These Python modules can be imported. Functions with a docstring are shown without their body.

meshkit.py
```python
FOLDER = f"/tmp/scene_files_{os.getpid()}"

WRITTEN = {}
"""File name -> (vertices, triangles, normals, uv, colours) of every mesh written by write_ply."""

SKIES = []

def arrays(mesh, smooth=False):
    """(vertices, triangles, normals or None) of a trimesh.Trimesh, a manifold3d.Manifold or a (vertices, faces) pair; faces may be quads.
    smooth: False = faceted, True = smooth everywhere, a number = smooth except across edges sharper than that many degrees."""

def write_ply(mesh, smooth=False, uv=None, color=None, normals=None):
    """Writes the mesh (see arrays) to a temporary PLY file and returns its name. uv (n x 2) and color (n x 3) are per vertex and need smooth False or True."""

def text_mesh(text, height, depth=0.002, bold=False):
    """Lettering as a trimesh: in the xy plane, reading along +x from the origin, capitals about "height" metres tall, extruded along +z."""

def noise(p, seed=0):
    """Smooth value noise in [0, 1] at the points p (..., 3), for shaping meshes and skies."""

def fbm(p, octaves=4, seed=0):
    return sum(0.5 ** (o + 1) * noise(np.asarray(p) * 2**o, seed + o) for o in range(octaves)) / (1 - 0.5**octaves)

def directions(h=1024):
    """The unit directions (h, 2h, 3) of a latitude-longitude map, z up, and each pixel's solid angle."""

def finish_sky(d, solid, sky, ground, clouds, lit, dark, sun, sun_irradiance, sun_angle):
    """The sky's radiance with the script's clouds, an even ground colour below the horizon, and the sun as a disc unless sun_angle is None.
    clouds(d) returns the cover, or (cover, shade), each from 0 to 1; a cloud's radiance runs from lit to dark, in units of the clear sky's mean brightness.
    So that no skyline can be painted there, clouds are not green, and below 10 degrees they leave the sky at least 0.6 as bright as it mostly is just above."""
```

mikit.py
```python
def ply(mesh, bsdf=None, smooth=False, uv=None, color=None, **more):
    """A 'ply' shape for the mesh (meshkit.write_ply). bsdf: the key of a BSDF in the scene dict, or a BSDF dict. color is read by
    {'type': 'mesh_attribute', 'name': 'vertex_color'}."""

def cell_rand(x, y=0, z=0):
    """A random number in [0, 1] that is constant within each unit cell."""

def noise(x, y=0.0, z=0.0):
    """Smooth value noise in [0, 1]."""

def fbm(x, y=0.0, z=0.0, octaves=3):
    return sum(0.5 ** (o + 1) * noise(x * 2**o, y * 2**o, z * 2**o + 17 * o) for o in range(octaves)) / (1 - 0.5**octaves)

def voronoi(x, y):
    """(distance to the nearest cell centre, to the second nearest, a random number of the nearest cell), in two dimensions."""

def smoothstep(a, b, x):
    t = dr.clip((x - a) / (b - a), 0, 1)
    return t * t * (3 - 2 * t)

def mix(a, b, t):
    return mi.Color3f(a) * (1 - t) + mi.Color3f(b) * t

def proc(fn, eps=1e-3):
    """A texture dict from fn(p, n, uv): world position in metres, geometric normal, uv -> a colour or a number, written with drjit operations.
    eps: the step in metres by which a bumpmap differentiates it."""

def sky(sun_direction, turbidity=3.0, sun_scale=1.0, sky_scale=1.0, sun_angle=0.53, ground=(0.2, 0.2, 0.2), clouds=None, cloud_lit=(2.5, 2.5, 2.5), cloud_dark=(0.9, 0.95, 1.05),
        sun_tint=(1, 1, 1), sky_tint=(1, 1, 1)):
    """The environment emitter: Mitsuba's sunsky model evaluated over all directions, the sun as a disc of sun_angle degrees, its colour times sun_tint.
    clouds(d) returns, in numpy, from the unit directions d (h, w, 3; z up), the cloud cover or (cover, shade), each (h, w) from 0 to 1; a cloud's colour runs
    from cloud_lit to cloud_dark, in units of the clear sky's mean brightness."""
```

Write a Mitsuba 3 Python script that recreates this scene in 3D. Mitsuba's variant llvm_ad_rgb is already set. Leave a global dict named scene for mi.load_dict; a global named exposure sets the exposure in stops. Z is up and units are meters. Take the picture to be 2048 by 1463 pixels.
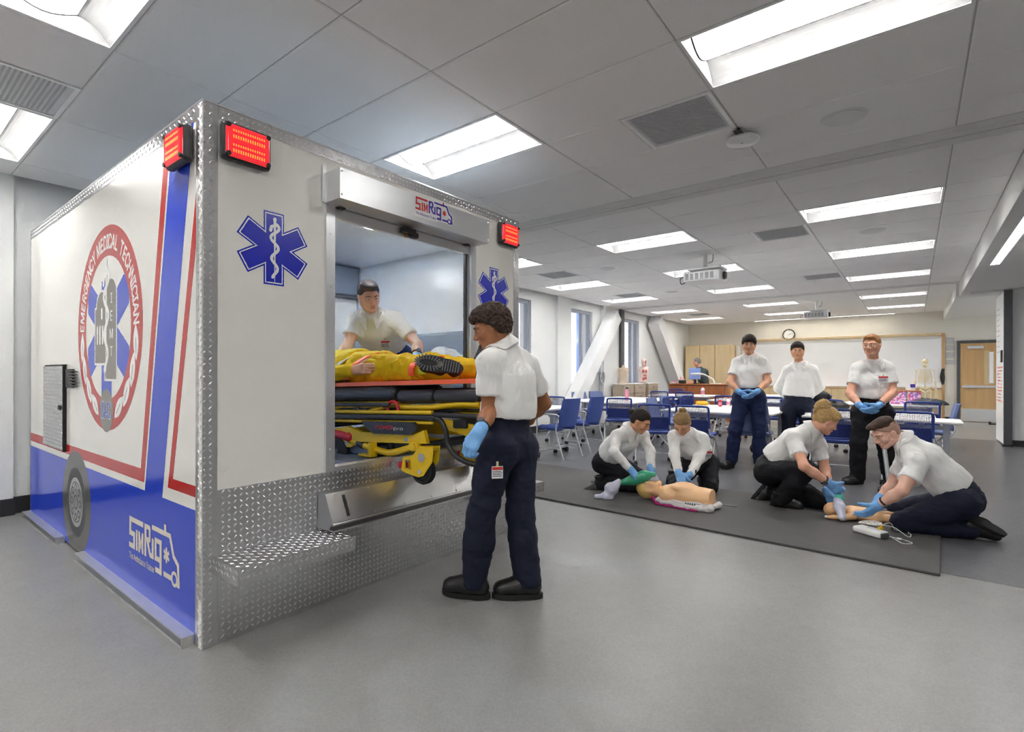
import math, random
import numpy as np, trimesh, manifold3d, drjit as dr, mitsuba as mi, mikit, meshkit
from shapely.geometry import Polygon, Point, LineString, box as sbox
from shapely import affinity, union_all
T = mi.ScalarTransform4f
random.seed(7); rng = np.random.default_rng(11)
scene, labels = {}, {}

# ---------------------------------------------------------------- camera, daylight, exposure
YAW, ROLL, FPX, CAMH = math.radians(38.705), 0.002052, 1040.9, 1.2713
fwd = np.array([-math.sin(YAW), math.cos(YAW), 0.0]); rgt = np.array([math.cos(YAW), math.sin(YAW), 0.0]); zup = np.array([0, 0, 1.0])
cam_up = -math.sin(ROLL) * rgt + math.cos(ROLL) * zup
eye = np.array([0, 0, CAMH])
scene['camera'] = {'type': 'perspective', 'fov_axis': 'x', 'fov': 2 * math.degrees(math.atan(1024 / FPX)), 'near_clip': 0.05,
                   'to_world': T().look_at(origin=eye.tolist(), target=(eye + fwd).tolist(), up=cam_up.tolist()),
                   'principal_point_offset_x': -(993.8 - 1024) / 2048, 'principal_point_offset_y': -(747.25 - 731.5) / 1463}
SKY = 8.0
scene['daylight'] = mikit.sky([0.75, 0.25, 0.6], turbidity=3.5, sun_scale=0.0, sky_scale=SKY, clouds=lambda d: (0.9, 0.15 + 0 * d[..., 0]), cloud_lit=(2.4, 2.45, 2.6), cloud_dark=(1.2, 1.25, 1.35), ground=(0.55, 0.54, 0.5), sun_angle=None)
exposure = 0.25
LAMP = 25.0
CEIL = 3.0357

# ---------------------------------------------------------------- materials
def srgb(r, g, b):
    return [((c / 255) / 12.92 if c / 255 <= 0.04045 else ((c / 255 + 0.055) / 1.055) ** 2.4) for c in (r, g, b)]
def rgb(c): return {'type': 'rgb', 'value': list(map(float, c))}
def mat(name, c, rough=0.5, metal=0.0, spec=0.5, **k):
    b = {'type': 'principled', 'base_color': c if isinstance(c, dict) else rgb(c), 'roughness': rough, 'metallic': metal, 'specular': spec, **k}
    scene['m_' + name] = {'type': 'twosided', 'bsdf': b}
    return 'm_' + name
def matte(name, c):
    scene['m_' + name] = {'type': 'twosided', 'bsdf': {'type': 'diffuse', 'reflectance': c if isinstance(c, dict) else rgb(c)}}
    return 'm_' + name
def floor_fn(base, amp):
    def f(p, n, uv):
        a = mikit.fbm(p.x * 9, p.y * 9, 0.5, octaves=3) - 0.5
        b = mikit.noise(p.x * 160, p.y * 160, 0.2) - 0.5
        c = mikit.noise(p.x * 0.8 + 40, p.y * 0.8, 0.7) - 0.5
        return mi.Color3f(base) * (1 + amp * (a * 0.35 + b * 0.5 + c * 0.25))
    return f
mat('floor_light', mikit.proc(floor_fn(srgb(121, 121, 119), 0.30)), 0.34, spec=0.45)
mat('floor_dark', mikit.proc(floor_fn(srgb(86, 87, 90), 0.34)), 0.32, spec=0.5)
mat('mat', mikit.proc(floor_fn(srgb(75, 74, 73), 0.4)), 0.6, spec=0.3)
def tile_fn(p, n, uv):
    a = mikit.noise(p.x * 420, p.y * 420, 0.1) - 0.5
    b = mikit.fbm(p.x * 2.2, p.y * 2.2, 0.3, octaves=2) - 0.5
    return mi.Color3f(0.90, 0.895, 0.88) * (1 + 0.07 * a + 0.03 * b)
matte('tile', mikit.proc(tile_fn))
matte('grid', srgb(190, 190, 188)); matte('wall', srgb(228, 229, 228)); matte('wall_warm', srgb(226, 223, 214)); matte('plenum', (0.3, 0.3, 0.3))
matte('ceil_white', srgb(226, 226, 224))
mat('black_base', srgb(34, 34, 36), 0.5); mat('black', srgb(22, 22, 24), 0.45); mat('rubber', srgb(28, 28, 30), 0.7, spec=0.3)
mat('white_paint', srgb(235, 236, 236), 0.35); mat('frame_gray', srgb(150, 155, 165), 0.4); mat('dark_gray', srgb(70, 72, 75), 0.5)
def plate_fn(p, n, uv):
    return mi.Color3f(0.62, 0.62, 0.63) * (0.94 + 0.12 * mikit.fbm(p.x * 5, p.y * 5, p.z * 5, octaves=2))
mat('alu', mikit.proc(plate_fn), 0.30, metal=1.0); mat('tread', (0.95, 0.95, 0.96), 0.22, metal=1.0)
mat('steel', (0.78, 0.77, 0.75), 0.33, metal=1.0); mat('alu_satin', (0.72, 0.73, 0.75), 0.38, metal=0.85); mat('chrome', (0.85, 0.85, 0.86), 0.12, metal=1.0)
mat('panel_white', srgb(236, 234, 228), 0.12, spec=0.45); mat('panel_rear', srgb(234, 232, 226), 0.4)
mat('vinyl_blue', srgb(38, 66, 190), 0.12, spec=0.5); mat('vinyl_red', srgb(176, 40, 38), 0.14, spec=0.5); mat('vinyl_beige', srgb(226, 218, 206), 0.14, spec=0.5)
mat('vinyl_gray', srgb(120, 114, 108), 0.16); mat('tire', srgb(84, 84, 82), 0.2); mat('tire_hub', srgb(150, 150, 152), 0.2)
mat('star_blue', srgb(34, 40, 165), 0.2); mat('logo_violet', srgb(62, 40, 150), 0.3); mat('logo_red', srgb(190, 40, 50), 0.3); mat('decal_white', srgb(240, 240, 238), 0.3)
mat('rig_inner', srgb(222, 230, 240), 0.3); mat('rig_gray', srgb(112, 122, 134), 0.5); mat('deck', srgb(92, 104, 122), 0.5)
scene['m_pane'] = {'type': 'thindielectric', 'int_ior': 1.5}

# ---------------------------------------------------------------- mesh helpers
def numbered(key):
    if key not in scene and key not in labels: return key
    n = 1
    while f'{key}_{n:03d}' in scene or f'{key}_{n:03d}' in labels: n += 1
    return f'{key}_{n:03d}'
def thing(name, label, cat, group=None):
    key = numbered(name); labels[key] = {'label': label, 'category': cat}
    if group: labels[key]['group'] = group
    return key
def part(parent, name, mesh, m, smooth=False, label=None, kind=None, **more):
    key = numbered(parent + '__' + name)
    scene[key] = mikit.ply(mesh, m, smooth=smooth, **more)
    if label or kind:
        labels[key] = {}
        if label: labels[key]['label'] = label
        if kind: labels[key]['kind'] = kind
    return key
def solo(name, mesh, m, label, cat, group=None, smooth=False, kind=None, **more):
    key = numbered(name); scene[key] = mikit.ply(mesh, m, smooth=smooth, **more)
    labels[key] = {'label': label, 'category': cat}
    if group: labels[key]['group'] = group
    if kind: labels[key]['kind'] = kind
    return key
def struct(name, mesh, m, label=None, smooth=False):
    key = numbered(name); scene[key] = mikit.ply(mesh, m, smooth=smooth)
    labels[key] = {'kind': 'structure', 'label': label or name.replace('_', ' '), 'category': name.split('_')[0]}
    return key
def cat(*ms):
    ms = [m for m in ms if m is not None]
    return trimesh.util.concatenate(ms) if len(ms) > 1 else ms[0]
def bx(x0, x1, y0, y1, z0, z1):
    m = trimesh.creation.box(extents=(x1 - x0, y1 - y0, z1 - z0)); m.apply_translation(((x0 + x1) / 2, (y0 + y1) / 2, (z0 + z1) / 2)); return m
def mf(m):
    k = m.to_mesh(); return trimesh.Trimesh(k.vert_properties[:, :3], k.tri_verts, process=False)
def rbox(x0, x1, y0, y1, z0, z1, r=0.01, seg=8):
    """rounded box: hull of eight spheres"""
    s = manifold3d.Manifold.sphere(r, seg); o = []
    for x in (x0 + r, x1 - r):
        for y in (y0 + r, y1 - r):
            for z in (z0 + r, z1 - r): o.append(s.translate((x, y, z)))
    return mf(manifold3d.Manifold.batch_hull(o))
def cyl(p0, p1, r, seg=12, r2=None):
    p0, p1 = np.asarray(p0, float), np.asarray(p1, float); d = p1 - p0; L = np.linalg.norm(d)
    m = mf(manifold3d.Manifold.cylinder(L, r, r if r2 is None else r2, seg)); m.apply_transform(trimesh.geometry.align_vectors([0, 0, 1], d / L)); m.apply_translation(p0); return m
def sph(c, r, seg=14):
    m = mf(manifold3d.Manifold.sphere(1.0, seg)); m.apply_scale(np.broadcast_to(r, 3)); m.apply_translation(c); return m
def tube(pts, r, seg=8, closed=False):
    """a bent tube through the points"""
    pts = np.asarray(pts, float); n = len(pts); r = np.broadcast_to(r, n); V, F = [], []
    tg = np.gradient(pts, axis=0) if not closed else np.roll(pts, -1, 0) - np.roll(pts, 1, 0)
    tg /= np.linalg.norm(tg, axis=1, keepdims=True) + 1e-12
    u = np.cross(tg[0], [0, 0, 1.0]);
    if np.linalg.norm(u) < 0.1: u = np.cross(tg[0], [0, 1.0, 0])
    u /= np.linalg.norm(u)
    a = np.arange(seg) / seg * 2 * np.pi
    for i in range(n):
        u = u - tg[i] * (u @ tg[i]); u /= np.linalg.norm(u); w = np.cross(tg[i], u)
        V.append(pts[i] + r[i] * (np.cos(a)[:, None] * u + np.sin(a)[:, None] * w))
    V = np.vstack(V)
    for i in range(n if closed else n - 1):
        for k in range(seg):
            A, B = i * seg + k, i * seg + (k + 1) % seg; C, D = (A + seg) % len(V), (B + seg) % len(V)
            F += [[A, B, D], [A, D, C]]
    if not closed:
        V = np.vstack([V, pts[:1], pts[-1:]])
        for k in range(seg):
            F += [[n * seg, (k + 1) % seg, k], [n * seg + 1, (n - 1) * seg + k, (n - 1) * seg + (k + 1) % seg]]
    return trimesh.Trimesh(V, F, process=False)
def bez(pts, n=16):
    """Catmull-Rom curve through the points"""
    P_ = np.asarray(pts, float); P_ = np.vstack([2 * P_[0] - P_[1], P_, 2 * P_[-1] - P_[-2]]); o = []
    for i in range(1, len(P_) - 2):
        for t in np.linspace(0, 1, n, endpoint=False):
            a, b, c, d = P_[i - 1:i + 3]
            o.append(0.5 * (2 * b + (c - a) * t + (2 * a - 5 * b + 4 * c - d) * t * t + (3 * b - a - 3 * c + d) * t ** 3))
    return np.array(o + [P_[-2]])
def lathe(profile, seg=20, at=(0, 0, 0)):
    m = trimesh.creation.revolve(np.asarray(profile, float), sections=seg); m.apply_translation(at); return m
def ext(poly, h):
    return cat(*[trimesh.creation.extrude_polygon(g, h, engine='earcut') for g in getattr(poly, 'geoms', [poly]) if not g.is_empty])
def onto(mesh, origin, u, v):
    """puts a mesh of the xy plane (z out) onto the plane with axes u, v at origin"""
    u, v = np.asarray(u, float), np.asarray(v, float); M = np.eye(4); M[:3, 0], M[:3, 1], M[:3, 2], M[:3, 3] = u, v, np.cross(u, v), origin
    m = mesh.copy(); m.apply_transform(M); return m
def moved(mesh, loc=(0, 0, 0), rz=0.0):
    m = mesh.copy(); m.apply_transform(trimesh.transformations.rotation_matrix(rz, [0, 0, 1])); m.apply_translation(loc); return m
def quad_bars(pts_list, w, h):
    """flat ribbons along 2-D polylines"""
    return union_all([LineString(p).buffer(w / 2, cap_style='flat', join_style='mitre') for p in pts_list])
def txt(s, h, bold=False, depth=0.0006):
    return meshkit.text_mesh(s, h, depth, bold)
def txtw(s, h, w, bold=False, depth=0.0006):
    m = txt(s, h, bold, depth); m.apply_scale([w / m.extents[0], 1, 1]); m.apply_translation([-m.bounds[0][0], 0, 0]); return m
# ---------------------------------------------------------------- the room
XW = -6.29          # plane of the piers along the window wall
floor = struct('floor', bx(-7.6, 4.6, -4.2, 19.3, -0.12, 0.0), 'm_floor_light', 'grey speckled sheet floor of the training room')
part(floor, 'dark_vinyl', bx(-6.3, 1.36, 4.39, 13.9, 0.0, 0.0012), 'm_floor_dark', label='darker grey sheet flooring of the classroom area')
part(floor, 'dark_vinyl', bx(1.36, 4.5, 4.39, 12.9, 0.0, 0.0012), 'm_floor_dark')
ceiling = struct('ceiling', bx(-7.6, 0.70, -4.2, 19.3, CEIL + 0.22, CEIL + 0.3), 'm_plenum', 'suspended tile ceiling')
XL = [-6.29, -5.869, -4.649, -3.429, -2.209, -0.989, 0.231, 0.675]
rows = {0.30: 1, 2.74: 1, 6.405: 1, 8.845: 1, 11.285: 1, 14.21: 1, 16.65: 1, -2.14: 1}
zones = [[0.9135 + 0.61 * j for j in range(-8, 7)] + [4.93], [5.30] + [5.795 + 0.61 * j for j in range(12)] + [13.02], [13.42, 13.60] + [14.21 + 0.61 * j for j in range(8)] + [19.0]]
vents = [(-1.599, 3.3535), (-4.649, 0.3035), (-1.599, 7.015), (-1.599, 10.675), (-5.259, 7.625), (-5.259, 10.675), (-5.259, 15.43)]
lit = [(i, y) for i in (1, 3, 5) for y in rows]
tile_bsdf = 'm_tile'
def tile_mesh(x0, x1, y0, y1):
    c = 0.006
    v = [(x0, y0, CEIL + c), (x1, y0, CEIL + c), (x1, y1, CEIL + c), (x0, y1, CEIL + c), (x0 + c, y0 + c, CEIL), (x1 - c, y0 + c, CEIL), (x1 - c, y1 - c, CEIL), (x0 + c, y1 - c, CEIL),
         (x0, y0, CEIL + 0.018), (x1, y0, CEIL + 0.018), (x1, y1, CEIL + 0.018), (x0, y1, CEIL + 0.018)]
    f = [[4, 6, 5], [4, 7, 6]]
    for a in range(4):
        b = (a + 1) % 4; f += [[a, 4 + a, 4 + b], [a, 4 + b, b], [8 + a, a, b], [8 + a, b, 8 + b]]
    f += [[8, 9, 10], [8, 10, 11]]
    return trimesh.Trimesh(v, f, process=False)
g = 0.0045
def tile(x0, x1, y0, y1):
    part(ceiling, 'tile', tile_mesh(x0 + g, x1 - g, y0 + g, y1 - g), tile_bsdf)
for z in zones:
    for a, b in zip(z, z[1:]):
        if b - a < 0.05: continue
        for i in range(7):
            if any(ii == i and abs(y - a) < 0.05 and b - a > 0.4 for ii, y in lit): continue
            v = [q for q in vents if abs(q[1] - a) < 0.05 and XL[i] - 0.01 < q[0] < XL[i + 1] - 0.05 and b - a > 0.4]
            if v:
                if v[0][0] - XL[i] > 0.1: tile(XL[i], v[0][0], a, b)
                if XL[i + 1] - v[0][0] - 0.61 > 0.1: tile(v[0][0] + 0.61, XL[i + 1], a, b)
                continue
            tile(XL[i], XL[i + 1], a, b)
for z in zones:
    for x in XL[1:-1]:
        part(ceiling, 'grid_bar', cat(bx(x - 0.012, x + 0.012, z[0], z[-1], CEIL + 0.008, CEIL + 0.03)), 'm_grid')
    for y in z[1:-1]:
        part(ceiling, 'grid_bar', bx(XW, 0.675, y - 0.012, y + 0.012, CEIL + 0.0085, CEIL + 0.03), 'm_grid')
# operable partition tracks
for y0, y1, name in ((4.93, 5.30, 'near'), (13.02, 13.42, 'far')):
    ym = (y0 + y1) / 2 + (0.005 if y0 < 5 else 0)
    part(ceiling, 'track_housing', cat(bx(-6.29, 0.675, y0 + 0.005, ym - 0.07, CEIL, CEIL + 0.05), bx(-6.29, 0.675, ym + 0.07, y1 - 0.005, CEIL, CEIL + 0.05)), 'm_ceil_white')
    part(ceiling, 'track_rail', cat(bx(-6.29, 0.675, ym - 0.07, ym - 0.012, CEIL - 0.012, CEIL + 0.05), bx(-6.29, 0.675, ym + 0.012, ym + 0.07, CEIL - 0.012, CEIL + 0.05)), 'm_ceil_white')
    part(ceiling, 'track_slot', bx(-6.29, 0.675, ym - 0.012, ym + 0.012, CEIL + 0.03, CEIL + 0.06), 'm_black')

# recessed troffers
scene['m_troffer'] = {'type': 'twosided', 'bsdf': {'type': 'diffuse', 'reflectance': rgb((0.32, 0.32, 0.32))}}
def troffer(x0, y0, lens_only=False):
    x1, y1 = x0 + 1.22, y0 + 0.61
    where = {-2.14: 'behind the viewer', 0.30: 'the front row', 2.74: 'the second row', 6.405: 'the row past the near track', 8.845: 'the fourth row', 11.285: 'the row before the far track', 14.21: 'the row past the far track', 16.65: 'the last row'}[y0]
    col = {-5.869: 'window side column', -3.429: 'middle column', -0.989: 'right hand column'}[round(x0, 3)]
    t = thing('ceiling_light', f'recessed white ceiling troffer in {where}, {col}', 'ceiling light', 'recessed ceiling troffers')
    z = CEIL
    fr = [bx(x0 + 0.005, x1 - 0.005, y0 + 0.005, y0 + 0.022, z - 0.003, z + 0.012), bx(x0 + 0.005, x1 - 0.005, y1 - 0.022, y1 - 0.005, z - 0.003, z + 0.012),
          bx(x0 + 0.005, x0 + 0.022, y0 + 0.022, y1 - 0.022, z - 0.003, z + 0.012), bx(x1 - 0.022, x1 - 0.005, y0 + 0.022, y1 - 0.022, z - 0.003, z + 0.012)]
    part(t, 'frame', cat(*fr), 'm_white_paint')
    # curved reflector wings either side of a central basket lens
    ys = np.linspace(0, 1, 9); ym = (y0 + y1) / 2; lw = 0.14
    prof = [(y0 + 0.022 + (ym - lw - y0 - 0.022) * s, z + 0.002 + 0.10 * math.sin(s * math.pi / 2) ** 0.8) for s in ys]
    V, F = [], []
    for (yy, zz) in prof: V += [(x0 + 0.022, yy, zz), (x1 - 0.022, yy, zz)]
    n = len(prof)
    for k in range(n - 1): F += [[2 * k, 2 * k + 1, 2 * k + 3], [2 * k, 2 * k + 3, 2 * k + 2]]
    wing = trimesh.Trimesh(V, F, process=False); w2 = wing.copy(); w2.vertices[:, 1] = 2 * ym - w2.vertices[:, 1]
    ends = [bx(x0 + 0.018, x0 + 0.022, y0 + 0.02, y1 - 0.02, z, z + 0.13), bx(x1 - 0.022, x1 - 0.018, y0 + 0.02, y1 - 0.02, z, z + 0.13), bx(x0 + 0.02, x1 - 0.02, y0 + 0.02, y1 - 0.02, z + 0.128, z + 0.132)]
    part(t, 'reflector', cat(wing, w2, *ends), 'm_troffer')
    a = np.linspace(-1, 1, 9); V, F = [], []
    for s in a: V += [(x0 + 0.03, ym + lw * s, z + 0.098 - 0.05 * math.cos(s * math.pi / 2)), (x1 - 0.03, ym + lw * s, z + 0.098 - 0.05 * math.cos(s * math.pi / 2))]
    for k in range(8): F += [[2 * k, 2 * k + 3, 2 * k + 1], [2 * k, 2 * k + 2, 2 * k + 3]]
    lens = trimesh.Trimesh(V, F, process=False)
    if lens.face_normals[:, 2].mean() > 0: lens.invert()
    part(t, 'lens', lens, 'm_white_paint', emitter={'type': 'area', 'radiance': rgb((LAMP, LAMP * 0.985, LAMP * 0.955))})
for i, y in lit: troffer(XL[i], y)

# supply grilles, speakers, access point, sprinklers
mat('grille', srgb(206, 208, 210), 0.5); mat('grille_dark', srgb(168, 170, 172), 0.6)
for x, y in vents:
    w = {(-1.599, 3.3535): 'beside the large light ahead', (-4.649, 0.3035): 'above the left end of the trainer', (-1.599, 7.015): 'past the near track', (-1.599, 10.675): 'before the last light of the zone',
         (-5.259, 7.625): 'near the windows', (-5.259, 10.675): 'by the column', (-5.259, 15.43): 'in the far zone by the windows'}[(x, y)]
    t = thing('ceiling_vent', f'square grey perforated ceiling air vent {w}', 'vent', 'ceiling air vents'); z = CEIL
    part(t, 'frame', cat(bx(x + .005, x + .605, y + .005, y + .03, z - .004, z + .012), bx(x + .005, x + .605, y + .58, y + .605, z - .004, z + .012), bx(x + .005, x + .03, y + .03, y + .58, z - .004, z + .012), bx(x + .58, x + .605, y + .03, y + .58, z - .004, z + .012)), 'm_white_paint')
    part(t, 'face_plate', bx(x + .03, x + .58, y + .03, y + .58, z + .004, z + .014), 'm_grille')
    part(t, 'louver', cat(*[bx(x + .05, x + .56, y + .05 + k * .0255, y + .06 + k * .0255, z - .001, z + .006) for k in range(20)]), 'm_grille_dark', kind='stuff')
for x, y, w in ((-0.38, 4.27, 'beside the access point'), (-0.40, 7.86, 'between two lights of the right hand column'), (-4.02, 7.96, 'of the middle of the room'), (-4.05, 11.02, 'before the far track')):
    t = thing('ceiling_speaker', f'round flush white ceiling speaker {w}', 'speaker', 'round ceiling speakers')
    part(t, 'ring', lathe([(0.0, 0), (0.125, 0), (0.14, 0.006), (0.14, 0.01), (0.0, 0.01)], 32, (x, y, CEIL - 0.008)), 'm_ceil_white', smooth=30)
    part(t, 'cloth', lathe([(0.0, 0), (0.115, 0), (0.115, 0.002), (0, 0.002)], 32, (x, y, CEIL - 0.0105)), 'm_grille')
ap = thing('wireless_access_point', 'white oval wireless access point hung below the ceiling grid', 'access point')
part(ap, 'dome', lathe([(0, -0.03), (0.06, -0.03), (0.10, -0.02), (0.112, -0.004), (0.11, 0.01), (0, 0.012)], 36, (-0.985, 4.12, CEIL - 0.045)), 'm_white_paint', smooth=40)
part(ap, 'bracket', cat(bx(-1.01, -0.96, 3.95, 4.28, CEIL - 0.035, CEIL - 0.028), bx(-0.995, -0.975, 3.99, 4.02, CEIL - 0.03, CEIL + .01), bx(-0.995, -0.975, 4.22, 4.25, CEIL - 0.03, CEIL + .01)), 'm_black')
part(ap, 'indicator', lathe([(0, 0), (0.008, 0), (0.008, 0.003), (0, 0.003)], 12, (-0.985, 4.09, CEIL - 0.078)), 'm_grille_dark')
for x, y, w in ((-1.45, 11.32, 'by the right hand lights'), (-0.42, 14.9, 'below the first far light'), (-2.7, 15.5, 'near the far projector')):
    t = thing('sprinkler_head', f'small white ceiling sprinkler head {w}', 'sprinkler')
    part(t, 'escutcheon', lathe([(0, 0), (0.035, 0), (0.03, 0.01), (0, 0.012)], 16, (x, y, CEIL - 0.008)), 'm_ceil_white', smooth=30)
    part(t, 'head', cat(cyl((x, y, CEIL - 0.05), (x, y, CEIL), 0.008), lathe([(0, 0), (0.018, 0), (0.018, 0.003), (0, 0.003)], 12, (x, y, CEIL - 0.055))), 'm_chrome')

# walls
struct('wall_back', cat(bx(-7.6, 4.6, 19.0, 19.2, 0, CEIL + 0.3)), 'm_wall_warm', 'white back wall of the classroom')
struct('wall_behind', cat(bx(-7.6, 4.6, -4.2, -4.0, 0, 0.35), bx(-7.6, 4.6, -4.2, -4.0, 2.8, CEIL + 0.3), bx(-7.6, 1.5, -4.2, -4.0, .35, 2.8), bx(3.9, 4.6, -4.2, -4.0, .35, 2.8)), 'm_wall')
wb = struct('window_4', cat(*[bx(1.54 + k * 1.16 - .04, 1.54 + k * 1.16 + .04, -4.15, -4.05, .35, 2.8) for k in range(3)], bx(1.5, 3.9, -4.15, -4.05, .35, .42), bx(1.5, 3.9, -4.15, -4.05, 2.73, 2.8)), 'm_frame_gray', 'long window band behind the viewer')
part(wb, 'pane', bx(1.5, 3.9, -4.103, -4.097, .42, 2.73), 'm_pane')
struct('wall_right', bx(4.4, 4.6, -4.0, 13.0, 0, CEIL + 0.3), 'm_wall')
struct('wall_partition_end', cat(bx(1.37, 4.4, 12.98, 13.1, 0, 2.85)), 'm_wall', 'white wall right of the folding partition')
struct('baseboard_right', bx(1.37, 4.4, 12.965, 12.98, 0, 0.11), 'm_black_base')
# left: pier by the trainer, recess behind it
struct('wall_left_pier', bx(-6.9, XW, -4.0, 0.93, 0, CEIL + 0.2), 'm_wall', 'white wall pier left of the ambulance trainer')
struct('baseboard_left_pier', cat(bx(XW, XW + 0.012, -4.0, 0.942, 0, 0.15), bx(-6.9, XW, 0.93, 0.942, 0, 0.15)), 'm_black_base')
# window wall as a slab with openings
WX = -6.36
wins = [(8.10, 9.10), (10.74, 11.80), (13.61, 14.67)]
zb, zt = 0.96, 2.84
ops = [(-0.2 + 0.93, 8.10), (9.10, 10.74), (11.80, 13.61), (14.67, 19.0)]
segs = [bx(WX - 0.3, WX, a, b, 0, CEIL + 0.2) for a, b in ops] + [bx(WX - 0.3, WX, a, b, 0, zb) for a, b in wins] + [bx(WX - 0.3, WX, a, b, zt, CEIL + 0.2) for a, b in wins]
struct('wall_left', cat(*segs), 'm_wall', 'white window wall along the left side')
struct('baseboard_left', bx(WX, WX + 0.012, 0.93, 10.05, 0, 0.15), 'm_black_base')
struct('wall_left_column', bx(WX - 0.05, XW, 10.06, 10.64, 0, CEIL), 'm_wall', 'white boxed column beside the middle window')
struct('wall_left_return', bx(WX - 0.05, XW + 0.02, 12.25, 13.10, 0, CEIL), 'm_wall', 'white wall return beside the dark partition post')
for k, (a, b) in enumerate(wins):
    w = struct(f'window_{k+1}', cat(bx(WX - .16, WX - .06, a, a + .06, zb, zt), bx(WX - .16, WX - .06, b - .06, b, zb, zt), bx(WX - .16, WX - .06, a, b, zb, zb + .07), bx(WX - .16, WX - .06, a, b, zt - .07, zt),
                bx(WX - .15, WX - .07, a + (b - a) * .6, a + (b - a) * .6 + .05, zb, zt)), 'm_frame_gray', ['window hidden partly by the trainer', 'tall window behind the diagonal brace', 'tall window behind the anatomy torsos'][k])
    part(w, 'pane', bx(WX - .115, WX - .109, a + .06, a + (b - a) * .6, zb + .07, zt - .07), 'm_pane')
    part(w, 'pane', bx(WX - .115, WX - .109, a + (b - a) * .6 + .05, b - .06, zb + .07, zt - .07), 'm_pane')
    part(w, 'sill', bx(WX - .06, WX + .01, a, b, zb - .03, zb), 'm_white_paint')
# buildings opposite, seen dimly through the panes
fac = thing('facade', 'pale blue building facade seen through the windows', 'building')
matte('facade', srgb(240, 242, 246)); matte('facade_fin', srgb(140, 168, 226))
part(fac, 'wall', bx(-13.4, -13.0, 5, 34, -4, 9), 'm_facade')
for k in range(9): part(fac, 'fin', bx(-13.0, -12.8, 7 + k * 3.1, 7.5 + k * 3.1, -4, 9), 'm_facade_fin')
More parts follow.
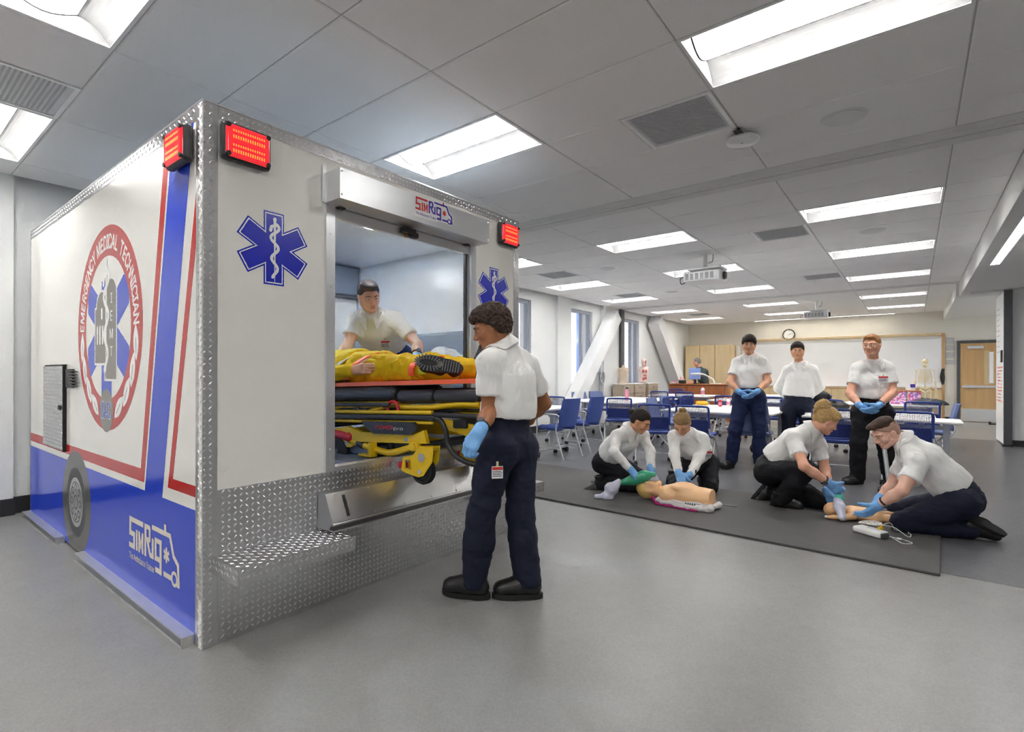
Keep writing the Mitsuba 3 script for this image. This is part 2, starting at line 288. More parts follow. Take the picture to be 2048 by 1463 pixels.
# diagonal steel braces
def beam(p0, p1, w, d):
    p0, p1 = np.array(p0, float), np.array(p1, float); t = (p1 - p0) / np.linalg.norm(p1 - p0); u = np.array([1.0, 0, 0]); v = np.cross(t, u)
    V = [p + a * u * d / 2 + b * v * w / 2 for p in (p0, p1) for a, b in ((-1, -1), (1, -1), (1, 1), (-1, 1))]
    F = [[0, 1, 2], [0, 2, 3], [4, 6, 5], [4, 7, 6]] + sum([[[a, 4 + a, 4 + (a + 1) % 4], [a, 4 + (a + 1) % 4, (a + 1) % 4]] for a in range(4)], [])
    m = trimesh.Trimesh(V, F, process=False); m.fix_normals(); return m
br = thing('diagonal_brace', 'white diagonal square steel brace rising right across the middle window', 'brace')
part(br, 'tube', beam((-6.12, 9.85, 0.0), (-6.12, 12.55, 2.80), 0.33, 0.30), 'm_white_paint')
br = thing('diagonal_brace', 'white diagonal square steel brace leaning left in front of the far corner', 'brace')
part(br, 'tube', beam((-6.10, 18.1, 0.05), (-6.10, 15.25, 2.92), 0.40, 0.34), 'm_white_paint')
po = solo('partition_post', bx(-6.27, -6.20, 13.14, 13.33, 0, CEIL), 'm_dark_gray', 'dark grey full height partition jamb between two windows', 'post')

# right hand bulkheads and lower ceiling
struct('ceiling_bulkhead', cat(bx(0.675, 0.80, -4.0, 12.98, 2.75, CEIL + 0.25), bx(0.675, 1.42, 12.93, 13.42, 2.76, CEIL + 0.25), bx(0.635, 0.78, 13.42, 19.0, 2.78, CEIL + 0.25)), 'm_ceil_white', 'white bulkhead beam along the right side')
struct('ceiling_lower', cat(bx(0.80, 4.6, -4.2, 12.98, 2.80, 2.92), bx(0.78, 4.6, 13.3, 19.2, 2.84, 2.96)), 'm_ceil_white', 'lower white ceiling on the right')
ll = thing('linear_light', 'long recessed linear light in the lower ceiling on the right', 'linear light')
part(ll, 'trim', cat(bx(0.805, 0.82, 5.0, 9.95, 2.792, 2.81), bx(0.915, 0.93, 5.0, 9.95, 2.792, 2.81)), 'm_white_paint')
lm = trimesh.Trimesh([(0.82, 5.0, 2.796), (0.915, 5.0, 2.796), (0.915, 9.93, 2.796), (0.82, 9.93, 2.796)], [[0, 2, 1], [0, 3, 2]], process=False)
part(ll, 'lens', lm, 'm_white_paint', emitter={'type': 'area', 'radiance': rgb((LAMP * .9,) * 3)})
ww = thing('linear_light', 'slim linear wall washer light along the ceiling before the back wall', 'linear light')
part(ww, 'housing', bx(-4.07, -0.42, 18.50, 18.62, CEIL - 0.03, CEIL + 0.02), 'm_white_paint')
lm = trimesh.Trimesh([(-4.06, 18.515, CEIL - 0.032), (-0.43, 18.515, CEIL - 0.032), (-0.43, 18.605, CEIL - 0.032), (-4.06, 18.605, CEIL - 0.032)], [[0, 2, 1], [0, 3, 2]], process=False)
part(ww, 'lens', lm, 'm_white_paint', emitter={'type': 'area', 'radiance': rgb((LAMP * .8, LAMP * .74, LAMP * .62))})

# folding partition stacked on the right
mat('whiteboard', srgb(238, 240, 242), 0.15)
fp = thing('folding_partition', 'stacked folding partition panel with whiteboard face and red handwriting', 'partition')
part(fp, 'panel', bx(1.255, 1.33, 12.93, 14.05, 0.03, 2.76), 'm_whiteboard')
part(fp, 'edge_seal', bx(1.25, 1.36, 12.88, 12.93, 0.02, 2.78), 'm_dark_gray')
part(fp, 'latch', rbox(1.235, 1.256, 13.10, 13.22, 1.50, 1.72, .006), 'm_black')
part(fp, 'floor_shoe', bx(1.23, 1.37, 12.84, 12.95, 0.0, 0.03), 'm_black')
mat('marker_red', srgb(200, 70, 70), 0.5); mat('marker_gray', srgb(120, 120, 140), 0.5)
rs = np.random.default_rng(3); scr, scg = [], []
for k in range(11):
    z = 1.40 - 0.062 * k; y = 13.85
    while y > 13.2:
        l = rs.uniform(.05, .12); scr.append(bx(1.2535, 1.2552, y - l, y, z + rs.uniform(-.01, .01), z + rs.uniform(.012, .03))); y -= l + .05
for k in range(9):
    z = 2.5 - 0.1 * k; scg.append(bx(1.2535, 1.2552, 13.5, 13.9, z, z + .008))
part(fp, 'red_handwriting', cat(*scr), 'm_marker_red', kind='stuff'); part(fp, 'gray_handwriting', cat(*scg), 'm_marker_gray', kind='stuff')

# exercise mat
t0 = -0.035
mt = rbox(-4.35, 0.02, 0, 1.62, 0.0015, 0.018, 0.004, 6)
mt.apply_transform(trimesh.transformations.rotation_matrix(t0, [0, 0, 1], [0, 0, 0])); mt.apply_translation((0.11, 4.31, 0))
solo('floor_mat', mt, 'm_mat', 'large dark grey rubber exercise mat under the kneeling group', 'mat', smooth=30)
# ---------------------------------------------------------------- the ambulance trainer
RX, RY0, RY1, RXF, RZ = -2.549, 1.019, 3.466, -6.147, 2.53
rig = thing('ambulance_trainer', 'large white, blue and red box shaped ambulance trainer clad in diamond plate', 'ambulance trainer')
DY0, DY1, DZ0, DZ1 = 1.71, 2.862, 0.722, 2.25   # rear opening
part(rig, 'side_panel', bx(RXF, RX - 0.003, RY0 + 0.002, RY0 + 0.03, 0.02, RZ - 0.003), 'm_panel_white', label='glossy white side panel')
part(rig, 'far_side_wall', bx(RXF, RX - 0.003, 3.42, RY1, 0.02, RZ - 0.003), 'm_rig_inner')
part(rig, 'front_wall', bx(RXF, RXF + 0.04, RY0 + 0.03, 3.42, 0.02, RZ - 0.003), 'm_rig_inner')
part(rig, 'roof', bx(RXF, RX - 0.003, RY0 + 0.002, RY1, RZ - 0.04, RZ), 'm_rig_gray')
part(rig, 'near_lining', bx(RXF + .04, RX - 0.04, RY0 + .03, RY0 + .05, 0.7, RZ - .1), 'm_rig_inner')
part(rig, 'ceiling_lining', bx(RXF + 0.04, RX - 0.04, RY0 + .05, 3.42, 2.40, 2.42), 'm_rig_inner')
part(rig, 'deck', cat(bx(RXF + 0.04, RX - 0.03, RY0 + 0.05, 3.42, 0.66, 0.73), *[bx(RXF + .05, RX - .04, RY0 + .06 + k * .12, RY0 + .064 + k * .12, .73, .733) for k in range(19)]), 'm_deck', label='grey blue ribbed deck')
rp = sbox(RY0 + .0, 0.0, RY1, RZ - .003).difference(sbox(DY0, DZ0, DY1, DZ1))
part(rig, 'rear_wall', onto(ext(rp, 0.036), (RX - 0.04, 0, 0), (0, 1, 0), (0, 0, 1)), 'm_panel_rear', label='white rear wall around the doorway')

def tread(poly, p=0.0285, L=0.0245, W=0.0085, h=0.0026):
    """raised lozenges of diamond plate over a 2-D region, as one mesh of the xy plane"""
    x0, y0, x1, y1 = poly.bounds; import shapely
    X, Y = np.meshgrid(np.arange(math.floor(x0 / p), math.ceil(x1 / p) + 1), np.arange(math.floor(y0 / p), math.ceil(y1 / p) + 1)); X, Y = X.ravel(), Y.ravel()
    ok = shapely.contains_xy(poly.buffer(-0.004), X * p, Y * p); X, Y = X[ok], Y[ok]; n = len(X)
    a = np.where((X + Y) % 2 == 0, 1.0, -1.0) * math.pi / 4
    c, s = np.cos(a), np.sin(a)
    base = np.array([(-L / 2, 0, 0), (0, -W / 2, 0), (L / 2, 0, 0), (0, W / 2, 0), (-L * .3, 0, h), (L * .3, 0, h)])
    V = np.empty((n, 6, 3)); V[:, :, 0] = X[:, None] * p + c[:, None] * base[:, 0] - s[:, None] * base[:, 1]
    V[:, :, 1] = Y[:, None] * p + s[:, None] * base[:, 0] + c[:, None] * base[:, 1]; V[:, :, 2] = base[:, 2]
    F = np.array([[0, 1, 4], [1, 5, 4], [1, 2, 5], [2, 3, 5], [3, 4, 5], [3, 0, 4]])
    return trimesh.Trimesh(V.reshape(-1, 3), (F[None] + 6 * np.arange(n)[:, None, None]).reshape(-1, 3), process=False)
def plate(name, poly, origin, u, v, th=0.003, label=None):
    """a sheet of diamond plate with its lozenges: sheet (part) > tread (sub-part)"""
    k = part(rig, name, onto(ext(poly, th), origin, u, v), 'm_alu', label=label)
    w = np.cross(u, v) * th
    part(k, 'tread', onto(tread(poly), np.asarray(origin, float) + w, u, v), 'm_tread', kind='stuff')
    return k
REAR = dict(origin=(RX - 0.004, 0, 0), u=(0, 1, 0), v=(0, 0, 1)); SIDE = dict(origin=(0, RY0 + 0.003, 0), u=(1, 0, 0), v=(0, 0, 1))
low = sbox(1.088, 0.003, 3.397, 0.722).difference(sbox(1.60, 0.43, 2.86, 0.47))
plate('kick_plate', sbox(1.088, 0.003, 3.397, DZ0), **REAR, label='diamond plate below the rear door')
plate('corner_trim', sbox(RY0, 0.003, 1.086, RZ), **REAR); plate('corner_trim', sbox(3.398, 0.003, RY1, RZ), **REAR)
plate('top_trim', sbox(1.088, 2.468, 3.396, RZ), **REAR)
plate('corner_trim', sbox(-2.622, 0.003, RX - .001, RZ), **SIDE); plate('top_trim', sbox(RXF, 2.455, -2.624, RZ), **SIDE)
plate('corner_trim', sbox(RXF, 0.05, RXF + .02, 2.453), **SIDE)
part(rig, 'corner_bead', cat(cyl((RX - .001, RY0 + .001, 0.003), (RX - .001, RY0 + .001, RZ), .004, 8), cyl((RX - .001, RY0, RZ), (RX - .001, RY1, RZ), .004, 8), cyl((RXF, RY0, RZ), (RX, RY0, RZ), .004, 8)), 'm_tread')
# steps
for y0, y1 in ((1.065, 1.68), (2.86, 3.475)):
    st = part(rig, 'rear_step', bx(RX, -2.30, y0, y1, 0.34, 0.415), 'm_alu', label='boxed diamond plate step')
    part(st, 'tread', cat(onto(tread(sbox(RX + .004, y0, -2.302, y1)), (0, 0, 0.415), (1, 0, 0), (0, 1, 0)), onto(tread(sbox(y0, .34, y1, .415)), (-2.30, 0, 0), (0, 1, 0), (0, 0, 1)), onto(tread(sbox(RX, .34, -2.302, .415)), (0, y0, 0), (1, 0, 0), (0, 0, 1))), 'm_tread', kind='stuff')
# folded stainless loading step
fs = part(rig, 'folding_step', cat(onto(ext(Polygon([(0, .43), (.10, .43), (.149, .475), (.079, .62), (0, .62)]), 1.25), (RX, 2.86, 0), (1, 0, 0), (0, 0, 1))), 'm_alu', label='sloped folded step with stainless cover')
nrm = np.array([.145, 0, .07]); nrm /= np.linalg.norm(nrm)
vv = np.array([.079 - .149, 0, .62 - .475]); vv /= np.linalg.norm(vv)
fpoly = sbox(1.605, 0.0, 2.86, 0.162).difference(sbox(1.70, .02, 1.722, .14)).difference(sbox(2.80, .02, 2.82, .14))
part(fs, 'cover', onto(ext(fpoly, 0.004), np.array([RX + .149, 0, .475]) + nrm * .002, (0, 1, 0), vv), 'm_steel', label='plain stainless cover')
for sl_ in (1.70, 2.80): part(fs, 'slot', onto(ext(sbox(sl_, .02, sl_ + .021, .14), .002), np.array([RX + .149, 0, .475]) + nrm * .0005, (0, 1, 0), vv), 'm_black')
part(fs, 'hinge', cat(cyl((RX + .148, 1.61, .468), (RX + .148, 2.86, .468), .008, 10), bx(RX + .002, RX + .14, 1.62, 2.86, .424, .431), bx(RX + .001, RX + .006, 1.62, 2.86, .375, .43)), 'm_steel')
riv = []
for k in range(6):
    for h in (.013, .15):
        riv.append(sph(np.array([RX + .149, 0, .475]) + nrm * .006 + np.array([0, 1.66 + k * .225, 0]) + vv * h, (.006, .006, .006), 8))
    riv.append(sph((RX + .007, 1.72 + k * .215, .40), .006, 8))
part(fs, 'rivet', cat(*riv), 'm_chrome', kind='stuff')
plate('gusset', sbox(1.60, 0.48, 1.606, 0.61), origin=(RX, 0, 0), u=(0, 1, 0), v=(0, 0, 1))
# door frame, roller shutter
fr = part(rig, 'door_frame', cat(bx(RX - .03, RX + .012, 1.655, 1.712, .722, 2.25), bx(RX - .03, RX + .012, 2.862, 2.918, .722, 2.25), bx(RX - .06, RX + .012, 1.712, 2.862, .722, .748)), 'm_alu_satin', label='satin aluminium door frame')
part(fr, 'rivet', cat(*[sph((RX + .012, y, z), .006, 8) for y in (1.683, 2.89) for z in (.85, 1.15, 1.45, 1.75, 2.05)]), 'm_chrome', kind='stuff')
part(rig, 'door_channel', bx(RX - .05, RX - .03, 2.845, 2.862, .748, 2.2), 'm_black'); part(rig, 'door_channel', bx(RX - .05, RX - .03, 1.712, 1.725, .748, 2.2), 'm_black')
hd = part(rig, 'shutter_box', cat(bx(RX, -2.40, 1.648, 2.902, 2.213, 2.378), bx(RX, RX + .006, 1.635, 1.66, 2.22, 2.42)), 'm_alu_satin', label='satin aluminium roller shutter box')
part(hd, 'rivet', cat(*[sph((-2.40, y, z), .006, 8) for y in (1.66, 2.89) for z in (2.235, 2.36)]), 'm_chrome', kind='stuff')
sh = part(rig, 'shutter', cat(bx(RX - .03, RX - .012, 1.715, 2.86, 2.150, 2.25), bx(RX - .034, RX - .008, 1.715, 2.86, 2.150, 2.162)), 'm_alu_satin')
part(sh, 'latch', cat(rbox(RX - .012, RX + .03, 2.20, 2.31, 2.17, 2.205, .008), rbox(RX - .012, RX + .02, 2.27, 2.34, 2.155, 2.19, .008)), 'm_black', smooth=30)
mat('brass', srgb(190, 150, 80), 0.3, metal=1.0)
part(sh, 'lock', cat(cyl((RX - .012, 2.245, 2.158), (RX - .004, 2.245, 2.158), .011, 16)), 'm_brass')
part(sh, 'stop', cat(bx(RX - .012, RX + .02, 1.735, 1.775, 2.205, 2.222), bx(RX - .012, RX + .02, 2.80, 2.84, 2.205, 2.222)), 'm_black')

# flashing lights
mat('lens_red', srgb(215, 22, 34), 0.08, spec=0.6); mat('led', srgb(255, 130, 40), 0.4)
def flasher(name_, c, u, v, w, h):
    """a red warning light on the panel: bezel > nothing; lens, led rows, screws"""
    u, v = np.array(u, float), np.array(v, float); n_ = np.cross(u, v); c = np.array(c, float)
    k = part(rig, 'warning_light', onto(rbox(-w / 2, w / 2, -h / 2, h / 2, 0, .046, .018, 12), c, u, v), 'm_black', smooth=40, label='black bezelled red warning light')
    part(k, 'lens', onto(rbox(-w / 2 + .012, w / 2 - .012, -h / 2 + .012, h / 2 - .012, .03, .056, .012, 12), c, u, v), 'm_lens_red', smooth=40, label='lit red lens', emitter={'type': 'area', 'radiance': rgb((.50, .02, .025))})
    led = []
    for r, zz in enumerate((.26, .10, -.12, -.27)):
        for q in range(14):
            led.append(bx(-w * .31 + q * w * .048 - w * .013, -w * .31 + q * w * .048 + w * .013, h * zz - h * (.045 if r % 2 else .03), h * zz + h * (.045 if r % 2 else .03), .0545, .0568))
    part(k, 'led', onto(cat(*led), c, u, v), 'm_led', kind='stuff', label='glowing orange diodes', emitter={'type': 'area', 'radiance': rgb((1.1, .22, .04))})
    part(k, 'screw', cat(*[onto(cyl((a * (w / 2 - .022), b * (h / 2 - .022), .045), (a * (w / 2 - .022), b * (h / 2 - .022), .059), .011, 12), c, u, v) for a in (-1, 1) for b in (-1, 1)]), 'm_black')
flasher('a', (RX + .002, 1.205, 2.366), (0, 1, 0), (0, 0, 1), .235, .178)
flasher('b', (RX + .002, 3.29, 2.376), (0, 1, 0), (0, 0, 1), .235, .178)
flasher('c', (-2.755, RY0 - .002, 2.352), (1, 0, 0), (0, 0, 1), .235, .178)

# ---- printed graphics, thin vinyl on the panels
def on_side(poly, m, level=0, label=None, name='vinyl', parent=None):
    return part(parent or rig, name, onto(ext(poly, 0.0006), (0, RY0 + .002 - .0004 * level, 0), (1, 0, 0), (0, 0, 1)), m, label=label)
def on_rear(poly, m, level=0, label=None, name='decal', parent=None, x=RX - 0.004):
    return part(parent or rig, name, onto(ext(poly, 0.0006), (x + .0004 * level, 0, 0), (0, 1, 0), (0, 0, 1)), m, label=label)
# blue field: lower band plus the slanted column
xr = -2.623
blue = union_all([sbox(RXF + .02, .02, -2.623, .628), Polygon([(-3.29, .62), (-3.04, .62), (-2.655, 2.455), (-2.912, 2.455)])])
k = on_side(blue, 'm_vinyl_blue', 1, 'glossy blue lower field with a slanted band', 'blue_field')
on_side(Polygon([(RXF + .02, .742), (-3.352, .742), (-3.005, 2.455), (-2.938, 2.455), (-3.302, .672), (RXF + .02, .672)]).buffer(0), 'm_vinyl_red', 1, 'red stripe turning up into a slant', 'red_stripe')
on_side(Polygon([(-2.623, .69), (-2.962, .69), (-2.624, 2.12), (-2.623, 1.88), (-2.897, .742), (-2.623, .742)]).buffer(0), 'm_vinyl_red', 1, 'red corner stripe', 'red_stripe')
# emblem
EC = np.array([-3.968, 1.555]); RO, RI = .642, .452
em = on_side(Point(*EC).buffer(RO, 64).difference(Point(*EC).buffer(RI, 64)), 'm_vinyl_red', 1, 'round red emblem ring', 'emblem_ring')
let = []
word = 'EMERGENCY MEDICAL TECHNICIAN'; a0, a1 = math.radians(181), math.radians(-1)
ws = [0.55 if c == ' ' else 0.45 if c == 'I' else 1.2 if c == 'M' else 1.0 for c in word]; cum = np.cumsum([0] + ws)
for c, s0, w_ in zip(word, cum, ws):
    if c == ' ': continue
    a = a0 + (a1 - a0) * (s0 + w_ / 2) / cum[-1]
    m = txt(c, .088, True); m.apply_scale([.80, 1, 1]); m.apply_translation([-m.extents[0] / 2 - m.bounds[0][0], 0, 0]); m.apply_transform(trimesh.transformations.rotation_matrix(a - math.pi / 2, [0, 0, 1])); m.apply_translation([EC[0] + .497 * math.cos(a), EC[1] + .497 * math.sin(a), 0]); let.append(m)
part(em, 'lettering', onto(cat(*let), (0, RY0 + .002 - .0009, 0), (1, 0, 0), (0, 0, 1)), 'm_decal_white', label='white words EMERGENCY MEDICAL TECHNICIAN')
leaf, vein = [], []
for sgn in (-1, 1):
    for q in range(4):
        a = math.radians(-90 + sgn * (26 + q * 17.5)); c = EC + .545 * np.array([math.cos(a), math.sin(a)])
        t = np.linspace(-1, 1, 13); shape = Polygon([(x, .042 * (1 - x * x)) for x in t] + [(x, -.042 * (1 - x * x)) for x in t[::-1]])
        shape = affinity.scale(shape, .105, 1, origin=(0, 0)); ang = math.degrees(a) + 90 * sgn + 14 * sgn
        leaf.append(affinity.translate(affinity.rotate(shape, ang, origin=(0, 0)), *c)); vein.append(affinity.translate(affinity.rotate(sbox(-.06, -.003, .03, .003), ang, origin=(0, 0)), *c))
for lf, vn in zip(leaf, vein): on_side(lf, 'm_decal_white', 2, None, 'leaf', em); on_side(vn, 'm_vinyl_gray', 3, None, 'leaf_vein', em)
def star(c, R, w): return union_all([affinity.translate(affinity.rotate(sbox(-w / 2, -R, w / 2, R), a, origin=(0, 0)), *c) for a in (0, 60, 120)])
es = on_side(star(EC, .455, .20).intersection(sbox(EC[0] - .40, EC[1] - .46, EC[0] + .42, EC[1] + .30)), 'm_vinyl_blue', 1, 'blue six armed star', 'emblem_star')
def serpent(c, s, rod=True):
    """rod and serpent: the curl is a swinging ribbon"""
    t = np.linspace(0, 1, 60); y = .17 - .34 * t; x = .030 * np.sin(2.6 * 2 * np.pi * t + .4) * (1 - .45 * t); o = [LineString(np.c_[x, y]).buffer(.0095)]
    o.append(LineString([(.012, .165), (-.022, .15), (-.028, .125)]).buffer(.010))
    if rod: o.append(Polygon([(-.0085, .20), (.0085, .20), (.002, -.205), (-.002, -.205)])); o.append(Point(0, .2).buffer(.012))
    return affinity.translate(affinity.scale(union_all(o), s, s, origin=(0, 0)), *c)
bld = union_all([sbox(EC[0] - .235, EC[1] - .22, EC[0] - .02, EC[1] + .13), Point(EC[0] - .10, EC[1] + .13).buffer(.105), sbox(EC[0] - .03, EC[1] - .32, EC[0] + .19, EC[1] + .20), Point(EC[0] + .09, EC[1] + .20).buffer(.10)])
on_side(bld.buffer(.014), 'm_decal_white', 2, None, 'outline', es)
eb = on_side(bld, 'm_vinyl_gray', 3, 'grey building silhouette', 'building_print', es)
win_ = union_all([sbox(EC[0] - .20 + k * .055, EC[1] - .10, EC[0] - .175 + k * .055, EC[1] + .02) for k in range(4)] + [sbox(EC[0] - .11, EC[1] + .06, EC[0] - .08, EC[1] + .13)])
on_side(win_, 'm_decal_white', 4, None, 'window_print', es)
for q, c in enumerate('IEMT'):
    m = txt(c, .062); m.apply_translation([EC[0] + .10 - m.extents[0] / 2 - m.bounds[0][0], EC[1] + .15 - q * .11, 0]); part(es, 'letter', onto(m, (0, RY0 - .0001, 0), (1, 0, 0), (0, 0, 1)), 'm_decal_white')
on_side(serpent(EC + np.array([-.005, .05]), 1.85), 'm_decal_white', 5, 'white serpent around a rod', 'serpent', es)
sd = on_side(affinity.translate(Point(0, 0).buffer(.135), EC[0], 1.035), 'm_vinyl_gray', 3, 'grey disc lettered SAC', 'badge_disc', em)
m = txtw('SAC', .105, .19, True); m.apply_translation([EC[0] - .095, .985, 0]); part(sd, 'lettering_outline', onto(m, (0, RY0 - .0002, 0), (1, 0, 0), (0, 0, 1)), 'm_decal_white')
m = txtw('SAC', .10, .18); m.apply_translation([EC[0] - .09, .988, 0]); part(sd, 'lettering', onto(m, (0, RY0 - .0009, 0), (1, 0, 0), (0, 0, 1)), 'm_vinyl_blue')
# printed wheel
WC = np.array([-4.66, .352])
wl = on_side(Point(*WC).buffer(.362, 64).intersection(sbox(-6, .012, -2, 1)), 'm_tire', 2, 'printed grey wheel and tyre', 'wheel_print')
on_side(Point(*WC).buffer(.245, 48), 'm_dark_gray', 3, None, 'rim_shadow', wl)
on_side(Point(*WC).buffer(.175, 48), 'm_tire_hub', 4, None, 'hub', wl)
nut = [Point(WC[0] + .105 * math.cos(a), WC[1] + .105 * math.sin(a)).buffer(.027).difference(Point(WC[0] + .105 * math.cos(a), WC[1] + .105 * math.sin(a)).buffer(.017)) for a in np.arange(8) * math.pi / 4] + [Point(*WC).buffer(.052).difference(Point(*WC).buffer(.042)), Point(*WC).buffer(.145).difference(Point(*WC).buffer(.138))]
on_side(union_all(nut), 'm_dark_gray', 5, None, 'wheel_nut', wl)
# the printed name with an ambulance outline, in units of its height
def logo():
    S = [LineString([(.30 * 3.1, .93), (.10, .93), (.05, .56), (.42, .56), (.40, .06), (0, .06)]).buffer(.065, cap_style='flat', join_style='mitre')]
    S = [LineString([(.98, .94), (.08, .94), (.08, .60), (.36, .60), (.36, .30), (.0, .30)]).buffer(.062, cap_style='flat', join_style='mitre')]
    I = [sbox(.49, .24, .60, .74)]
    M = [Polygon([(.66, .24), (.66, .74), (.76, .74), (.83, .48), (.90, .74), (1.0, .74), (1.0, .24), (.90, .24), (.90, .52), (.85, .32), (.81, .32), (.76, .52), (.76, .24)])]
    red = union_all(S + I + M)
    R_ = [sbox(1.07, .24, 1.18, 1.0), Polygon([(1.15, 1.0), (1.40, 1.0), (1.46, .94), (1.46, .66), (1.40, .60), (1.15, .60)]).difference(sbox(1.2, .71, 1.35, .89)), Polygon([(1.20, .62), (1.33, .62), (1.52, .30), (1.39, .30)]), LineString([(1.42, .33), (1.60, .33), (1.60, .74)]).buffer(.058, cap_style='flat', join_style='mitre')]
    G_ = [Polygon([(1.72, .80), (2.14, .80), (2.14, .02), (1.76, .02), (1.76, .14), (2.02, .14), (2.02, .28), (1.72, .28)]).difference(sbox(1.83, .40, 2.02, .69))]
    van = [LineString([(1.55, 1.0), (2.62, 1.0), (2.82, .60), (3.06, .46), (3.10, .02)]).buffer(.055, cap_style='flat', join_style='mitre'), LineString([(2.25, .10), (2.70, .10)]).buffer(.055, cap_style='flat'), Point(2.86, .12).buffer(.17).difference(Point(2.86, .12).buffer(.10)), LineString([(3.0, .03), (3.14, .03)]).buffer(.045, cap_style='flat')]
    blue_ = union_all(R_ + G_ + van)
    st = star((2.42, .54), .17, .085); lamp_ = sbox(2.28, 1.05, 2.40, 1.20)
    return red, blue_, st, lamp_
def put_logo(org, u, v, s, level_dir, one=None, parent=None, plate_=False):
    red, blue_, st, lamp_ = logo(); k0 = None
    def p(poly, m, l, name, label=None):
        return part(parent or rig, name, onto(ext(affinity.scale(poly, s, s, origin=(0, 0)), .0006), np.array(org) + np.array(level_dir) * .0005 * l, u, v), m, label=label)
    if plate_: k0 = p(union_all([red, blue_, st, lamp_, sbox(0, -.12, 1.75, .3), Polygon([(1.5, 1), (2.6, 1), (2.8, .6), (3.1, .45), (3.1, 0), (1.5, 0)])]).buffer(.055), 'm_decal_white', 0, 'logo_backing', 'white backed logo sticker')
    p(red, one or 'm_logo_red', 1, 'logo_lettering'); p(blue_, one or 'm_logo_violet', 1, 'logo_lettering'); p(st, one or 'm_logo_red', 1, 'logo_star'); p(lamp_, one or 'm_logo_red', 1, 'logo_beacon')
    m = txtw('The Ambulance Trainer', .15, 1.68, False, .0006 / s); m.apply_translation([.02, -.03, 0]); m.apply_scale(s)
    part(parent or rig, 'logo_lettering', onto(m, np.array(org) + np.array(level_dir) * .0005, u, v), one or 'm_logo_violet')
put_logo((-3.535, RY0 + .0005, .218), (1, 0, 0), (0, 0, 1), .232, (0, -1, 0), 'm_vinyl_beige')
put_logo((-2.399, 2.187, 2.262), (0, 1, 0), (0, 0, 1), .1045, (1, 0, 0), None, hd, True)
for c in ((1.362, 1.908), (3.146, 1.908)):
    c = np.array(c); k = on_rear(star(c, .186, .108), 'm_star_blue', 1, 'blue star of life', 'star_of_life')
    on_rear(star(c, .178, .094).difference(star(c, .172, .084)), 'm_decal_white', 2, None, 'outline', k); on_rear(serpent(c + np.array([.004, -.01]), .80), 'm_decal_white', 3, 'white serpent and staff', 'serpent', k)
# compartment hatch and vent on the side
ht = part(rig, 'hatch', cat(bx(-5.555, -4.935, RY0 - .018, RY0 + .003, .695, 1.325)), 'm_alu', label='square diamond plate hatch')
part(ht, 'tread', onto(tread(sbox(-5.55, .70, -4.94, 1.32)), (0, RY0 - .018, 0), (1, 0, 0), (0, 0, 1)), 'm_tread', kind='stuff')
part(ht, 'gasket', cat(bx(-5.565, -4.925, RY0 - .006, RY0 + .003, .685, .697), bx(-5.565, -4.925, RY0 - .006, RY0 + .003, 1.323, 1.335), bx(-4.937, -4.922, RY0 - .02, RY0 + .003, .685, 1.335), bx(-5.567, -5.553, RY0 - .006, RY0 + .003, .685, 1.335)), 'm_rubber')
part(ht, 'latch', rbox(-5.03, -4.97, RY0 - .03, RY0 - .016, .995, 1.03, .005), 'm_black')
lv = part(rig, 'vent_louver', bx(-4.89, -4.71, RY0 - .012, RY0 + .002, 1.165, 1.30), 'm_black', label='small black louvred vent')
for k in range(6): part(lv, 'blade', onto(ext(Polygon([(0, 0), (.022, -.006), (.022, -.002), (0, .008)]), .15), (-4.73, RY0 - .03, 1.178 + k * .021), (0, 1, 0), (0, 0, 1)), 'm_dark_gray')
# floor angles along the side
for x0, x1 in ((-6.14, -4.96), (-4.45, -2.63)):
    tr = part(rig, 'floor_angle', cat(bx(x0, x1, RY0 - .055, RY0 + .002, .044, .050), bx(x0, x1, RY0 - .008, RY0 + .002, .0, .05), bx(x0, x1, RY0 - .055, RY0, 0, .006), bx(x0, x1, RY0 - .02, RY0 - .012, 0.006, .03)), 'm_alu_satin')
    part(tr, 'cap', cat(bx(x1 - .006, x1, RY0 - .055, RY0, 0.002, .048), cyl((x1, RY0 - .03, .03), (x1 + .002, RY0 - .03, .03), .005, 8)), 'm_steel')
# interior fittings
cb = part(rig, 'overhead_cabinet', rbox(-5.9, -4.62, 2.55, 3.415, 2.09, 2.395, .02), 'm_rig_gray', label='blue grey overhead cabinet')
part(cb, 'edge', bx(-5.9, -4.61, 2.56, 3.41, 2.06, 2.085), 'm_dark_gray')
part(rig, 'bulkhead', bx(-4.72, -4.66, 1.1, 3.41, .73, 2.06), 'm_panel_white')
part(rig, 'bulkhead_shelf', bx(-4.66, -4.40, 2.0, 2.45, 1.42, 1.45), 'm_dark_gray')
bp = part(rig, 'bench_backrest', rbox(-4.60, -2.72, 3.33, 3.415, 1.22, 1.645, .03), 'm_rig_gray', label='grey padded bench backrest', smooth=40)
part(rig, 'bench_seat', cat(rbox(-4.60, -2.80, 2.93, 3.40, 1.10, 1.20, .03)), 'm_rig_gray', smooth=40); part(rig, 'bench_box', bx(-4.60, -2.82, 2.96, 3.41, .73, 1.10), 'm_rig_inner')
dl = part(rig, 'dome_light', lathe([(0, 0), (.085, 0), (.10, .008), (.105, .014), (0, .014)], 32, (-3.20, 2.50, 2.386)), 'm_white_paint', smooth=30, label='round lit dome light')
ring = lathe([(0, 0), (.08, 0), (.08, .004), (0, .004)], 28, (-3.20, 2.50, 2.383))
part(dl, 'lens', ring, 'm_white_paint', emitter={'type': 'area', 'radiance': rgb((300, 330, 380))})
dl = part(rig, 'dome_light', lathe([(0, 0), (.085, 0), (.10, .008), (.105, .014), (0, .014)], 32, (-4.20, 2.50, 2.386)), 'm_white_paint', smooth=30)
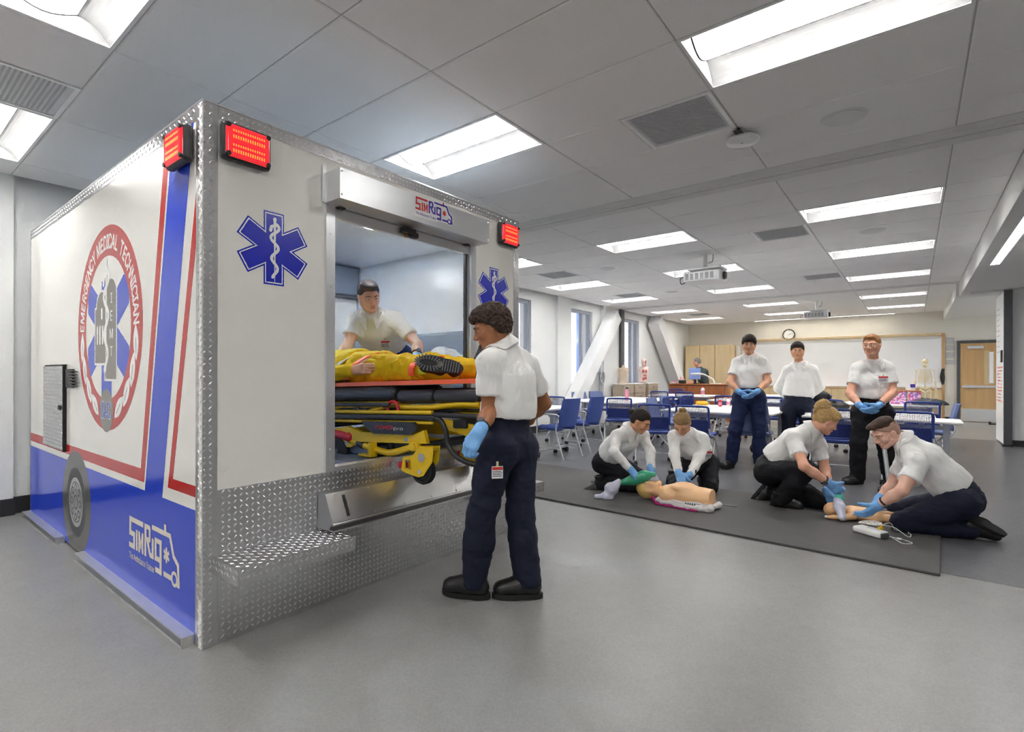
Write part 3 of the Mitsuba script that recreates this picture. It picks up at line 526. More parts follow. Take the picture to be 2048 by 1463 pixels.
part(dl, 'lens', moved(ring, (-1.0, 0, 0)), 'm_white_paint', emitter={'type': 'area', 'radiance': rgb((300, 330, 380))})
# ---------------------------------------------------------------- smooth bodies: blended distance fields turned into meshes
def unit(v): v = np.asarray(v, float); return v / (np.linalg.norm(v) + 1e-12)
def axis(lo, hi, h, fine=None):
    """grid coordinates with step h, or h2 inside each (a, b, h2) of fine"""
    o = [lo]
    while o[-1] < hi:
        st = h
        for a, b, h2 in fine or (): 
            if a <= o[-1] <= b: st = min(st, h2)
        o.append(o[-1] + st)
    return np.array(o, np.float32)
def cone(a, b, ra, rb, wide=None, cap=None, k=None):
    """a tapering bone; wide = (axis, factor) stretches its section, cap = (point, outward normal) ends it flat"""
    a, b = np.asarray(a, float), np.asarray(b, float); ab = b - a; L2 = ab @ ab + 1e-9
    W = 1.0 if wide is None else max(1.0, wide[1])
    def f(X, Y, Z):
        px, py, pz = X - a[0], Y - a[1], Z - a[2]
        t = np.clip((px * ab[0] + py * ab[1] + pz * ab[2]) / L2, 0, 1)
        px, py, pz = px - t * ab[0], py - t * ab[1], pz - t * ab[2]
        if wide is not None:
            n, s = wide; q = (px * n[0] + py * n[1] + pz * n[2]) * (1 / s - 1)
            px, py, pz = px + q * n[0], py + q * n[1], pz + q * n[2]
        d = np.sqrt(px * px + py * py + pz * pz) - (ra + (rb - ra) * t)
        if cap is not None:
            c, n = cap; d = np.maximum(d, (X - c[0]) * n[0] + (Y - c[1]) * n[1] + (Z - c[2]) * n[2])
        return d
    return f, np.minimum(a - ra * W, b - rb * W), np.maximum(a + ra * W, b + rb * W), k
def ell(c, R, r, k=None):
    c, R, r = np.asarray(c, float), np.asarray(R, float), np.asarray(r, float); m = float(min(r)); e = np.sqrt(((R * r[:, None]) ** 2).sum(0))
    def f(X, Y, Z):
        s = 0
        for i in range(3): s = s + (((X - c[0]) * R[i, 0] + (Y - c[1]) * R[i, 1] + (Z - c[2]) * R[i, 2]) / r[i]) ** 2
        return (np.sqrt(s) - 1) * m
    return f, c - e, c + e, k
def field(prims, h, k=0.03, pad=0.02, fine=None, sub=()):
    lo = np.min([p[1] for p in prims], 0) - pad; hi = np.max([p[2] for p in prims], 0) + pad
    ax = [axis(lo[i], hi[i], h, None if fine is None else [(f[i][0], f[i][1], f[i][2]) for f in fine]) for i in range(3)]
    D = np.full([len(a) for a in ax], 0.2, np.float32)
    for grp, sgn in ((prims, 1), (sub, -1)):
        for f, a, b, kk in grp:
            kk = k if kk is None else kk; sl = []
            for i in range(3):
                s0 = max(0, np.searchsorted(ax[i], a[i] - kk - h * 1.5) - 1); s1 = min(len(ax[i]), np.searchsorted(ax[i], b[i] + kk + h * 1.5) + 1); sl.append(slice(s0, max(s1, s0)))
            if any(s.stop - s.start < 1 for s in sl): continue
            sl = tuple(sl); d1 = D[sl]; d2 = f(ax[0][sl[0]][:, None, None], ax[1][sl[1]][None, :, None], ax[2][sl[2]][None, None, :]).astype(np.float32)
            if sgn > 0:
                g = np.clip(0.5 + 0.5 * (d1 - d2) / kk, 0, 1); D[sl] = d1 * (1 - g) + d2 * g - kk * g * (1 - g)
            else:
                g = np.clip(0.5 - 0.5 * (d1 + d2) / kk, 0, 1); D[sl] = d1 * (1 - g) - d2 * g + kk * g * (1 - g)
    return D, ax
def clip(F_, pt, n):
    """keeps the side that n points away from"""
    D, ax = F_
    return np.maximum(D, (ax[0][:, None, None] - pt[0]) * n[0] + (ax[1][None, :, None] - pt[1]) * n[1] + (ax[2][None, None, :] - pt[2]) * n[2]).astype(np.float32), ax
def nets(F_):
    """surface nets of a field"""
    D, ax = F_; s = D < 0
    c = np.zeros(np.array(D.shape) - 1, np.int8)
    for i, j_, k_ in np.ndindex(2, 2, 2): c += s[i:i + c.shape[0], j_:j_ + c.shape[1], k_:k_ + c.shape[2]]
    idx = np.argwhere((c > 0) & (c < 8)); n = len(idx)
    ids = np.full(c.shape, -1, np.int32); ids[tuple(idx.T)] = np.arange(n)
    val = {o: D[idx[:, 0] + o[0], idx[:, 1] + o[1], idx[:, 2] + o[2]] for o in np.ndindex(2, 2, 2)}
    acc = np.zeros((n, 3)); cnt = np.zeros(n)
    for o in np.ndindex(2, 2, 2):
        for a in range(3):
            if o[a]: continue
            q = list(o); q[a] = 1; va, vb = val[o], val[tuple(q)]; m = (va < 0) != (vb < 0)
            t = np.where(m, va / np.where(va == vb, 1, va - vb), 0); p = np.tile(np.array(o, float), (n, 1)); p[:, a] += t
            acc[m] += p[m]; cnt[m] += 1
    loc = acc / cnt[:, None]; V = np.empty((n, 3))
    for a in range(3): x = ax[a].astype(float); V[:, a] = x[idx[:, a]] + loc[:, a] * (x[idx[:, a] + 1] - x[idx[:, a]])
    Fs = []
    for a in range(3):
        b, d = (a + 1) % 3, (a + 2) % 3
        A = np.moveaxis(s, a, 0); e = np.argwhere(A[1:] != A[:-1])
        e2 = np.empty_like(e); other = [x for x in range(3) if x != a]; e2[:, a] = e[:, 0]; e2[:, other[0]] = e[:, 1]; e2[:, other[1]] = e[:, 2]
        ok = (e2[:, b] > 0) & (e2[:, d] > 0) & (e2[:, b] < c.shape[b]) & (e2[:, d] < c.shape[d]); e2 = e2[ok]
        def g(db, dd):
            q = e2.copy(); q[:, b] -= db; q[:, d] -= dd; return ids[tuple(q.T)]
        Q = np.stack([g(1, 1), g(0, 1), g(0, 0), g(1, 0)], 1); inside = s[tuple(e2.T)]
        Q[~inside] = Q[~inside][:, ::-1]; Fs.append(Q)
    Q = np.vstack(Fs)
    return trimesh.Trimesh(V, np.vstack([Q[:, [0, 1, 2]], Q[:, [0, 2, 3]]]), process=False)
def wrinkle(m, amp, freq=14.0, seed=0, stretch=(1, 1, 0.45), dirv=None, octaves=3):
    """folds: pushes the vertices along their normals by noise"""
    v = np.array(m.vertices); n = np.array(m.vertex_normals); p = (v if dirv is None else v @ np.asarray(dirv).T) * np.asarray(stretch) * freq
    d = meshkit.fbm(p + meshkit.noise(v * 6, seed)[:, None] * 1.6, octaves, seed) - 0.5
    ridge = 1 - np.abs(2 * meshkit.noise(p * 1.7 + 9, seed + 5) - 1)
    m.vertices = v + n * (amp * (d * 1.3 + 0.45 * (ridge - .5)))[:, None]
    return m
def blob(prims, h, k=0.01, sub=(), pad=0.01): return nets(field(prims, h, k, pad, None, sub))

# ---------------------------------------------------------------- people
SKIN = {'tan': srgb(150, 98, 66), 'fair': srgb(226, 168, 140), 'olive': srgb(200, 146, 112), 'pale': srgb(232, 182, 160), 'medium': srgb(210, 156, 124), 'dark': srgb(196, 140, 108)}
for n_, c_ in SKIN.items(): mat('skin_' + n_, c_, 0.48, spec=0.35)

for n_, c_ in SKIN.items(): mat('lip_' + n_, [c_[0] * .80, c_[1] * .62, c_[2] * .62], 0.4)
mat('lip', srgb(176, 100, 92), 0.4); mat('eye', srgb(238, 236, 232), 0.15); mat('iris', srgb(48, 32, 24), 0.1)
def cloth_fn(c, a=0.05):
    def f(p, n, uv): return mi.Color3f(c) * (1 + a * (mikit.noise(p.x * 500, p.y * 500, p.z * 500) - 0.5))
    return f
mat('polo', srgb(238, 237, 234), 0.8, spec=0.2, sheen=0.3); mat('navy', srgb(27, 31, 48), 0.75, spec=0.2, sheen=0.3); mat('navy_blue', srgb(29, 38, 70), 0.75, spec=0.2, sheen=0.3); mat('trouser_black', srgb(24, 24, 28), 0.75, spec=0.2, sheen=0.2)
mat('glove', srgb(118, 172, 226), 0.45, spec=0.4); mat('leather', srgb(24, 23, 23), 0.38, spec=0.5); mat('sole', srgb(20, 20, 20), 0.7); mat('polo_dark', srgb(52, 66, 64), 0.8)
mat('badge_red', srgb(200, 54, 56), 0.4); mat('badge_white', srgb(238, 236, 236), 0.3); mat('badge_print', srgb(120, 120, 128), 0.4); mat('clip', srgb(222, 214, 170), 0.3); mat('beard', srgb(70, 52, 42), 0.8)
def hair_mat(n_, c):
    def f(p, n, uv):
        a = mikit.noise(p.x * 260, p.y * 260, p.z * 60); b = mikit.noise(p.x * 40, p.y * 40, p.z * 40)
        return mi.Color3f(c) * (0.55 + 0.75 * a * (0.6 + 0.6 * b))
    mat('hair_' + n_, mikit.proc(f), 0.62, spec=0.22)
hair_mat('curly', srgb(58, 44, 37)); hair_mat('black', srgb(40, 33, 30)); hair_mat('brown', srgb(66, 48, 38)); hair_mat('blond', srgb(186, 152, 100)); hair_mat('darkblond', srgb(150, 122, 84)); hair_mat('ginger', srgb(166, 116, 74)); hair_mat('gray', srgb(128, 126, 124))

def hand_prims(w, d, t, curl=0.5, s=1.0, e=0.0, side=1, spread=0.0, thumb=0.6):
    """wrist w, finger direction d, thumb side t; the palm faces side * (d x t)"""
    d = unit(d); t = unit(np.asarray(t, float) - d * (np.asarray(t, float) @ d)); n = np.cross(d, t) * side
    P_ = lambda a, b, c=0: np.asarray(w, float) + s * (d * a + t * b + n * c)
    o = [cone(P_(-.035, 0), P_(.0, 0), .027 * s + e, .026 * s + e, (t, 1.18), k=.02)]
    ys = [.030, .010, -.011, -.030]; rs = [.0098, .0102, .0096, .0085]; ls = [(.041, .025, .021), (.045, .029, .023), (.042, .027, .022), (.033, .021, .019)]
    for y, r, l in zip(ys, rs, ls):
        o.append(cone(P_(.012, y * .62), P_(.086 - abs(y - .005) * .25, y, .002), .0165 * s + e, .0128 * s + e, k=.012))
        p = P_(.088 - abs(y - .005) * .25, y, .002); a = curl * .55; dd = d + t * (y * 3.0 * spread)
        dd = unit(dd)
        for q, L in enumerate(l):
            v = dd * math.cos(a) + n * math.sin(a); p2 = p + v * L * s
            o.append(cone(p, p2, (r - q * .0009) * s + e, (r - (q + 1) * .0009) * s + e, k=.0035)); p = p2; a += curl * (.95 if q == 0 else .75)
    b0 = P_(.018, .024, .006); b1 = P_(.048, .050, .014 + .012 * curl); v = unit(d * (.75 - .2 * thumb) + t * (.55 * (1 - curl * .5)) + n * (.25 + .55 * curl))
    b2 = b1 + v * .034 * s; b3 = b2 + unit(v + n * .35 * curl - t * .25 * curl) * .027 * s
    o += [cone(b0, b1, .017 * s + e, .0128 * s + e, k=.012), cone(b1, b2, .0118 * s + e, .0105 * s + e, k=.005), cone(b2, b3, .0105 * s + e, .0088 * s + e, k=.004)]
    return o
def head_prims(c, f, u, s, fem=False):
    f = unit(f); u = unit(u - f * (u @ f)); r = np.cross(f, u); R = np.array([r, f, u]); E = lambda x, y, z, a, b, g, k=None: ell(c + s * (r * x + f * y + u * z), R, (a * s, b * s, g * s), k)
    Q = lambda x, y, z: c + s * (r * x + f * y + u * z)
    o = [E(0, -.014, .032, .0755, .094, .086), E(0, .022, -.028, .060, .066, .084, .03), E(0, -.02, -.03, .062, .07, .06, .03)]
    jw = .9 if fem else 1.0
    for sg in (-1, 1):
        o += [cone(Q(sg * .052 * jw, .0, -.062), Q(sg * .018, .066, -.098), .022 * s, .017 * s, k=.025), E(sg * .040, .052, -.028, .024, .028, .026, .02),
              cone(Q(sg * .012, .083, .024), Q(sg * .050, .066, .022), .010 * s, .010 * s, k=.014),
              E(sg * .077, -.008, -.012, .009, .021, .032, .006), E(sg * .080, -.012, -.002, .009, .020, .022, .004)]
        o.append(cone(Q(sg * .011, .098, -.038), Q(sg * .012, .092, -.036), .0085 * s, .0085 * s, k=.008))
        o.append(E(sg * .031, .0805, .0005, .0165, .010, .0095, .006))
    o += [E(0, .070, -.098, .020, .016, .016, .018), cone(Q(0, .088, .012), Q(0, .110, -.030), .0085 * s, .0115 * s, k=.014), cone(Q(-.017, .0885, -.0595), Q(.017, .0885, -.0595), .0066 * s, .0066 * s, k=.007), cone(Q(-.015, .087, -.0695), Q(.015, .087, -.0695), .0076 * s, .0076 * s, k=.007)]
    sub = [E(sg * .032, .100, .003, .016, .016, .011, .012) for sg in (-1, 1)] + [cone(Q(-.019, .0965, -.0645), Q(.019, .0965, -.0645), .0018 * s, .0018 * s, k=.004)]
    return o, sub, R
def hair_mesh(c, R, s, style, h):
    """hair lies on the skull inside a hair line, plus tufts given in head units (right, forward, up, radii)"""
    r, f, u = R; E = lambda x, y, z, a, b, g, k=.02: ell(c + s * (r * x + f * y + u * z), R, (a * s, b * s, g * s), k)
    t = style.get('t', .010)
    pr = [E(0, -.014, .034, .0755 + t, .094 + t, .088 + t), E(0, -.035, -.005, .070 + t * .8, .068 + t * .8, .07 + t * .6)] + [E(*q) for q in style.get('tufts', ())]
    D, ax = field(pr, h, .018, .015)
    X, Y, Z = np.meshgrid(*ax, indexing='ij'); dx, dy, dz = X - c[0], Y - c[1], Z - c[2]
    lx, ly, lz = ((dx * a[0] + dy * a[1] + dz * a[2]) / s for a in (r, f, u))
    line = np.interp(ly, style.get('ly', [-.13, -.05, -.015, .012, .04, .075, .10]), style.get('lz', [-.085, -.075, -.035, .012, .032, .062, .075]))
    line = line + .014 * (meshkit.noise(np.stack([lx * 55, ly * 30, 0 * lx], -1), 3) - .5)
    D = D + (np.clip(.024 - (lz - line), 0, .024) * style.get('taper', .35) * s).astype(np.float32)
    D = np.maximum(D, ((line - lz) * .6 * s).astype(np.float32))
    if 'free' in style:      # tufts that the hair line does not trim
        D2, _ = field([E(*q) for q in style['free']] + [pr[0]], h, .012, .015) if False else (None, None)
    if style.get('curls'):
        rr = np.random.default_rng(5); m0 = nets((D, ax)); vv_ = np.array(m0.vertices)[rr.permutation(len(m0.vertices))[:style['curls']]]; kk = style.get('curl_r', .011) * s
        for p_ in vv_:
            rad = kk * rr.uniform(.7, 1.25); sl = [slice(max(0, np.searchsorted(ax[i], p_[i] - rad * 1.5)), np.searchsorted(ax[i], p_[i] + rad * 1.5)) for i in range(3)]; sl = tuple(sl)
            d2 = np.sqrt((ax[0][sl[0]][:, None, None] - p_[0]) ** 2 + (ax[1][sl[1]][None, :, None] - p_[1]) ** 2 + (ax[2][sl[2]][None, None, :] - p_[2]) ** 2) - rad
            D[sl] = np.minimum(D[sl], d2)
    m = nets((D, ax)); m.merge_vertices()
    v = np.array(m.vertices); n = np.array(m.vertex_normals); q = (v - c) @ R.T / s
    a = style.get('amp', .004); fr = style.get('freq', 60)
    st = np.array(style.get('strand', (1, .25, .5)))
    m.vertices = v + n * (a * (2 * meshkit.fbm(q * fr * st, 3, 4) - 1))[:, None]
    ms = [m]
    if 'free' in style:
        b = blob([E(*q) for q in style['free']], h, .012); v = np.array(b.vertices); n = np.array(b.vertex_normals); q = (v - c) @ R.T / s
        b.vertices = v + n * (a * 1.6 * (2 * meshkit.fbm(q * fr, 3, 6) - 1))[:, None]; ms.append(b)
    return cat(*ms)
def person(J, label, skin='medium', hair='black', style=None, shirt='polo', long=False, trousers='navy', gloves='LR', curl=(.5, .5), build=1.0, s=1.0, fem=False, h=.010, hh=.005, eyes='down', watch=None, badge=None, seed=1, shoe_m='leather', belt=True, group=None, collar=True, spread=(0., 0.), hs=1.0, sleeve=.62):
    J = {k: (np.array(v, float) if not isinstance(v, tuple) else tuple(np.array(x, float) for x in v)) for k, v in J.items()}
    root = thing('person', label, 'person', group)
    lat = unit(J['shR'] - J['shL']); latp = unit(J['hipR'] - J['hipL']); pel, chest, neck, head = J['pel'], J['chest'], J['neck'], J['head']
    waist = pel + .48 * (chest - pel); u0 = unit(waist - pel); b = build
    front = unit(np.cross(unit(chest - pel), lat)) * -1
    front = unit(np.cross(lat, unit(chest - pel))) * -1
    if front @ J['hf'] < -.2: front = -front
    tu = unit(neck - pel)
    for q in 'LR': J['sh' + q] = J['sh' + q] - .022 * tu + (.012 if q == 'L' else -.012) * lat
    sin = {q: J['sh' + q] + (.035 if q == 'L' else -.035) * lat for q in 'LR'}
    cap_lo, cap_hi = (pel + u0 * .115, -u0), (pel + u0 * .120, u0)
    def torso(e, cap=None, low=0.0):
        return [cone(pel, waist, .106 * b + e + low, .102 * b + e + low, (latp, 1.36), cap=cap), cone(waist, chest, .102 * b + e + low * .8, .116 * b + e, (lat, 1.34), cap=cap), cone(chest, neck - .03 * tu, .108 * b + e, .062 + e, (lat, 1.25)),
                cone(sin['L'], sin['R'], .050 * b + e, .050 * b + e)] + [cone(neck - .015 * tu, J['sh' + q], .048 + e, .046 * b + e, k=.05) for q in 'LR']
    fmul = .90 if fem else 1.0
    arms = []; ul = .011 if long else 0.0
    for q in 'LR':
        us = .046 if not long else .042
        sh_, el_, wr_ = J['sh' + q], J['el' + q], J['wr' + q]; m_ = el_ + .35 * (wr_ - el_); s_e = sh_ + (el_ - sh_) * (sleeve - .05)
        arms += [cone(sh_, s_e, us * fmul * b, us * fmul * b), cone(s_e, el_, .047 * fmul * b - ul, .042 * fmul - ul), cone(el_, m_, .042 * fmul - ul, .043 * fmul - ul, k=.02), cone(m_, wr_, .043 * fmul - ul, .028 * fmul - ul * .3, k=.02)]
    def legs(e):
        o = [cone(J['hipL'], J['hipR'], .098 * b + e, .098 * b + e, k=.04)]
        for q in 'LR':
            kn, an = J['kn' + q], J['an' + q]
            o += [cone(J['hip' + q], kn, .094 * b + e, .063 + e, k=.03), cone(kn, kn + .35 * (an - kn), .061 + e, .060 + e, k=.03), cone(kn + .35 * (an - kn), an, .060 + e, .046 + e, k=.03)]
        return o
    hp, hsub, R = head_prims(head, J['hf'], J['hu'], s, fem)
    up_n = unit(head - neck)
    body = torso(-.010) + arms + legs(-.012) + [cone(neck - .03 * up_n, head - R[2] * .055 * s - R[1] * .018 * s, .058 * (.88 if fem else 1), .053 * (.88 if fem else 1), k=.03)] + hp
    fine = [[(head[i] - .15, head[i] + .15, hh) for i in range(3)]]
    for q in 'LR':
        body += hand_prims(J['wr' + q], J['h' + q][0], J['h' + q][1], curl['LR'.index(q)], .97 * hs, -.001 if q in gloves else 0.0, 1 if q == 'L' else -1, spread['LR'.index(q)])
    m = nets(field(body, h, .03, .02, fine, hsub))
    part(root, 'body', m, 'm_skin_' + skin, smooth=True)
    shirt_v = None
    for q in 'LR':
        foot(root, J['an' + q], J['to' + q], J['kn' + q], shoe_m)
    # face
    c = head; Q = lambda x, y, z: c + s * (R[0] * x + R[1] * y + R[2] * z)
    for sg in (-1, 1):
        if eyes == 'open':
            ey = part(root, 'eye', sph(Q(sg * .0315, .0818, .000), .0112 * s, 16), 'm_eye', smooth=True); part(ey, 'iris', sph(Q(sg * .0315, .0882, .000), .0062 * s, 12), 'm_iris', smooth=True)
        part(root, 'eyelash', tube(bez([Q(sg * .020, .0895, .001), Q(sg * .032, .0925 if eyes == 'open' else .0905, .0050 if eyes == 'open' else -.002), Q(sg * .044, .0835, .000)], 6), .0013 * s, 6), 'm_iris', smooth=True)
        part(root, 'eyebrow', tube(bez([Q(sg * .015, .0945, .020), Q(sg * .032, .0930, .0265), Q(sg * .052, .0785, .021)], 6), np.interp(np.linspace(0, 1, 13), [0, .4, 1], [.0026, .0028, .0012]) * s, 6), 'm_hair_' + ('brown' if hair == 'gray' else hair), smooth=True)
    part(root, 'lips', blob([cone(Q(-.016, .0912, -.0605), Q(.016, .0912, -.0605), .0042 * s, .0042 * s), cone(Q(-.013, .0906, -.0690), Q(.013, .0906, -.0690), .0050 * s, .0050 * s)], .0026, .003), 'm_lip_' + skin, smooth=True)
    if style is not None and style.get('fade'):
        mat('fade_' + skin, [.45 * x + .12 * y for x, y in zip(SKIN[skin], (.3, .2, .15))], .7); part(root, 'stubble', hair_mesh(head, R, s, dict(t=.0045, amp=0.0, taper=.15, lz=style['fade']), max(.0045, hh)), 'm_fade_' + skin, smooth=True)
    if style is not None: part(root, 'hair', hair_mesh(head, R, s, style, max(.0045, hh)), 'm_hair_' + hair, smooth=True)
    # shirt
    bp_ = pel + u0 * .115
    sl = []
    for q in 'LR':
        sh, el, wr = J['sh' + q], J['el' + q], J['wr' + q]; d = unit(el - sh); L = np.linalg.norm(el - sh)
        sh = sh - .012 * tu
        if long: sl += [cone(sh, el, .061 * fmul * b, .053 * fmul, k=.02), cone(el, wr - unit(wr - el) * .01, .056 * fmul, .040 * fmul, cap=(wr - unit(wr - el) * .012, unit(wr - el)), k=.03)]
        else: sl += [cone(sh, sh + d * (L * sleeve + .03), .062 * b, .071 * b, cap=(sh + d * L * sleeve, d), k=.035)]
    hemc = bp_ + u0 * .035
    m = nets(field(torso(.013, cap_lo, .012) + sl + [cone(hemc, hemc + u0 * .06, .122 * b + .012, .118 * b + .010, (latp, 1.34), cap=cap_lo, k=.04)], h * .8, .028, .02, None, []))
    TF = np.array([lat, front, tu]); m = wrinkle(wrinkle(m, .014, 7, seed, (1, 1, .4), TF, 2), .010, 20, seed + 3, (1, 1, .45), TF)
    sk = part(root, 'shirt', m, 'm_' + shirt, smooth=True); shirt_v = np.array(m.vertices); trimesh_shirt = m
    if collar:
        # folded collar: a flared band round the neck with two points in front
        nd = unit(up_n + .5 * unit(neck - chest)); fx = unit(front - nd * (front @ nd)); rx = np.cross(fx, nd); V, F = [], []
        a = np.linspace(.30, 2 * np.pi - .30, 41)
        cc = neck + nd * .006
        for k_, th in enumerate(a):
            dv = fx * math.cos(th) + rx * math.sin(th); fr = max(0, math.cos(th)); fb_ = .010 * fr
            pt = max(0, 1 - min(abs(th - .30), abs(2 * np.pi - .30 - th)) / .45)
            top = cc + dv * (.066 + fb_) + nd * (.042 - .030 * fr); mid = cc + dv * (.072 + fb_) + nd * (.044 - .030 * fr)
            bot = cc + dv * (.106 + .012 * fr + .020 * pt) + nd * (-.012 - .040 * fr - .030 * pt); inn = cc + dv * (.092 + .010 * fr + .018 * pt) + nd * (-.016 - .042 * fr - .030 * pt)
            V += [top, mid, bot, inn]
        for k_ in range(len(a) - 1):
            for q in range(4): A, B = 4 * k_ + q, 4 * k_ + (q + 1) % 4; F += [[A, B, B + 4], [A, B + 4, A + 4]]
        m = trimesh.Trimesh(V, F, process=False); m = m.subdivide()
        from scipy.spatial import cKDTree
        sm_ = trimesh_shirt; kd = cKDTree(sm_.vertices); vv = np.array(m.vertices); lift = .0055 + .004 * (np.arange(len(vv)) % 2)
        for _ in range(3):
            dd, ii = kd.query(vv); nn_ = np.array(sm_.vertex_normals)[ii]; sd = ((vv - np.array(sm_.vertices)[ii]) * nn_).sum(1)
            low_ = (vv - cc) @ nd < .030
            mv = np.where(low_ & (sd < .006), .006 - sd, 0); vv = vv + nn_ * mv[:, None]
        m.vertices = vv
        part(sk, 'collar', m, 'm_' + shirt, smooth=True)
    # trousers
    cp = [(J['an' + q] + unit(J['kn' + q] - J['an' + q]) * -.01, unit(J['an' + q] - J['kn' + q])) for q in 'LR']
    tr = [cone(pel, waist, .106 * b + .014, .102 * b + .014, (latp, 1.36), cap=cap_hi)] + [p for p in legs(.014)]
    for q, (pt, n_) in zip('LR', cp):
        kn, an = J['kn' + q], J['an' + q]; tr.append(cone(kn + .4 * (an - kn), an + unit(an - kn) * .05, .072, .068, cap=(an + unit(an - kn) * .025, n_), k=.03))
    F_ = field(tr, h * .9, .03, .02)
    part(root, 'trousers', wrinkle(wrinkle(nets(F_), .022, 7, seed + 20, (1, 1, .7), None, 2), .010, 18, seed + 23, (1, 1, .9)), 'm_' + trousers, smooth=True)
    if belt:
        F_ = field([cone(pel, waist, .106 * b + .024, .102 * b + .022, (latp, 1.36))], h * .8, .03, .02); F_ = clip(clip(F_, bp_ + u0 * .018, u0), bp_ - u0 * .018, -u0)
        bk = part(root, 'belt', nets(F_), 'm_leather', smooth=30)
        bc = bp_ + front * (.108 * b + .022)
        part(bk, 'buckle', onto(ext(sbox(-.024, -.019, .024, .019).difference(sbox(-.017, -.012, .017, .012)), .005), bc, -np.cross(front, u0) * -1, u0), 'm_chrome')
    # gloves
    for q in gloves:
        w, (d, t) = J['wr' + q], J['h' + q]; d = unit(d); i = 'LR'.index(q)
        pr = hand_prims(w, d, t, curl[i], hs, .0022, 1 if q == 'L' else -1, spread[i])
        fa = unit(J['el' + q] - w); pr.append(cone(w, w + fa * .045, .030 * hs, .034 * hs, cap=(w + fa * .04, fa), k=.02))
        part(root, 'glove', wrinkle(blob(pr, .0042, .004), .0022, 60, seed), 'm_glove', smooth=True, label='light blue nitrile glove')
    if watch:
        w, fa = J['wr' + watch], unit(J['el' + watch] - J['wr' + watch]); c0 = w + fa * .062; nrm_ = unit(np.cross(J['h' + watch][0], J['h' + watch][1])) * (-1 if watch == 'L' else 1); nrm_ = unit(nrm_ - fa * (nrm_ @ fa)); t_ = np.cross(fa, nrm_)
        a = np.arange(24) / 24 * 2 * np.pi; wk = part(root, 'watch', tube([c0 + .0355 * (math.cos(x) * nrm_ + math.sin(x) * t_) for x in a], .0075, 8, True), 'm_black', smooth=True, label='dark wristwatch')
        part(wk, 'dial', cyl(c0 + nrm_ * .034, c0 + nrm_ * .047, .019, 20), 'm_dark_gray')
    if badge is not None: id_badge(root, *badge)
    return root, dict(lat=lat, front=front, R=R, u0=u0, shirt=shirt_v)
def foot(root, an, to, kn, m):
    """a lace-up boot: upper > sole, cuff"""
    an, kn = np.array(an, float), np.array(kn, float); f = unit(to); sh = unit(kn - an); u = unit(sh - f * (sh @ f))
    if abs(sh @ f) > .93: u = unit(np.array([0, 0, 1.0]) - f * f[2])
    r = np.cross(f, u); Q = lambda x, y, z: an + r * x + f * y + u * z
    pr = [cone(Q(0, -.040, -.040), Q(0, .04, -.040), .042, .044, k=.03), cone(Q(0, .05, -.042), Q(0, .140, -.048), .044, .040, (r, 1.15), k=.03), cone(Q(0, -.008, .10), Q(0, -.018, -.03), .054, .047, k=.03), cone(Q(0, .01, -.005), Q(0, .10, -.035), .046, .040, k=.03), ell(Q(0, .150, -.050), np.array([r, f, u]), (.050, .044, .038), .02)]
    F_ = field(pr, .008, .02, .01); F_ = clip(F_, Q(0, 0, -.080), -u); F_ = clip(F_, Q(0, 0, .10), u)
    k = part(root, 'boot', nets(F_), 'm_' + m, smooth=True)
    t = np.linspace(0, 2 * np.pi, 28, endpoint=False); yy = np.cos(t); w_ = .052 * np.clip(np.sin(t), -1, 1) * (.86 + .20 * np.clip(yy + .2, 0, 1) - .10 * np.exp(-((yy + .15) / .25) ** 2))
    poly = Polygon(np.c_[w_, .056 + .142 * yy]).buffer(.004)
    part(k, 'sole', onto(cat(ext(poly, .028)), Q(0, 0, -.100), r, f), 'm_sole')
    la = [tube(bez([Q(-.026 + .004 * q, .035 + .021 * q, .012 - .014 * q), Q(0, .040 + .021 * q, .030 - .014 * q), Q(.026 - .004 * q, .035 + .021 * q, .012 - .014 * q)], 4), .003, 5) for q in range(4)]
    part(k, 'lace', cat(*la), 'm_rubber', kind='stuff')
def id_badge(root, c, right, up, w=.075, h_=.085):
    c, right, up = np.array(c, float), unit(right), None if up is None else unit(up); up = unit(up - right * (up @ right)); n = np.cross(right, up)
    k = part(root, 'badge', onto(rbox(-w / 2, w / 2, -h_ / 2, h_ / 2, 0, .004, .002, 6), c, right, up), 'm_badge_white', label='white name badge with a red band')
    part(k, 'band', onto(bx(-w / 2 + .003, w / 2 - .003, h_ * .20, h_ * .44, .004, .0048), c, right, up), 'm_badge_red')
    part(k, 'print', onto(cat(*[bx(-w * .42, w * (.42 - .1 * (q % 2)), -h_ * .34 + q * h_ * .13, -h_ * .27 + q * h_ * .13, .004, .0046) for q in range(4)]), c, right, up), 'm_badge_print', kind='stuff')
    part(k, 'clip', onto(cat(bx(-.006, .006, h_ * .45, h_ * .45 + .028, 0, .004)), c, right, up), 'm_clip')
# ---------------------------------------------------------------- tables, chairs and the far end of the classroom
mat('table_top', srgb(236, 236, 232), 0.35); mat('table_edge', srgb(206, 205, 200), 0.5); mat('table_leg', srgb(196, 198, 200), 0.4, metal=.3)
mat('chair_blue', srgb(44, 66, 140), 0.55); mat('chair_mesh', srgb(38, 52, 118), 0.6); mat('uphol_blue', srgb(62, 82, 150), 0.85, sheen=.3); mat('uphol_gray', srgb(104, 116, 156), 0.85); mat('chair_leg', srgb(206, 208, 212), 0.35, metal=.4)
mat('wood', mikit.proc(lambda p, n, uv: mikit.mix(srgb(196, 160, 112), srgb(176, 138, 92), mikit.fbm(p.x * 18 + p.y * 18, p.z * 1.6, 0.0, octaves=3))), 0.45)
mat('wood_red', mikit.proc(lambda p, n, uv: mikit.mix(srgb(176, 106, 58), srgb(150, 84, 44), mikit.fbm(p.x * 16 + p.y * 16, p.z * 2, 0.0, octaves=3))), 0.4)
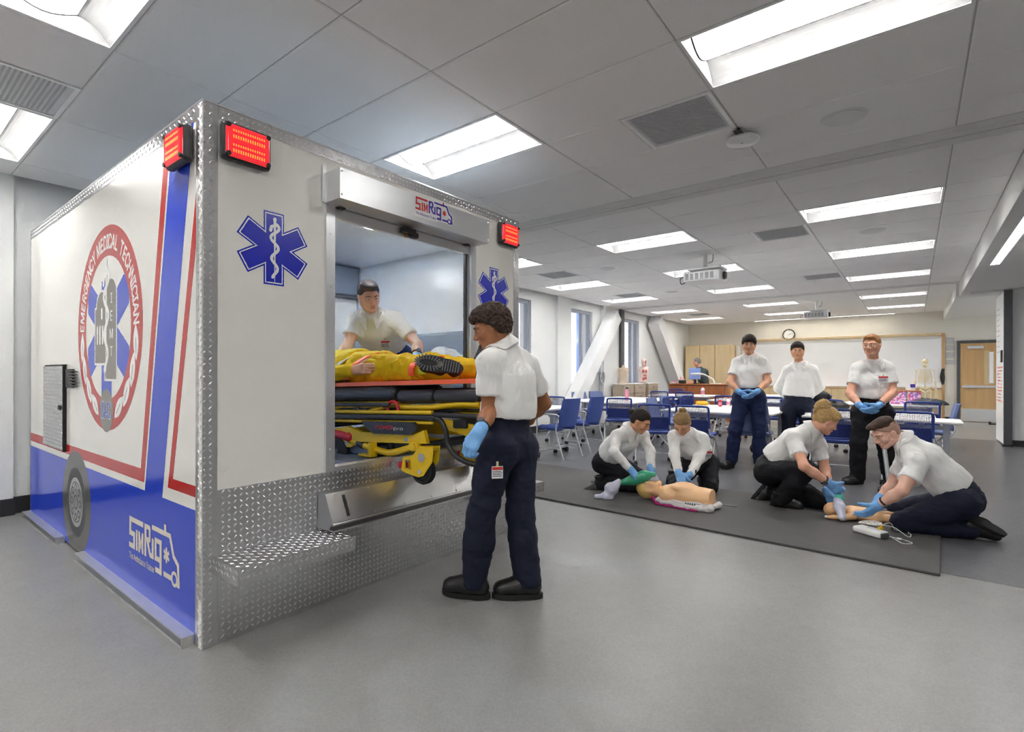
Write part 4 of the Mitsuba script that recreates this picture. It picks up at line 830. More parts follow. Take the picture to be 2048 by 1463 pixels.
mat('wood_pale', mikit.proc(lambda p, n, uv: mikit.mix(srgb(206, 184, 146), srgb(192, 168, 128), mikit.fbm(p.x * 20 + p.y * 20, p.z * 1.4, 0.0, octaves=3))), 0.5)
mat('file_tan', srgb(170, 156, 138), 0.45); mat('paper', srgb(240, 240, 236), 0.7); mat('pink', srgb(226, 140, 170), 0.4); mat('red', srgb(200, 36, 40), 0.4); mat('yellow', srgb(226, 178, 28), 0.4); mat('orange', srgb(232, 96, 40), 0.4)
def table(x0, x1, y0, y1, label, group=None):
    t = thing('table', label, 'table', group); z = .735
    tp = part(t, 'tabletop', rbox(x0, x1, y0, y1, z - .028, z, .008, 8), 'm_table_top', smooth=40)
    ln = min(.42, (y1 - y0) * .36); ym = (y0 + y1) / 2
    for x in (x0 + .14, x1 - .14):
        k = part(t, 'leg', cat(bx(x - .03, x + .03, ym - .04, ym + .04, .10, z - .05), bx(x - .025, x + .025, ym - ln, ym + ln, .075, .11), bx(x - .03, x + .03, ym - ln * .9, ym + ln * .9, z - .055, z - .028)), 'm_table_leg')
        for s in (-1, 1): part(k, 'caster', cat(cyl((x - .02, ym + s * ln, .035), (x - .004, ym + s * ln, .035), .034, 14), cyl((x + .004, ym + s * ln, .035), (x + .02, ym + s * ln, .035), .034, 14), cyl((x, ym + s * ln, .03), (x, ym + s * ln, .085), .012, 8)), 'm_black')
    part(t, 'modesty_rail', bx(x0 + .17, x1 - .17, ym - .012, ym + .012, z - .12, z - .07), 'm_table_leg')
table(-5.62, -4.33, 6.40, 7.60, 'white flip top table nearest the window, behind the armchairs', None)
table(-5.55, -4.10, 9.05, 10.3, 'white table near the diagonal brace with a pink bottle', None)
table(-5.55, -4.10, 10.3, 11.55, 'white table pushed behind another beside the windows', None)
table(-3.02, -1.48, 7.72, 8.62, 'white table directly behind the two kneeling women', None)
table(-3.02, -1.48, 8.62, 9.55, 'white table behind the two kneeling women, second row', None)
table(-5.40, -3.92, 13.0, 14.2, 'white table in front of the wooden instructor desk', None)
table(-3.40, -1.95, 11.3, 12.7, 'white table behind the leftmost standing person', None)
table(-1.15, 0.44, 7.82, 8.42, 'white table with its bare corner at the right, in front', None)
table(-1.20, 0.22, 8.42, 9.70, 'white table behind the front right table', None)
table(-1.05, 0.36, 11.5, 12.7, 'white table carrying the pink patterned boxes', None)
table(-3.2, -1.7, 14.3, 15.5, 'white table in the last row under the whiteboard', None)

def caster(p):
    x, y = p; return cat(cyl((x - .022, y, .03), (x - .006, y, .03), .028, 12), cyl((x + .006, y, .03), (x + .022, y, .03), .028, 12), sph((x, y, .045), (.012, .012, .022), 8))
def bent_plate(w, h, bow, tilt, th, z0, y0, n=9, holes=None, rz=0.03):
    """a curved back: x across, z up, bowed towards -y"""
    V, F = [], []
    for s in (0, 1):
        for i in range(n):
            for k in range(7):
                a = i / (n - 1) * 2 - 1; b = k / 6; ww = w * (.92 + .08 * math.sin(b * math.pi)); V.append((a * ww / 2, y0 - tilt * b + bow * a * a - s * th, z0 + h * b))
    q = lambda s, i, k: s * n * 7 + i * 7 + k
    for i in range(n - 1):
        for k in range(6):
            F += [[q(0, i, k), q(0, i, k + 1), q(0, i + 1, k + 1)], [q(0, i, k), q(0, i + 1, k + 1), q(0, i + 1, k)], [q(1, i, k), q(1, i + 1, k + 1), q(1, i, k + 1)], [q(1, i, k), q(1, i + 1, k), q(1, i + 1, k + 1)]]
    for i in range(n - 1):
        for k, f in ((0, 1), (6, -1)): A, B, C, D = q(0, i, k), q(0, i + 1, k), q(1, i, k), q(1, i + 1, k); F += [[A, B, D], [A, D, C]] if f > 0 else [[A, D, B], [A, C, D]]
    for k in range(6):
        for i, f in ((0, -1), (n - 1, 1)): A, B, C, D = q(0, i, k), q(0, i, k + 1), q(1, i, k), q(1, i, k + 1); F += [[A, B, D], [A, D, C]] if f > 0 else [[A, D, B], [A, C, D]]
    return trimesh.Trimesh(V, F, process=False)
# the local chair faces +y
W2 = .205
def mesh_chair_parts():
    o = []
    o.append(('seat', rbox(-.22, .22, -.20, .23, .435, .475, .018, 10), 'm_chair_blue', None, 40))
    bk = lambda a, z: (a, -.215 - .07 * (z - .47) / .38 + .025 * (a / W2) ** 2, z)
    fr = [bk(-W2, .50), bk(-W2, .60), bk(-W2, .72), bk(-W2, .815), bk(-W2 + .03, .845), bk(0, .85), bk(W2 - .03, .845), bk(W2, .815), bk(W2, .72), bk(W2, .60), bk(W2, .50)]
    o.append(('backrest', cat(tube(bez(fr, 4), .014, 8), tube(bez([bk(-W2, .50), bk(0, .495), bk(W2, .50)], 6), .013, 8)), 'm_chair_blue', None, True))
    st = []
    for k in range(27): x = -W2 + .012 + k * (2 * W2 - .024) / 26; st.append(tube([bk(x, z) for z in (.50, .62, .74, .84)], .0024, 3))
    for k in range(23): z = .51 + k * .0148; st.append(tube([bk(x, z) for x in (-W2, -W2 / 2, 0, W2 / 2, W2)], .0024, 3))
    o.append(('backrest__mesh_net', cat(*st), 'm_chair_mesh', 'stuff', False))
    o.append(('backrest__lumbar_panel', bent_plate(2 * W2 - .01, .17, .025, .03, .004, .505, -.218), 'm_chair_mesh', None, True))
    for s in (-1, 1):
        o.append(('leg', tube(bez([(s * .205, -.225, .56), (s * .225, -.20, .47), (s * .235, -.03, .42), (s * .245, .20, .10), (s * .245, .215, .055)], 5), .0115, 8), 'm_chair_leg', None, True))
        o.append(('leg', tube(bez([(s * .232, .02, .41), (s * .238, -.10, .30), (s * .245, -.235, .10), (s * .245, -.245, .055)], 5), .0115, 8), 'm_chair_leg', None, True))
    o.append(('stretcher', cat(tube([(-.242, -.19, .17), (.242, -.19, .17)], .008, 6), tube([(-.232, .02, .415), (.232, .02, .415)], .009, 6)), 'm_chair_leg', None, True))
    for s in (-1, 1):
        for y in (.215, -.245): o.append(('caster', caster((s * .245, y)), 'm_black', None, 30))
    return o
def arm_chair_parts():
    o = [('seat', nets(field([cone((-.16, -.14, .455), (-.16, .15, .455), .07, .07), cone((.16, -.14, .455), (.16, .15, .455), .07, .07), cone((-.16, .0, .46), (.16, 0, .46), .07, .07)], .014, .05)), 'm_uphol_blue', None, True)]
    o[0][1].vertices[:, 2] = .455 + (o[0][1].vertices[:, 2] - .455) * .55
    bkm = bent_plate(.44, .42, .04, .09, .04, .48, -.205, 11); o.append(('backrest', trimesh.Trimesh(*trimesh.remesh.subdivide_loop(bkm.vertices, bkm.faces, 1), process=False) if False else bkm, 'm_uphol_blue', None, 50))
    for s in (-1, 1):
        o.append(('leg', tube(bez([(s * .25, -.30, .0), (s * .25, -.235, .18), (s * .25, -.16, .42), (s * .25, -.19, .60), (s * .25, -.19, .655), (s * .25, .02, .665), (s * .25, .175, .655), (s * .25, .20, .60), (s * .25, .20, .42), (s * .25, .215, .17), (s * .25, .225, .15)], 5), .0115, 8), 'm_chair_leg', None, True))
        o.append(('leg', tube(bez([(s * .25, .20, .16), (s * .25, .0, .155), (s * .25, -.24, .15)], 4), .009, 6), 'm_chair_leg', None, True))
        o.append(('caster', caster((s * .25, .215)), 'm_black', None, 30)); o.append(('leg', tube([(s * .25, .215, .16), (s * .25, .215, .05)], .010, 6), 'm_chair_leg', None, True))
    o.append(('seat_rail', cat(tube([(-.25, .15, .40), (.25, .15, .40)], .010, 6), tube([(-.25, -.15, .40), (.25, -.15, .40)], .010, 6)), 'm_chair_leg', None, True))
    return o
def plain_chair_parts():
    o = [('seat', rbox(-.22, .22, -.20, .23, .425, .475, .02, 10), 'm_uphol_gray', None, 40), ('backrest', bent_plate(.43, .37, .035, .08, .03, .49, -.21, 9), 'm_uphol_gray', None, 50)]
    for s in (-1, 1):
        o.append(('leg', tube(bez([(s * .20, -.225, .60), (s * .23, -.20, .44), (s * .24, .20, .02)], 5), .0115, 8), 'm_chair_leg', None, True)); o.append(('leg', tube(bez([(s * .235, .0, .40), (s * .24, -.24, .02)], 5), .0115, 8), 'm_chair_leg', None, True))
    return o
KINDS = {}
def chair(kind, x, y, deg, label, group=None):
    if kind not in KINDS: KINDS[kind] = [(n_, mikit.ply(m, b, smooth=sm), k_) for n_, m, b, k_, sm in {'mesh': mesh_chair_parts, 'arm': arm_chair_parts, 'plain': plain_chair_parts}[kind]()]
    t = thing('chair', label, 'chair', group); M = T().translate([x, y, 0.0012]).rotate([0, 0, 1], deg - 90)
    for n_, d, k_ in KINDS[kind]:
        key = numbered(t + '__' + n_); scene[key] = {**d, 'to_world': M}
        if k_: labels[key] = {'kind': k_}
CH = [('arm', -4.30, 6.86, 176, 'blue upholstered armchair, nearer of the two beside the front person'), ('arm', -4.33, 7.72, 178, 'blue upholstered armchair, farther of the two beside the front person'),
      ('mesh', -4.12, 8.62, 118, 'blue mesh back chair with white slots facing the brace table'), ('mesh', -5.10, 8.42, 80, 'blue mesh back chair behind the two armchairs'),
      ('plain', -5.78, 10.45, -20, 'grey blue chair against the window wall, left of a pair'), ('plain', -5.72, 11.15, -20, 'grey blue chair against the window wall, right of a pair'),
      ('mesh', -3.78, 9.50, 175, 'blue chair seen edge on beside the brace table'), ('mesh', -3.72, 10.30, 172, 'blue chair seen edge on, farther along the brace table'),
      ('mesh', -2.92, 7.22, 116, 'blue mesh chair behind the dark haired kneeling woman'), ('mesh', -2.30, 7.22, 94, 'blue mesh chair behind the blond kneeling woman'),
      ('plain', -3.30, 8.75, 0, 'grey blue chair at the left end of the middle table, nearer'), ('plain', -3.30, 9.35, 0, 'grey blue chair at the left end of the middle table, farther'),
      ('mesh', -4.85, 12.62, 92, 'blue mesh chair facing the instructor desk, left'), ('mesh', -4.25, 12.66, 90, 'blue mesh chair facing the instructor desk, right'), ('mesh', -3.55, 13.5, 185, 'dark blue chair at the right end of the desk side table'),
      ('mesh', -2.85, 10.95, 90, 'blue mesh chair just left of the leftmost standing person'), ('mesh', -2.05, 10.9, 92, 'blue mesh chair behind the leftmost standing person'), ('plain', -1.75, 7.95, 95, 'blue chair seen between the legs of the leftmost standing person'),
      ('mesh', -0.78, 7.72, 92, 'blue mesh chair beside the left leg of the ginger haired person'), ('mesh', -0.04, 7.72, 90, 'blue mesh chair behind the kneeling man, right hand one'),
      ('mesh', 0.10, 10.55, 90, 'blue mesh chair before the pink boxes, right'), ('mesh', -0.52, 10.6, 90, 'blue mesh chair before the pink boxes, left'), ('plain', 0.20, 9.75, 182, 'blue grey chair at the right end of the back table'),
      ('mesh', -1.46, 10.05, 60, 'blue chair hung with a black bag, behind the middle standing person'), ('mesh', -0.95, 10.45, 60, 'blue chair turned aside, right of the one with a bag'), ('mesh', -5.3, 14.55, -90, 'blue chair between the desk and its table'), ('mesh', -1.55, 12.1, 180, 'blue chair at the right end of the table behind the left standing person')]
for c in CH: chair(*c)

# things on and under the tables
def bottle(x, y, z, label, m='m_paper', cap='m_pink', h=.20, r=.035):
    t = thing('bottle', label, 'bottle')
    part(t, 'body', lathe([(0, 0), (r, .004), (r, h * .72), (r * .45, h * .86), (r * .45, h * .9), (0, h * .9)], 16, (x, y, z)), m, smooth=30)
    part(t, 'cap', lathe([(0, h * .88), (r * .55, h * .88), (r * .55, h), (0, h)], 14, (x, y, z)), cap, smooth=30)
    part(t, 'label', lathe([(r * 1.01, h * .2), (r * 1.015, h * .2), (r * 1.015, h * .55), (r * 1.01, h * .55)], 16, (x, y, z)), 'm_pink')
bottle(-4.95, 7.35, .735, 'white pump bottle with a pink label on the table by the armchairs', 'm_paper', 'm_black', .26, .04)
bottle(-4.55, 9.9, .735, 'pink bottle with black pump on the brace table', 'm_pink', 'm_black', .27, .035)
bottle(-4.05, 13.15, .735, 'white bottle with red label on the table before the desk', 'm_paper', 'm_red', .24, .045)
bottle(-2.42, 9.2, .735, 'small white bottle on the middle table', 'm_paper', 'm_red', .15, .03)
bottle(-2.52, 9.1, .735, 'small red bottle on the middle table', 'm_red', 'm_paper', .13, .028)
bx_ = thing('tissue_box', 'small white carton on the middle table', 'box'); part(bx_, 'carton', rbox(-2.22, -2.02, 9.0, 9.12, .735, .80, .004), 'm_paper'); part(bx_, 'slit', bx(-2.17, -2.07, 9.05, 9.07, .80, .802), 'm_dark_gray')
ba = thing('bandage_roll', 'yellow wrapped bundle on the corner of the middle table', 'bandage'); part(ba, 'roll', nets(field([cone((-2.95, 9.3, .77), (-2.82, 9.36, .77), .035, .03), cone((-2.9, 9.38, .76), (-2.8, 9.3, .765), .028, .03)], .008)), 'm_yellow', smooth=True)
sheet = thing('paper_stack', 'sheets of paper on the brace table', 'paper'); part(sheet, 'sheet', bx(-4.9, -4.6, 9.3, 9.5, .735, .741), 'm_paper'); part(sheet, 'sheet', moved(bx(-.15, .15, -.1, .1, .741, .744), (-4.7, 9.42, 0), .3), 'm_paper')
def bag(x, y, z, sx, sy, sz, label, m='m_black', seed=1):
    t = thing('bag', label, 'bag'); r_ = np.random.default_rng(seed)
    pr = [ell((x + r_.uniform(-.3, .3) * sx, y + r_.uniform(-.3, .3) * sy, z + sz * r_.uniform(.35, .6)), np.eye(3), (sx * r_.uniform(.5, .8), sy * r_.uniform(.5, .8), sz * r_.uniform(.35, .5))) for _ in range(5)]
    mm = wrinkle(nets(field(pr, .02, .03)), .03, 9, seed); mm.vertices[:, 2] = np.maximum(mm.vertices[:, 2], z + .001); part(t, 'body', mm, m, smooth=True)
    part(t, 'strap', tube(bez([(x - sx * .5, y, z + sz * .7), (x - sx * .2, y - .03, z + sz * 1.15), (x + sx * .3, y, z + sz * .8)], 6), .012, 6), m, smooth=True)
bag(-1.95, 12.2, .735, .20, .18, .34, 'dark backpack on the table behind the leftmost standing person', seed=2)
bag(-1.30, 10.25, .80, .22, .16, .22, 'black bag hung over a blue chair by the ginger haired person', seed=3)
bag(-.9, 9.2, .735, .16, .12, .12, 'small black pouch on the back right table', seed=4)
bag(-1.75, 8.9, .0012, .3, .22, .3, 'black gear bag on the floor under the middle table', seed=5)
bag(-1.15, 9.2, .35, .35, .22, .14, 'black padded case under the tables by the middle standing person', seed=6)
fb = thing('first_aid_case', 'orange first aid case on the floor under the brace table', 'case'); part(fb, 'case', rbox(-4.5, -4.2, 9.4, 9.6, .0012, .2, .03), 'm_orange', smooth=40); part(fb, 'handle', tube(bez([(-4.42, 9.5, .19), (-4.4, 9.5, .235), (-4.3, 9.5, .235), (-4.28, 9.5, .19)], 5), .01, 6), 'm_black', smooth=True)
bag(.25, 8.4, .0012, .25, .2, .18, 'yellow folded equipment bag on the floor at the right table', 'm_yellow', 10)
fg = thing('folded_stand', 'folded black metal stand lying by the right hand chairs', 'stand')
part(fg, 'post', tube([(-.20, 7.0, .03), (-.27, 7.1, .62)], .022, 10), 'm_alu_satin', smooth=True)
part(fg, 'foot', cat(*[cyl((-.30 + .10 * q, 6.92 + .05 * (q % 2), .035), (-.28 + .10 * q, 6.92 + .05 * (q % 2), .035), .034, 12) for q in range(3)]), 'm_black', kind='stuff')
for k, (x0, x1) in enumerate(((-.62, -.36), (-.34, -.10), (-.08, .10))):
    t = thing('storage_box', ['pink and purple patterned storage box, leftmost of three', 'pink and purple patterned storage box, middle of three', 'pink and purple patterned storage box beside the skeleton'][k], 'box')
    if k == 0:
        def fl_fn(p, n, uv):
            d1, d2, w_ = mikit.voronoi(p.x * 48, p.z * 48); return mikit.mix(mikit.mix(srgb(236, 210, 226), srgb(206, 90, 150), mikit.smoothstep(.45, .55, w_)), srgb(150, 110, 190), mikit.smoothstep(.78, .82, w_))
        mat('flower_print', mikit.proc(fl_fn), 0.5)
    part(t, 'body', rbox(x0, x1, 12.05, 12.4, .735, .97, .01), 'm_flower_print'); part(t, 'lid', rbox(x0 - .006, x1 + .006, 12.04, 12.41, .965, .985, .006), 'm_wood_red')
td = thing('training_device', 'pale monitor unit on top of the patterned boxes', 'device'); part(td, 'base', rbox(-.56, -.30, 12.08, 12.32, .985, 1.06, .012), 'm_paper'); part(td, 'screen', rbox(-.52, -.32, 12.10, 12.18, 1.06, 1.20, .012), 'm_grille'); part(td, 'display', bx(-.50, -.34, 12.096, 12.10, 1.08, 1.17), 'm_facade')
cup = thing('small_carton', 'white and purple carton on the patterned box by the skeleton', 'carton'); part(cup, 'body', rbox(-.12, .02, 12.1, 12.2, .985, 1.08, .004), 'm_paper'); part(cup, 'flap', bx(-.05, .02, 12.095, 12.1, 1.04, 1.10), 'm_logo_violet')
bn = thing('bean_bag', 'grey crumpled cloth heap on the table below the skeleton', 'cloth'); mm = wrinkle(nets(field([ell((.22, 12.1, .74), np.eye(3), (.26, .16, .10)), ell((.1, 12.15, .76), np.eye(3), (.14, .12, .08))], .016, .05)), .04, 14, 3); mm.vertices[:, 2] = np.maximum(mm.vertices[:, 2], .736); part(bn, 'cloth', mm, 'm_dark_gray', smooth=True)

# back wall: whiteboard, tack rail, wainscot, clock, signs, door, cabinets
wbd = thing('whiteboard', 'long whiteboard across the back wall', 'whiteboard')
part(wbd, 'surface', bx(-4.55, .585, 18.965, 18.985, .93, 2.26), 'm_whiteboard'); part(wbd, 'frame', cat(bx(-4.57, .60, 18.96, 18.99, 2.26, 2.29), bx(-4.57, .60, 18.96, 18.99, .905, .93), bx(.585, .605, 18.96, 18.99, .905, 2.29), bx(-4.57, -4.55, 18.96, 18.99, .905, 2.29)), 'm_alu_satin'); part(wbd, 'tray', bx(-4.55, .58, 18.90, 18.97, .90, .915), 'm_alu_satin')
solo('map_rail', cat(bx(-4.57, .60, 18.95, 19.0, 2.37, 2.43)), 'm_wood_pale', 'pale wooden map rail running above the whiteboard', 'rail')
solo('wood_trim', bx(.605, .665, 18.94, 19.0, .0, 2.43), 'm_wood', 'wooden upright trim at the right end of the whiteboard', 'trim')
for k in range(6):
    x0 = -4.5 + k * .85; t = thing('base_cabinet', f'pale wood base cabinet under the whiteboard, {["first","second","third","fourth","fifth","sixth"][k]} from the left', 'cabinet')
    part(t, 'body', bx(x0, x0 + .85, 18.62, 18.99, .08, .86), 'm_wood_pale'); part(t, 'counter', bx(x0, x0 + .85, 18.59, 18.99, .86, .885), 'm_wood'); part(t, 'kickboard', bx(x0, x0 + .85, 18.67, 18.99, 0, .08), 'm_black_base')
    for d_ in range(2): dk = part(t, 'door', bx(x0 + .01 + d_ * .42, x0 + .415 + d_ * .42, 18.60, 18.62, .10, .845), 'm_wood_pale'); part(dk, 'handle', tube([(x0 + .36 + d_ * .13, 18.59, .68), (x0 + .36 + d_ * .13, 18.575, .70), (x0 + .36 + d_ * .13, 18.575, .78), (x0 + .36 + d_ * .13, 18.59, .80)], .005, 6), 'm_chrome')
ck = thing('wall_clock', 'round white wall clock with black rim above the whiteboard', 'clock'); CX, CZ, CY_ = -3.148, 2.521 + .03, 18.99
onw = dict(u=(1, 0, 0), v=(0, 0, 1))
part(ck, 'case', onto(lathe([(0, 0), (.175, 0), (.18, .02), (.165, .045), (.155, .04), (.155, .02), (0, .02)], 40), (CX, CY_, CZ), **onw), 'm_black', smooth=30)
part(ck, 'face', onto(lathe([(0, .02), (.155, .02), (.155, .024), (0, .024)], 40), (CX, CY_, CZ), **onw), 'm_paper')
part(ck, 'hour_mark', onto(cat(*[affm for affm in [trimesh.creation.box(extents=(.008, .024, .002)).apply_transform(trimesh.transformations.rotation_matrix(a, [0, 0, 1]) @ trimesh.transformations.translation_matrix([0, .13, .025])) for a in np.arange(12) * math.pi / 6]]), (CX, CY_, CZ), **onw), 'm_black', kind='stuff')
for L_, w_, a in ((.07, .009, -62), (.115, .006, -66)): part(ck, 'hand', onto(trimesh.creation.box(extents=(w_, L_, .002)).apply_transform(trimesh.transformations.rotation_matrix(math.radians(a), [0, 0, 1]) @ trimesh.transformations.translation_matrix([0, L_ / 2 - .01, .028])), (CX, CY_, CZ), **onw), 'm_black')
for k, (z0, z1) in enumerate(((2.137, 2.288), (1.944, 2.095), (1.737, 1.89), (1.57, 1.68))):
    t = thing('wall_sign', f'small grey text plaque left of the door, {["topmost","second","third","lowest"][k]} of four', 'sign'); part(t, 'plate', bx(.69, .86, 18.985, 19.0, z0, z1), 'm_grille_dark')
    part(t, 'text_line', cat(*[bx(.705, .845 - .03 * (q % 2), 18.983, 18.985, z0 + .018 + q * .026, z0 + .028 + q * .026) for q in range(int((z1 - z0 - .02) / .026))]), 'm_grille', kind='stuff')
d1 = struct('door_1', bx(.985, 1.80, 18.94, 18.985, .01, 2.12), 'm_wood', 'wooden classroom door with a narrow window')
part(d1, 'frame', cat(bx(.915, .985, 18.93, 19.0, 0, 2.20), bx(1.80, 1.87, 18.93, 19.0, 0, 2.20), bx(.985, 1.80, 18.93, 19.0, 2.12, 2.20)), 'm_dark_gray'); part(d1, 'kick_plate', bx(1.0, 1.79, 18.93, 18.94, .02, .36), 'm_steel')
part(d1, 'push_bar', cat(bx(1.02, 1.77, 18.90, 18.94, .93, .985), bx(1.02, 1.30, 18.87, 18.91, .925, .99)), 'm_alu_satin'); part(d1, 'closer', rbox(1.12, 1.44, 18.88, 18.94, 1.97, 2.05, .008), 'm_alu_satin'); part(d1, 'glass', bx(1.56, 1.64, 18.935, 18.945, 1.05, 1.88), 'm_facade'); part(d1, 'glass_frame', cat(bx(1.46, 1.56, 18.932, 18.945, 1.02, 1.91), bx(1.64, 1.66, 18.932, 18.945, 1.02, 1.91)), 'm_wood_pale'); part(d1, 'door_stop', cat(bx(1.50, 1.70, 18.3, 18.34, .0, .03), bx(1.50, 1.54, 18.28, 18.36, 0, .07)), 'm_black')
struct('baseboard_back', cat(bx(.665, .915, 18.985, 19.0, 0, .11)), 'm_black_base')
for k in range(3):
    x0 = -6.27 + k * .5; t = thing('tall_cabinet', f'tall pale wood storage cabinet, {["left","middle","right"][k]} of three, at the back wall', 'cabinet')
    part(t, 'body', bx(x0, x0 + .497, 18.42, 18.99, 0.08, 2.27), 'm_wood_pale'); part(t, 'plinth', bx(x0, x0 + .497, 18.45, 18.99, 0, .08), 'm_black_base'); dk = part(t, 'door', bx(x0 + .008, x0 + .489, 18.40, 18.42, .10, 2.25), 'm_wood_pale'); part(dk, 'handle', cyl((x0 + .45, 18.385, 1.0), (x0 + .45, 18.385, 1.14), .006), 'm_chrome')
solo('chart_paper', bx(-4.74, -4.60, 18.97, 18.99, 1.75, 2.24), 'm_paper', 'white paper chart pinned between the cabinets and the whiteboard', 'chart')
# instructor desk
dk = thing('instructor_desk', 'long reddish wooden instructor desk at the back left', 'desk')
part(dk, 'counter', bx(-5.62, -4.0, 14.98, 15.62, .97, 1.0), 'm_wood_red'); part(dk, 'shadow_gap', bx(-5.58, -4.04, 15.02, 15.6, .95, .97), 'm_black')
for k in range(3): part(dk, 'front_panel', bx(-5.58 + k * .515, -5.075 + k * .515, 15.0, 15.03, .10, .95), 'm_wood_red')
part(dk, 'side_panel', bx(-5.58, -5.55, 15.03, 15.6, 0, .95), 'm_wood_red'); part(dk, 'side_panel', bx(-4.07, -4.04, 15.03, 15.6, 0, .95), 'm_wood_red'); part(dk, 'plinth', bx(-5.56, -4.06, 15.02, 15.05, 0, .10), 'm_black_base')
lc = thing('lectern', 'wooden lectern with a sloped oval top beside the desk', 'lectern')
part(lc, 'top', onto(lathe([(0, 0), (.30, 0), (.32, .015), (.30, .03), (0, .03)], 28), (-3.66, 15.0, 1.10), (1, 0, 0), (0, .97, .24)), 'm_wood_red', smooth=30); part(lc, 'column', bx(-3.78, -3.54, 14.94, 15.2, .08, 1.08), 'm_wood'); part(lc, 'base', bx(-3.92, -3.40, 14.8, 15.3, 0, .08), 'm_wood_red')
mo = thing('monitor', 'blue backed computer monitor on the instructor desk', 'monitor'); part(mo, 'panel', rbox(-5.10, -4.78, 15.28, 15.33, 1.12, 1.45, .01), 'm_facade_fin'); part(mo, 'stand', cat(bx(-4.97, -4.91, 15.33, 15.36, 1.0, 1.3), bx(-5.05, -4.83, 15.24, 15.45, 1.0, 1.015)), 'm_black')
dc = thing('document_camera', 'white arm document camera on the instructor desk', 'camera'); part(dc, 'arm', tube(bez([(-4.35, 15.2, 1.0), (-4.42, 15.2, 1.14), (-4.62, 15.15, 1.26), (-4.70, 15.1, 1.29)], 6), .022, 8), 'm_white_paint', smooth=True); part(dc, 'head', rbox(-4.98, -4.66, 15.03, 15.13, 1.25, 1.31, .02), 'm_white_paint', smooth=40); part(dc, 'base', rbox(-4.45, -4.2, 15.1, 15.3, 1.0, 1.02, .006), 'm_white_paint')
cd = thing('desk_caddy', 'black pen caddy on the instructor desk', 'caddy'); part(cd, 'box', rbox(-5.32, -5.15, 15.05, 15.2, 1.0, 1.10, .01), 'm_black'); part(cd, 'pen', cat(*[cyl((-5.28 + .03 * q, 15.1, 1.05), (-5.29 + .035 * q, 15.1, 1.2 - .01 * q), .006, 6) for q in range(4)]), 'm_red', kind='stuff')
tx = thing('tape_dispenser', 'low grey clutter tray at the left end of the desk', 'tray'); part(tx, 'tray', rbox(-5.56, -5.40, 15.05, 15.3, 1.0, 1.04, .008), 'm_grille'); part(tx, 'roll', lathe([(.02, 0), (.05, 0), (.05, .05), (.02, .05)], 16, (-5.46, 15.12, 1.04)), 'm_pink')
wp = thing('wall_plate', 'white wall mounted camera bracket left of the cabinets', 'bracket'); part(wp, 'plate', rbox(-6.0, -5.92, 18.93, 18.99, 1.36, 1.46, .01), 'm_white_paint'); part(wp, 'knob', sph((-5.9, 18.93, 1.40), .035, 12), 'm_white_paint', smooth=True)
# filing cabinets with anatomy models by the windows
for k, (a, b) in enumerate(((12.62, 13.28), (13.36, 14.08), (14.26, 14.98))):
    t = thing('filing_cabinet', f'tan metal filing cabinet by the window, {["left","middle","right"][k]} of three', 'filing cabinet')
    part(t, 'body', bx(-6.20, -5.92, a, b, .03, 1.0), 'm_file_tan'); part(t, 'top', bx(-6.21, -5.90, a - .005, b + .005, 1.0, 1.02), 'm_paper')
    for q in range(4): dw = part(t, 'drawer', bx(-5.92, -5.90, a + .01, b - .01, .05 + q * .237, .275 + q * .237), 'm_file_tan'); part(dw, 'handle', cat(bx(-5.90, -5.885, (a + b) / 2 - .07, (a + b) / 2 + .07, .20 + q * .237, .215 + q * .237)), 'm_chrome')
mat('plastic_skin', srgb(238, 214, 204), 0.4); mat('organ', srgb(196, 96, 96), 0.4); mat('bone', srgb(226, 214, 178), 0.5); mat('cast', srgb(196, 178, 158), 0.7)
def torso_model(x, y, z, s, label, head=True, m='m_plastic_skin'):
    t = thing('anatomy_torso', label, 'anatomical model'); F_ = np.array([.75, -.66, 0]); lat = np.array([.66, .75, 0]); c = np.array([x, y, z]); up = np.array([0, 0, 1.0]); P_ = lambda a, b, c_: c + s * (lat * a + F_ * b + up * c_)
    pr = [cone(P_(0, 0, .06), P_(0, 0, .20), .11 * s, .10 * s, (lat, 1.4)), cone(P_(0, 0, .20), P_(0, 0, .40), .10 * s, .115 * s, (lat, 1.4)), cone(P_(-.15, 0, .47), P_(.15, 0, .47), .055 * s, .055 * s), cone(P_(0, 0, .45), P_(0, 0, .58), .06 * s, .05 * s)]
    pr = [(f, a, b, .03) for f, a, b, _ in pr]; sub = []
    if head: hp, sub, _ = head_prims(P_(0, .02, .68), F_, up, s); pr += hp
    FF = clip(field(pr, .012, .03, .02, None, sub), c, -up); part(t, 'torso', nets(FF), m, smooth=True)
    if head:
        og = [ell(P_(.04, .10, .38), np.eye(3), (.045 * s, .03 * s, .06 * s)), ell(P_(-.05, .10, .38), np.eye(3), (.045 * s, .03 * s, .06 * s)), ell(P_(.0, .11, .25), np.eye(3), (.07 * s, .035 * s, .03 * s)), cone(P_(-.06, .10, .15), P_(.06, .10, .15), .025 * s, .025 * s), cone(P_(-.05, .10, .10), P_(.05, .11, .19), .022 * s, .022 * s), cone(P_(.03, .08, .55), P_(.035, .10, .70), .02 * s, .03 * s)]
        part(t, 'organ', nets(field(og, .009, .006)), 'm_organ', smooth=True, kind='stuff', label='red and pink exposed organs')
torso_model(-6.05, 14.25, 1.02, .88, 'pink anatomy torso with exposed organs on the filing cabinets by the window')
torso_model(-6.05, 12.95, 1.02, .80, 'headless tan torso on the left filing cabinet', False, 'm_cast')
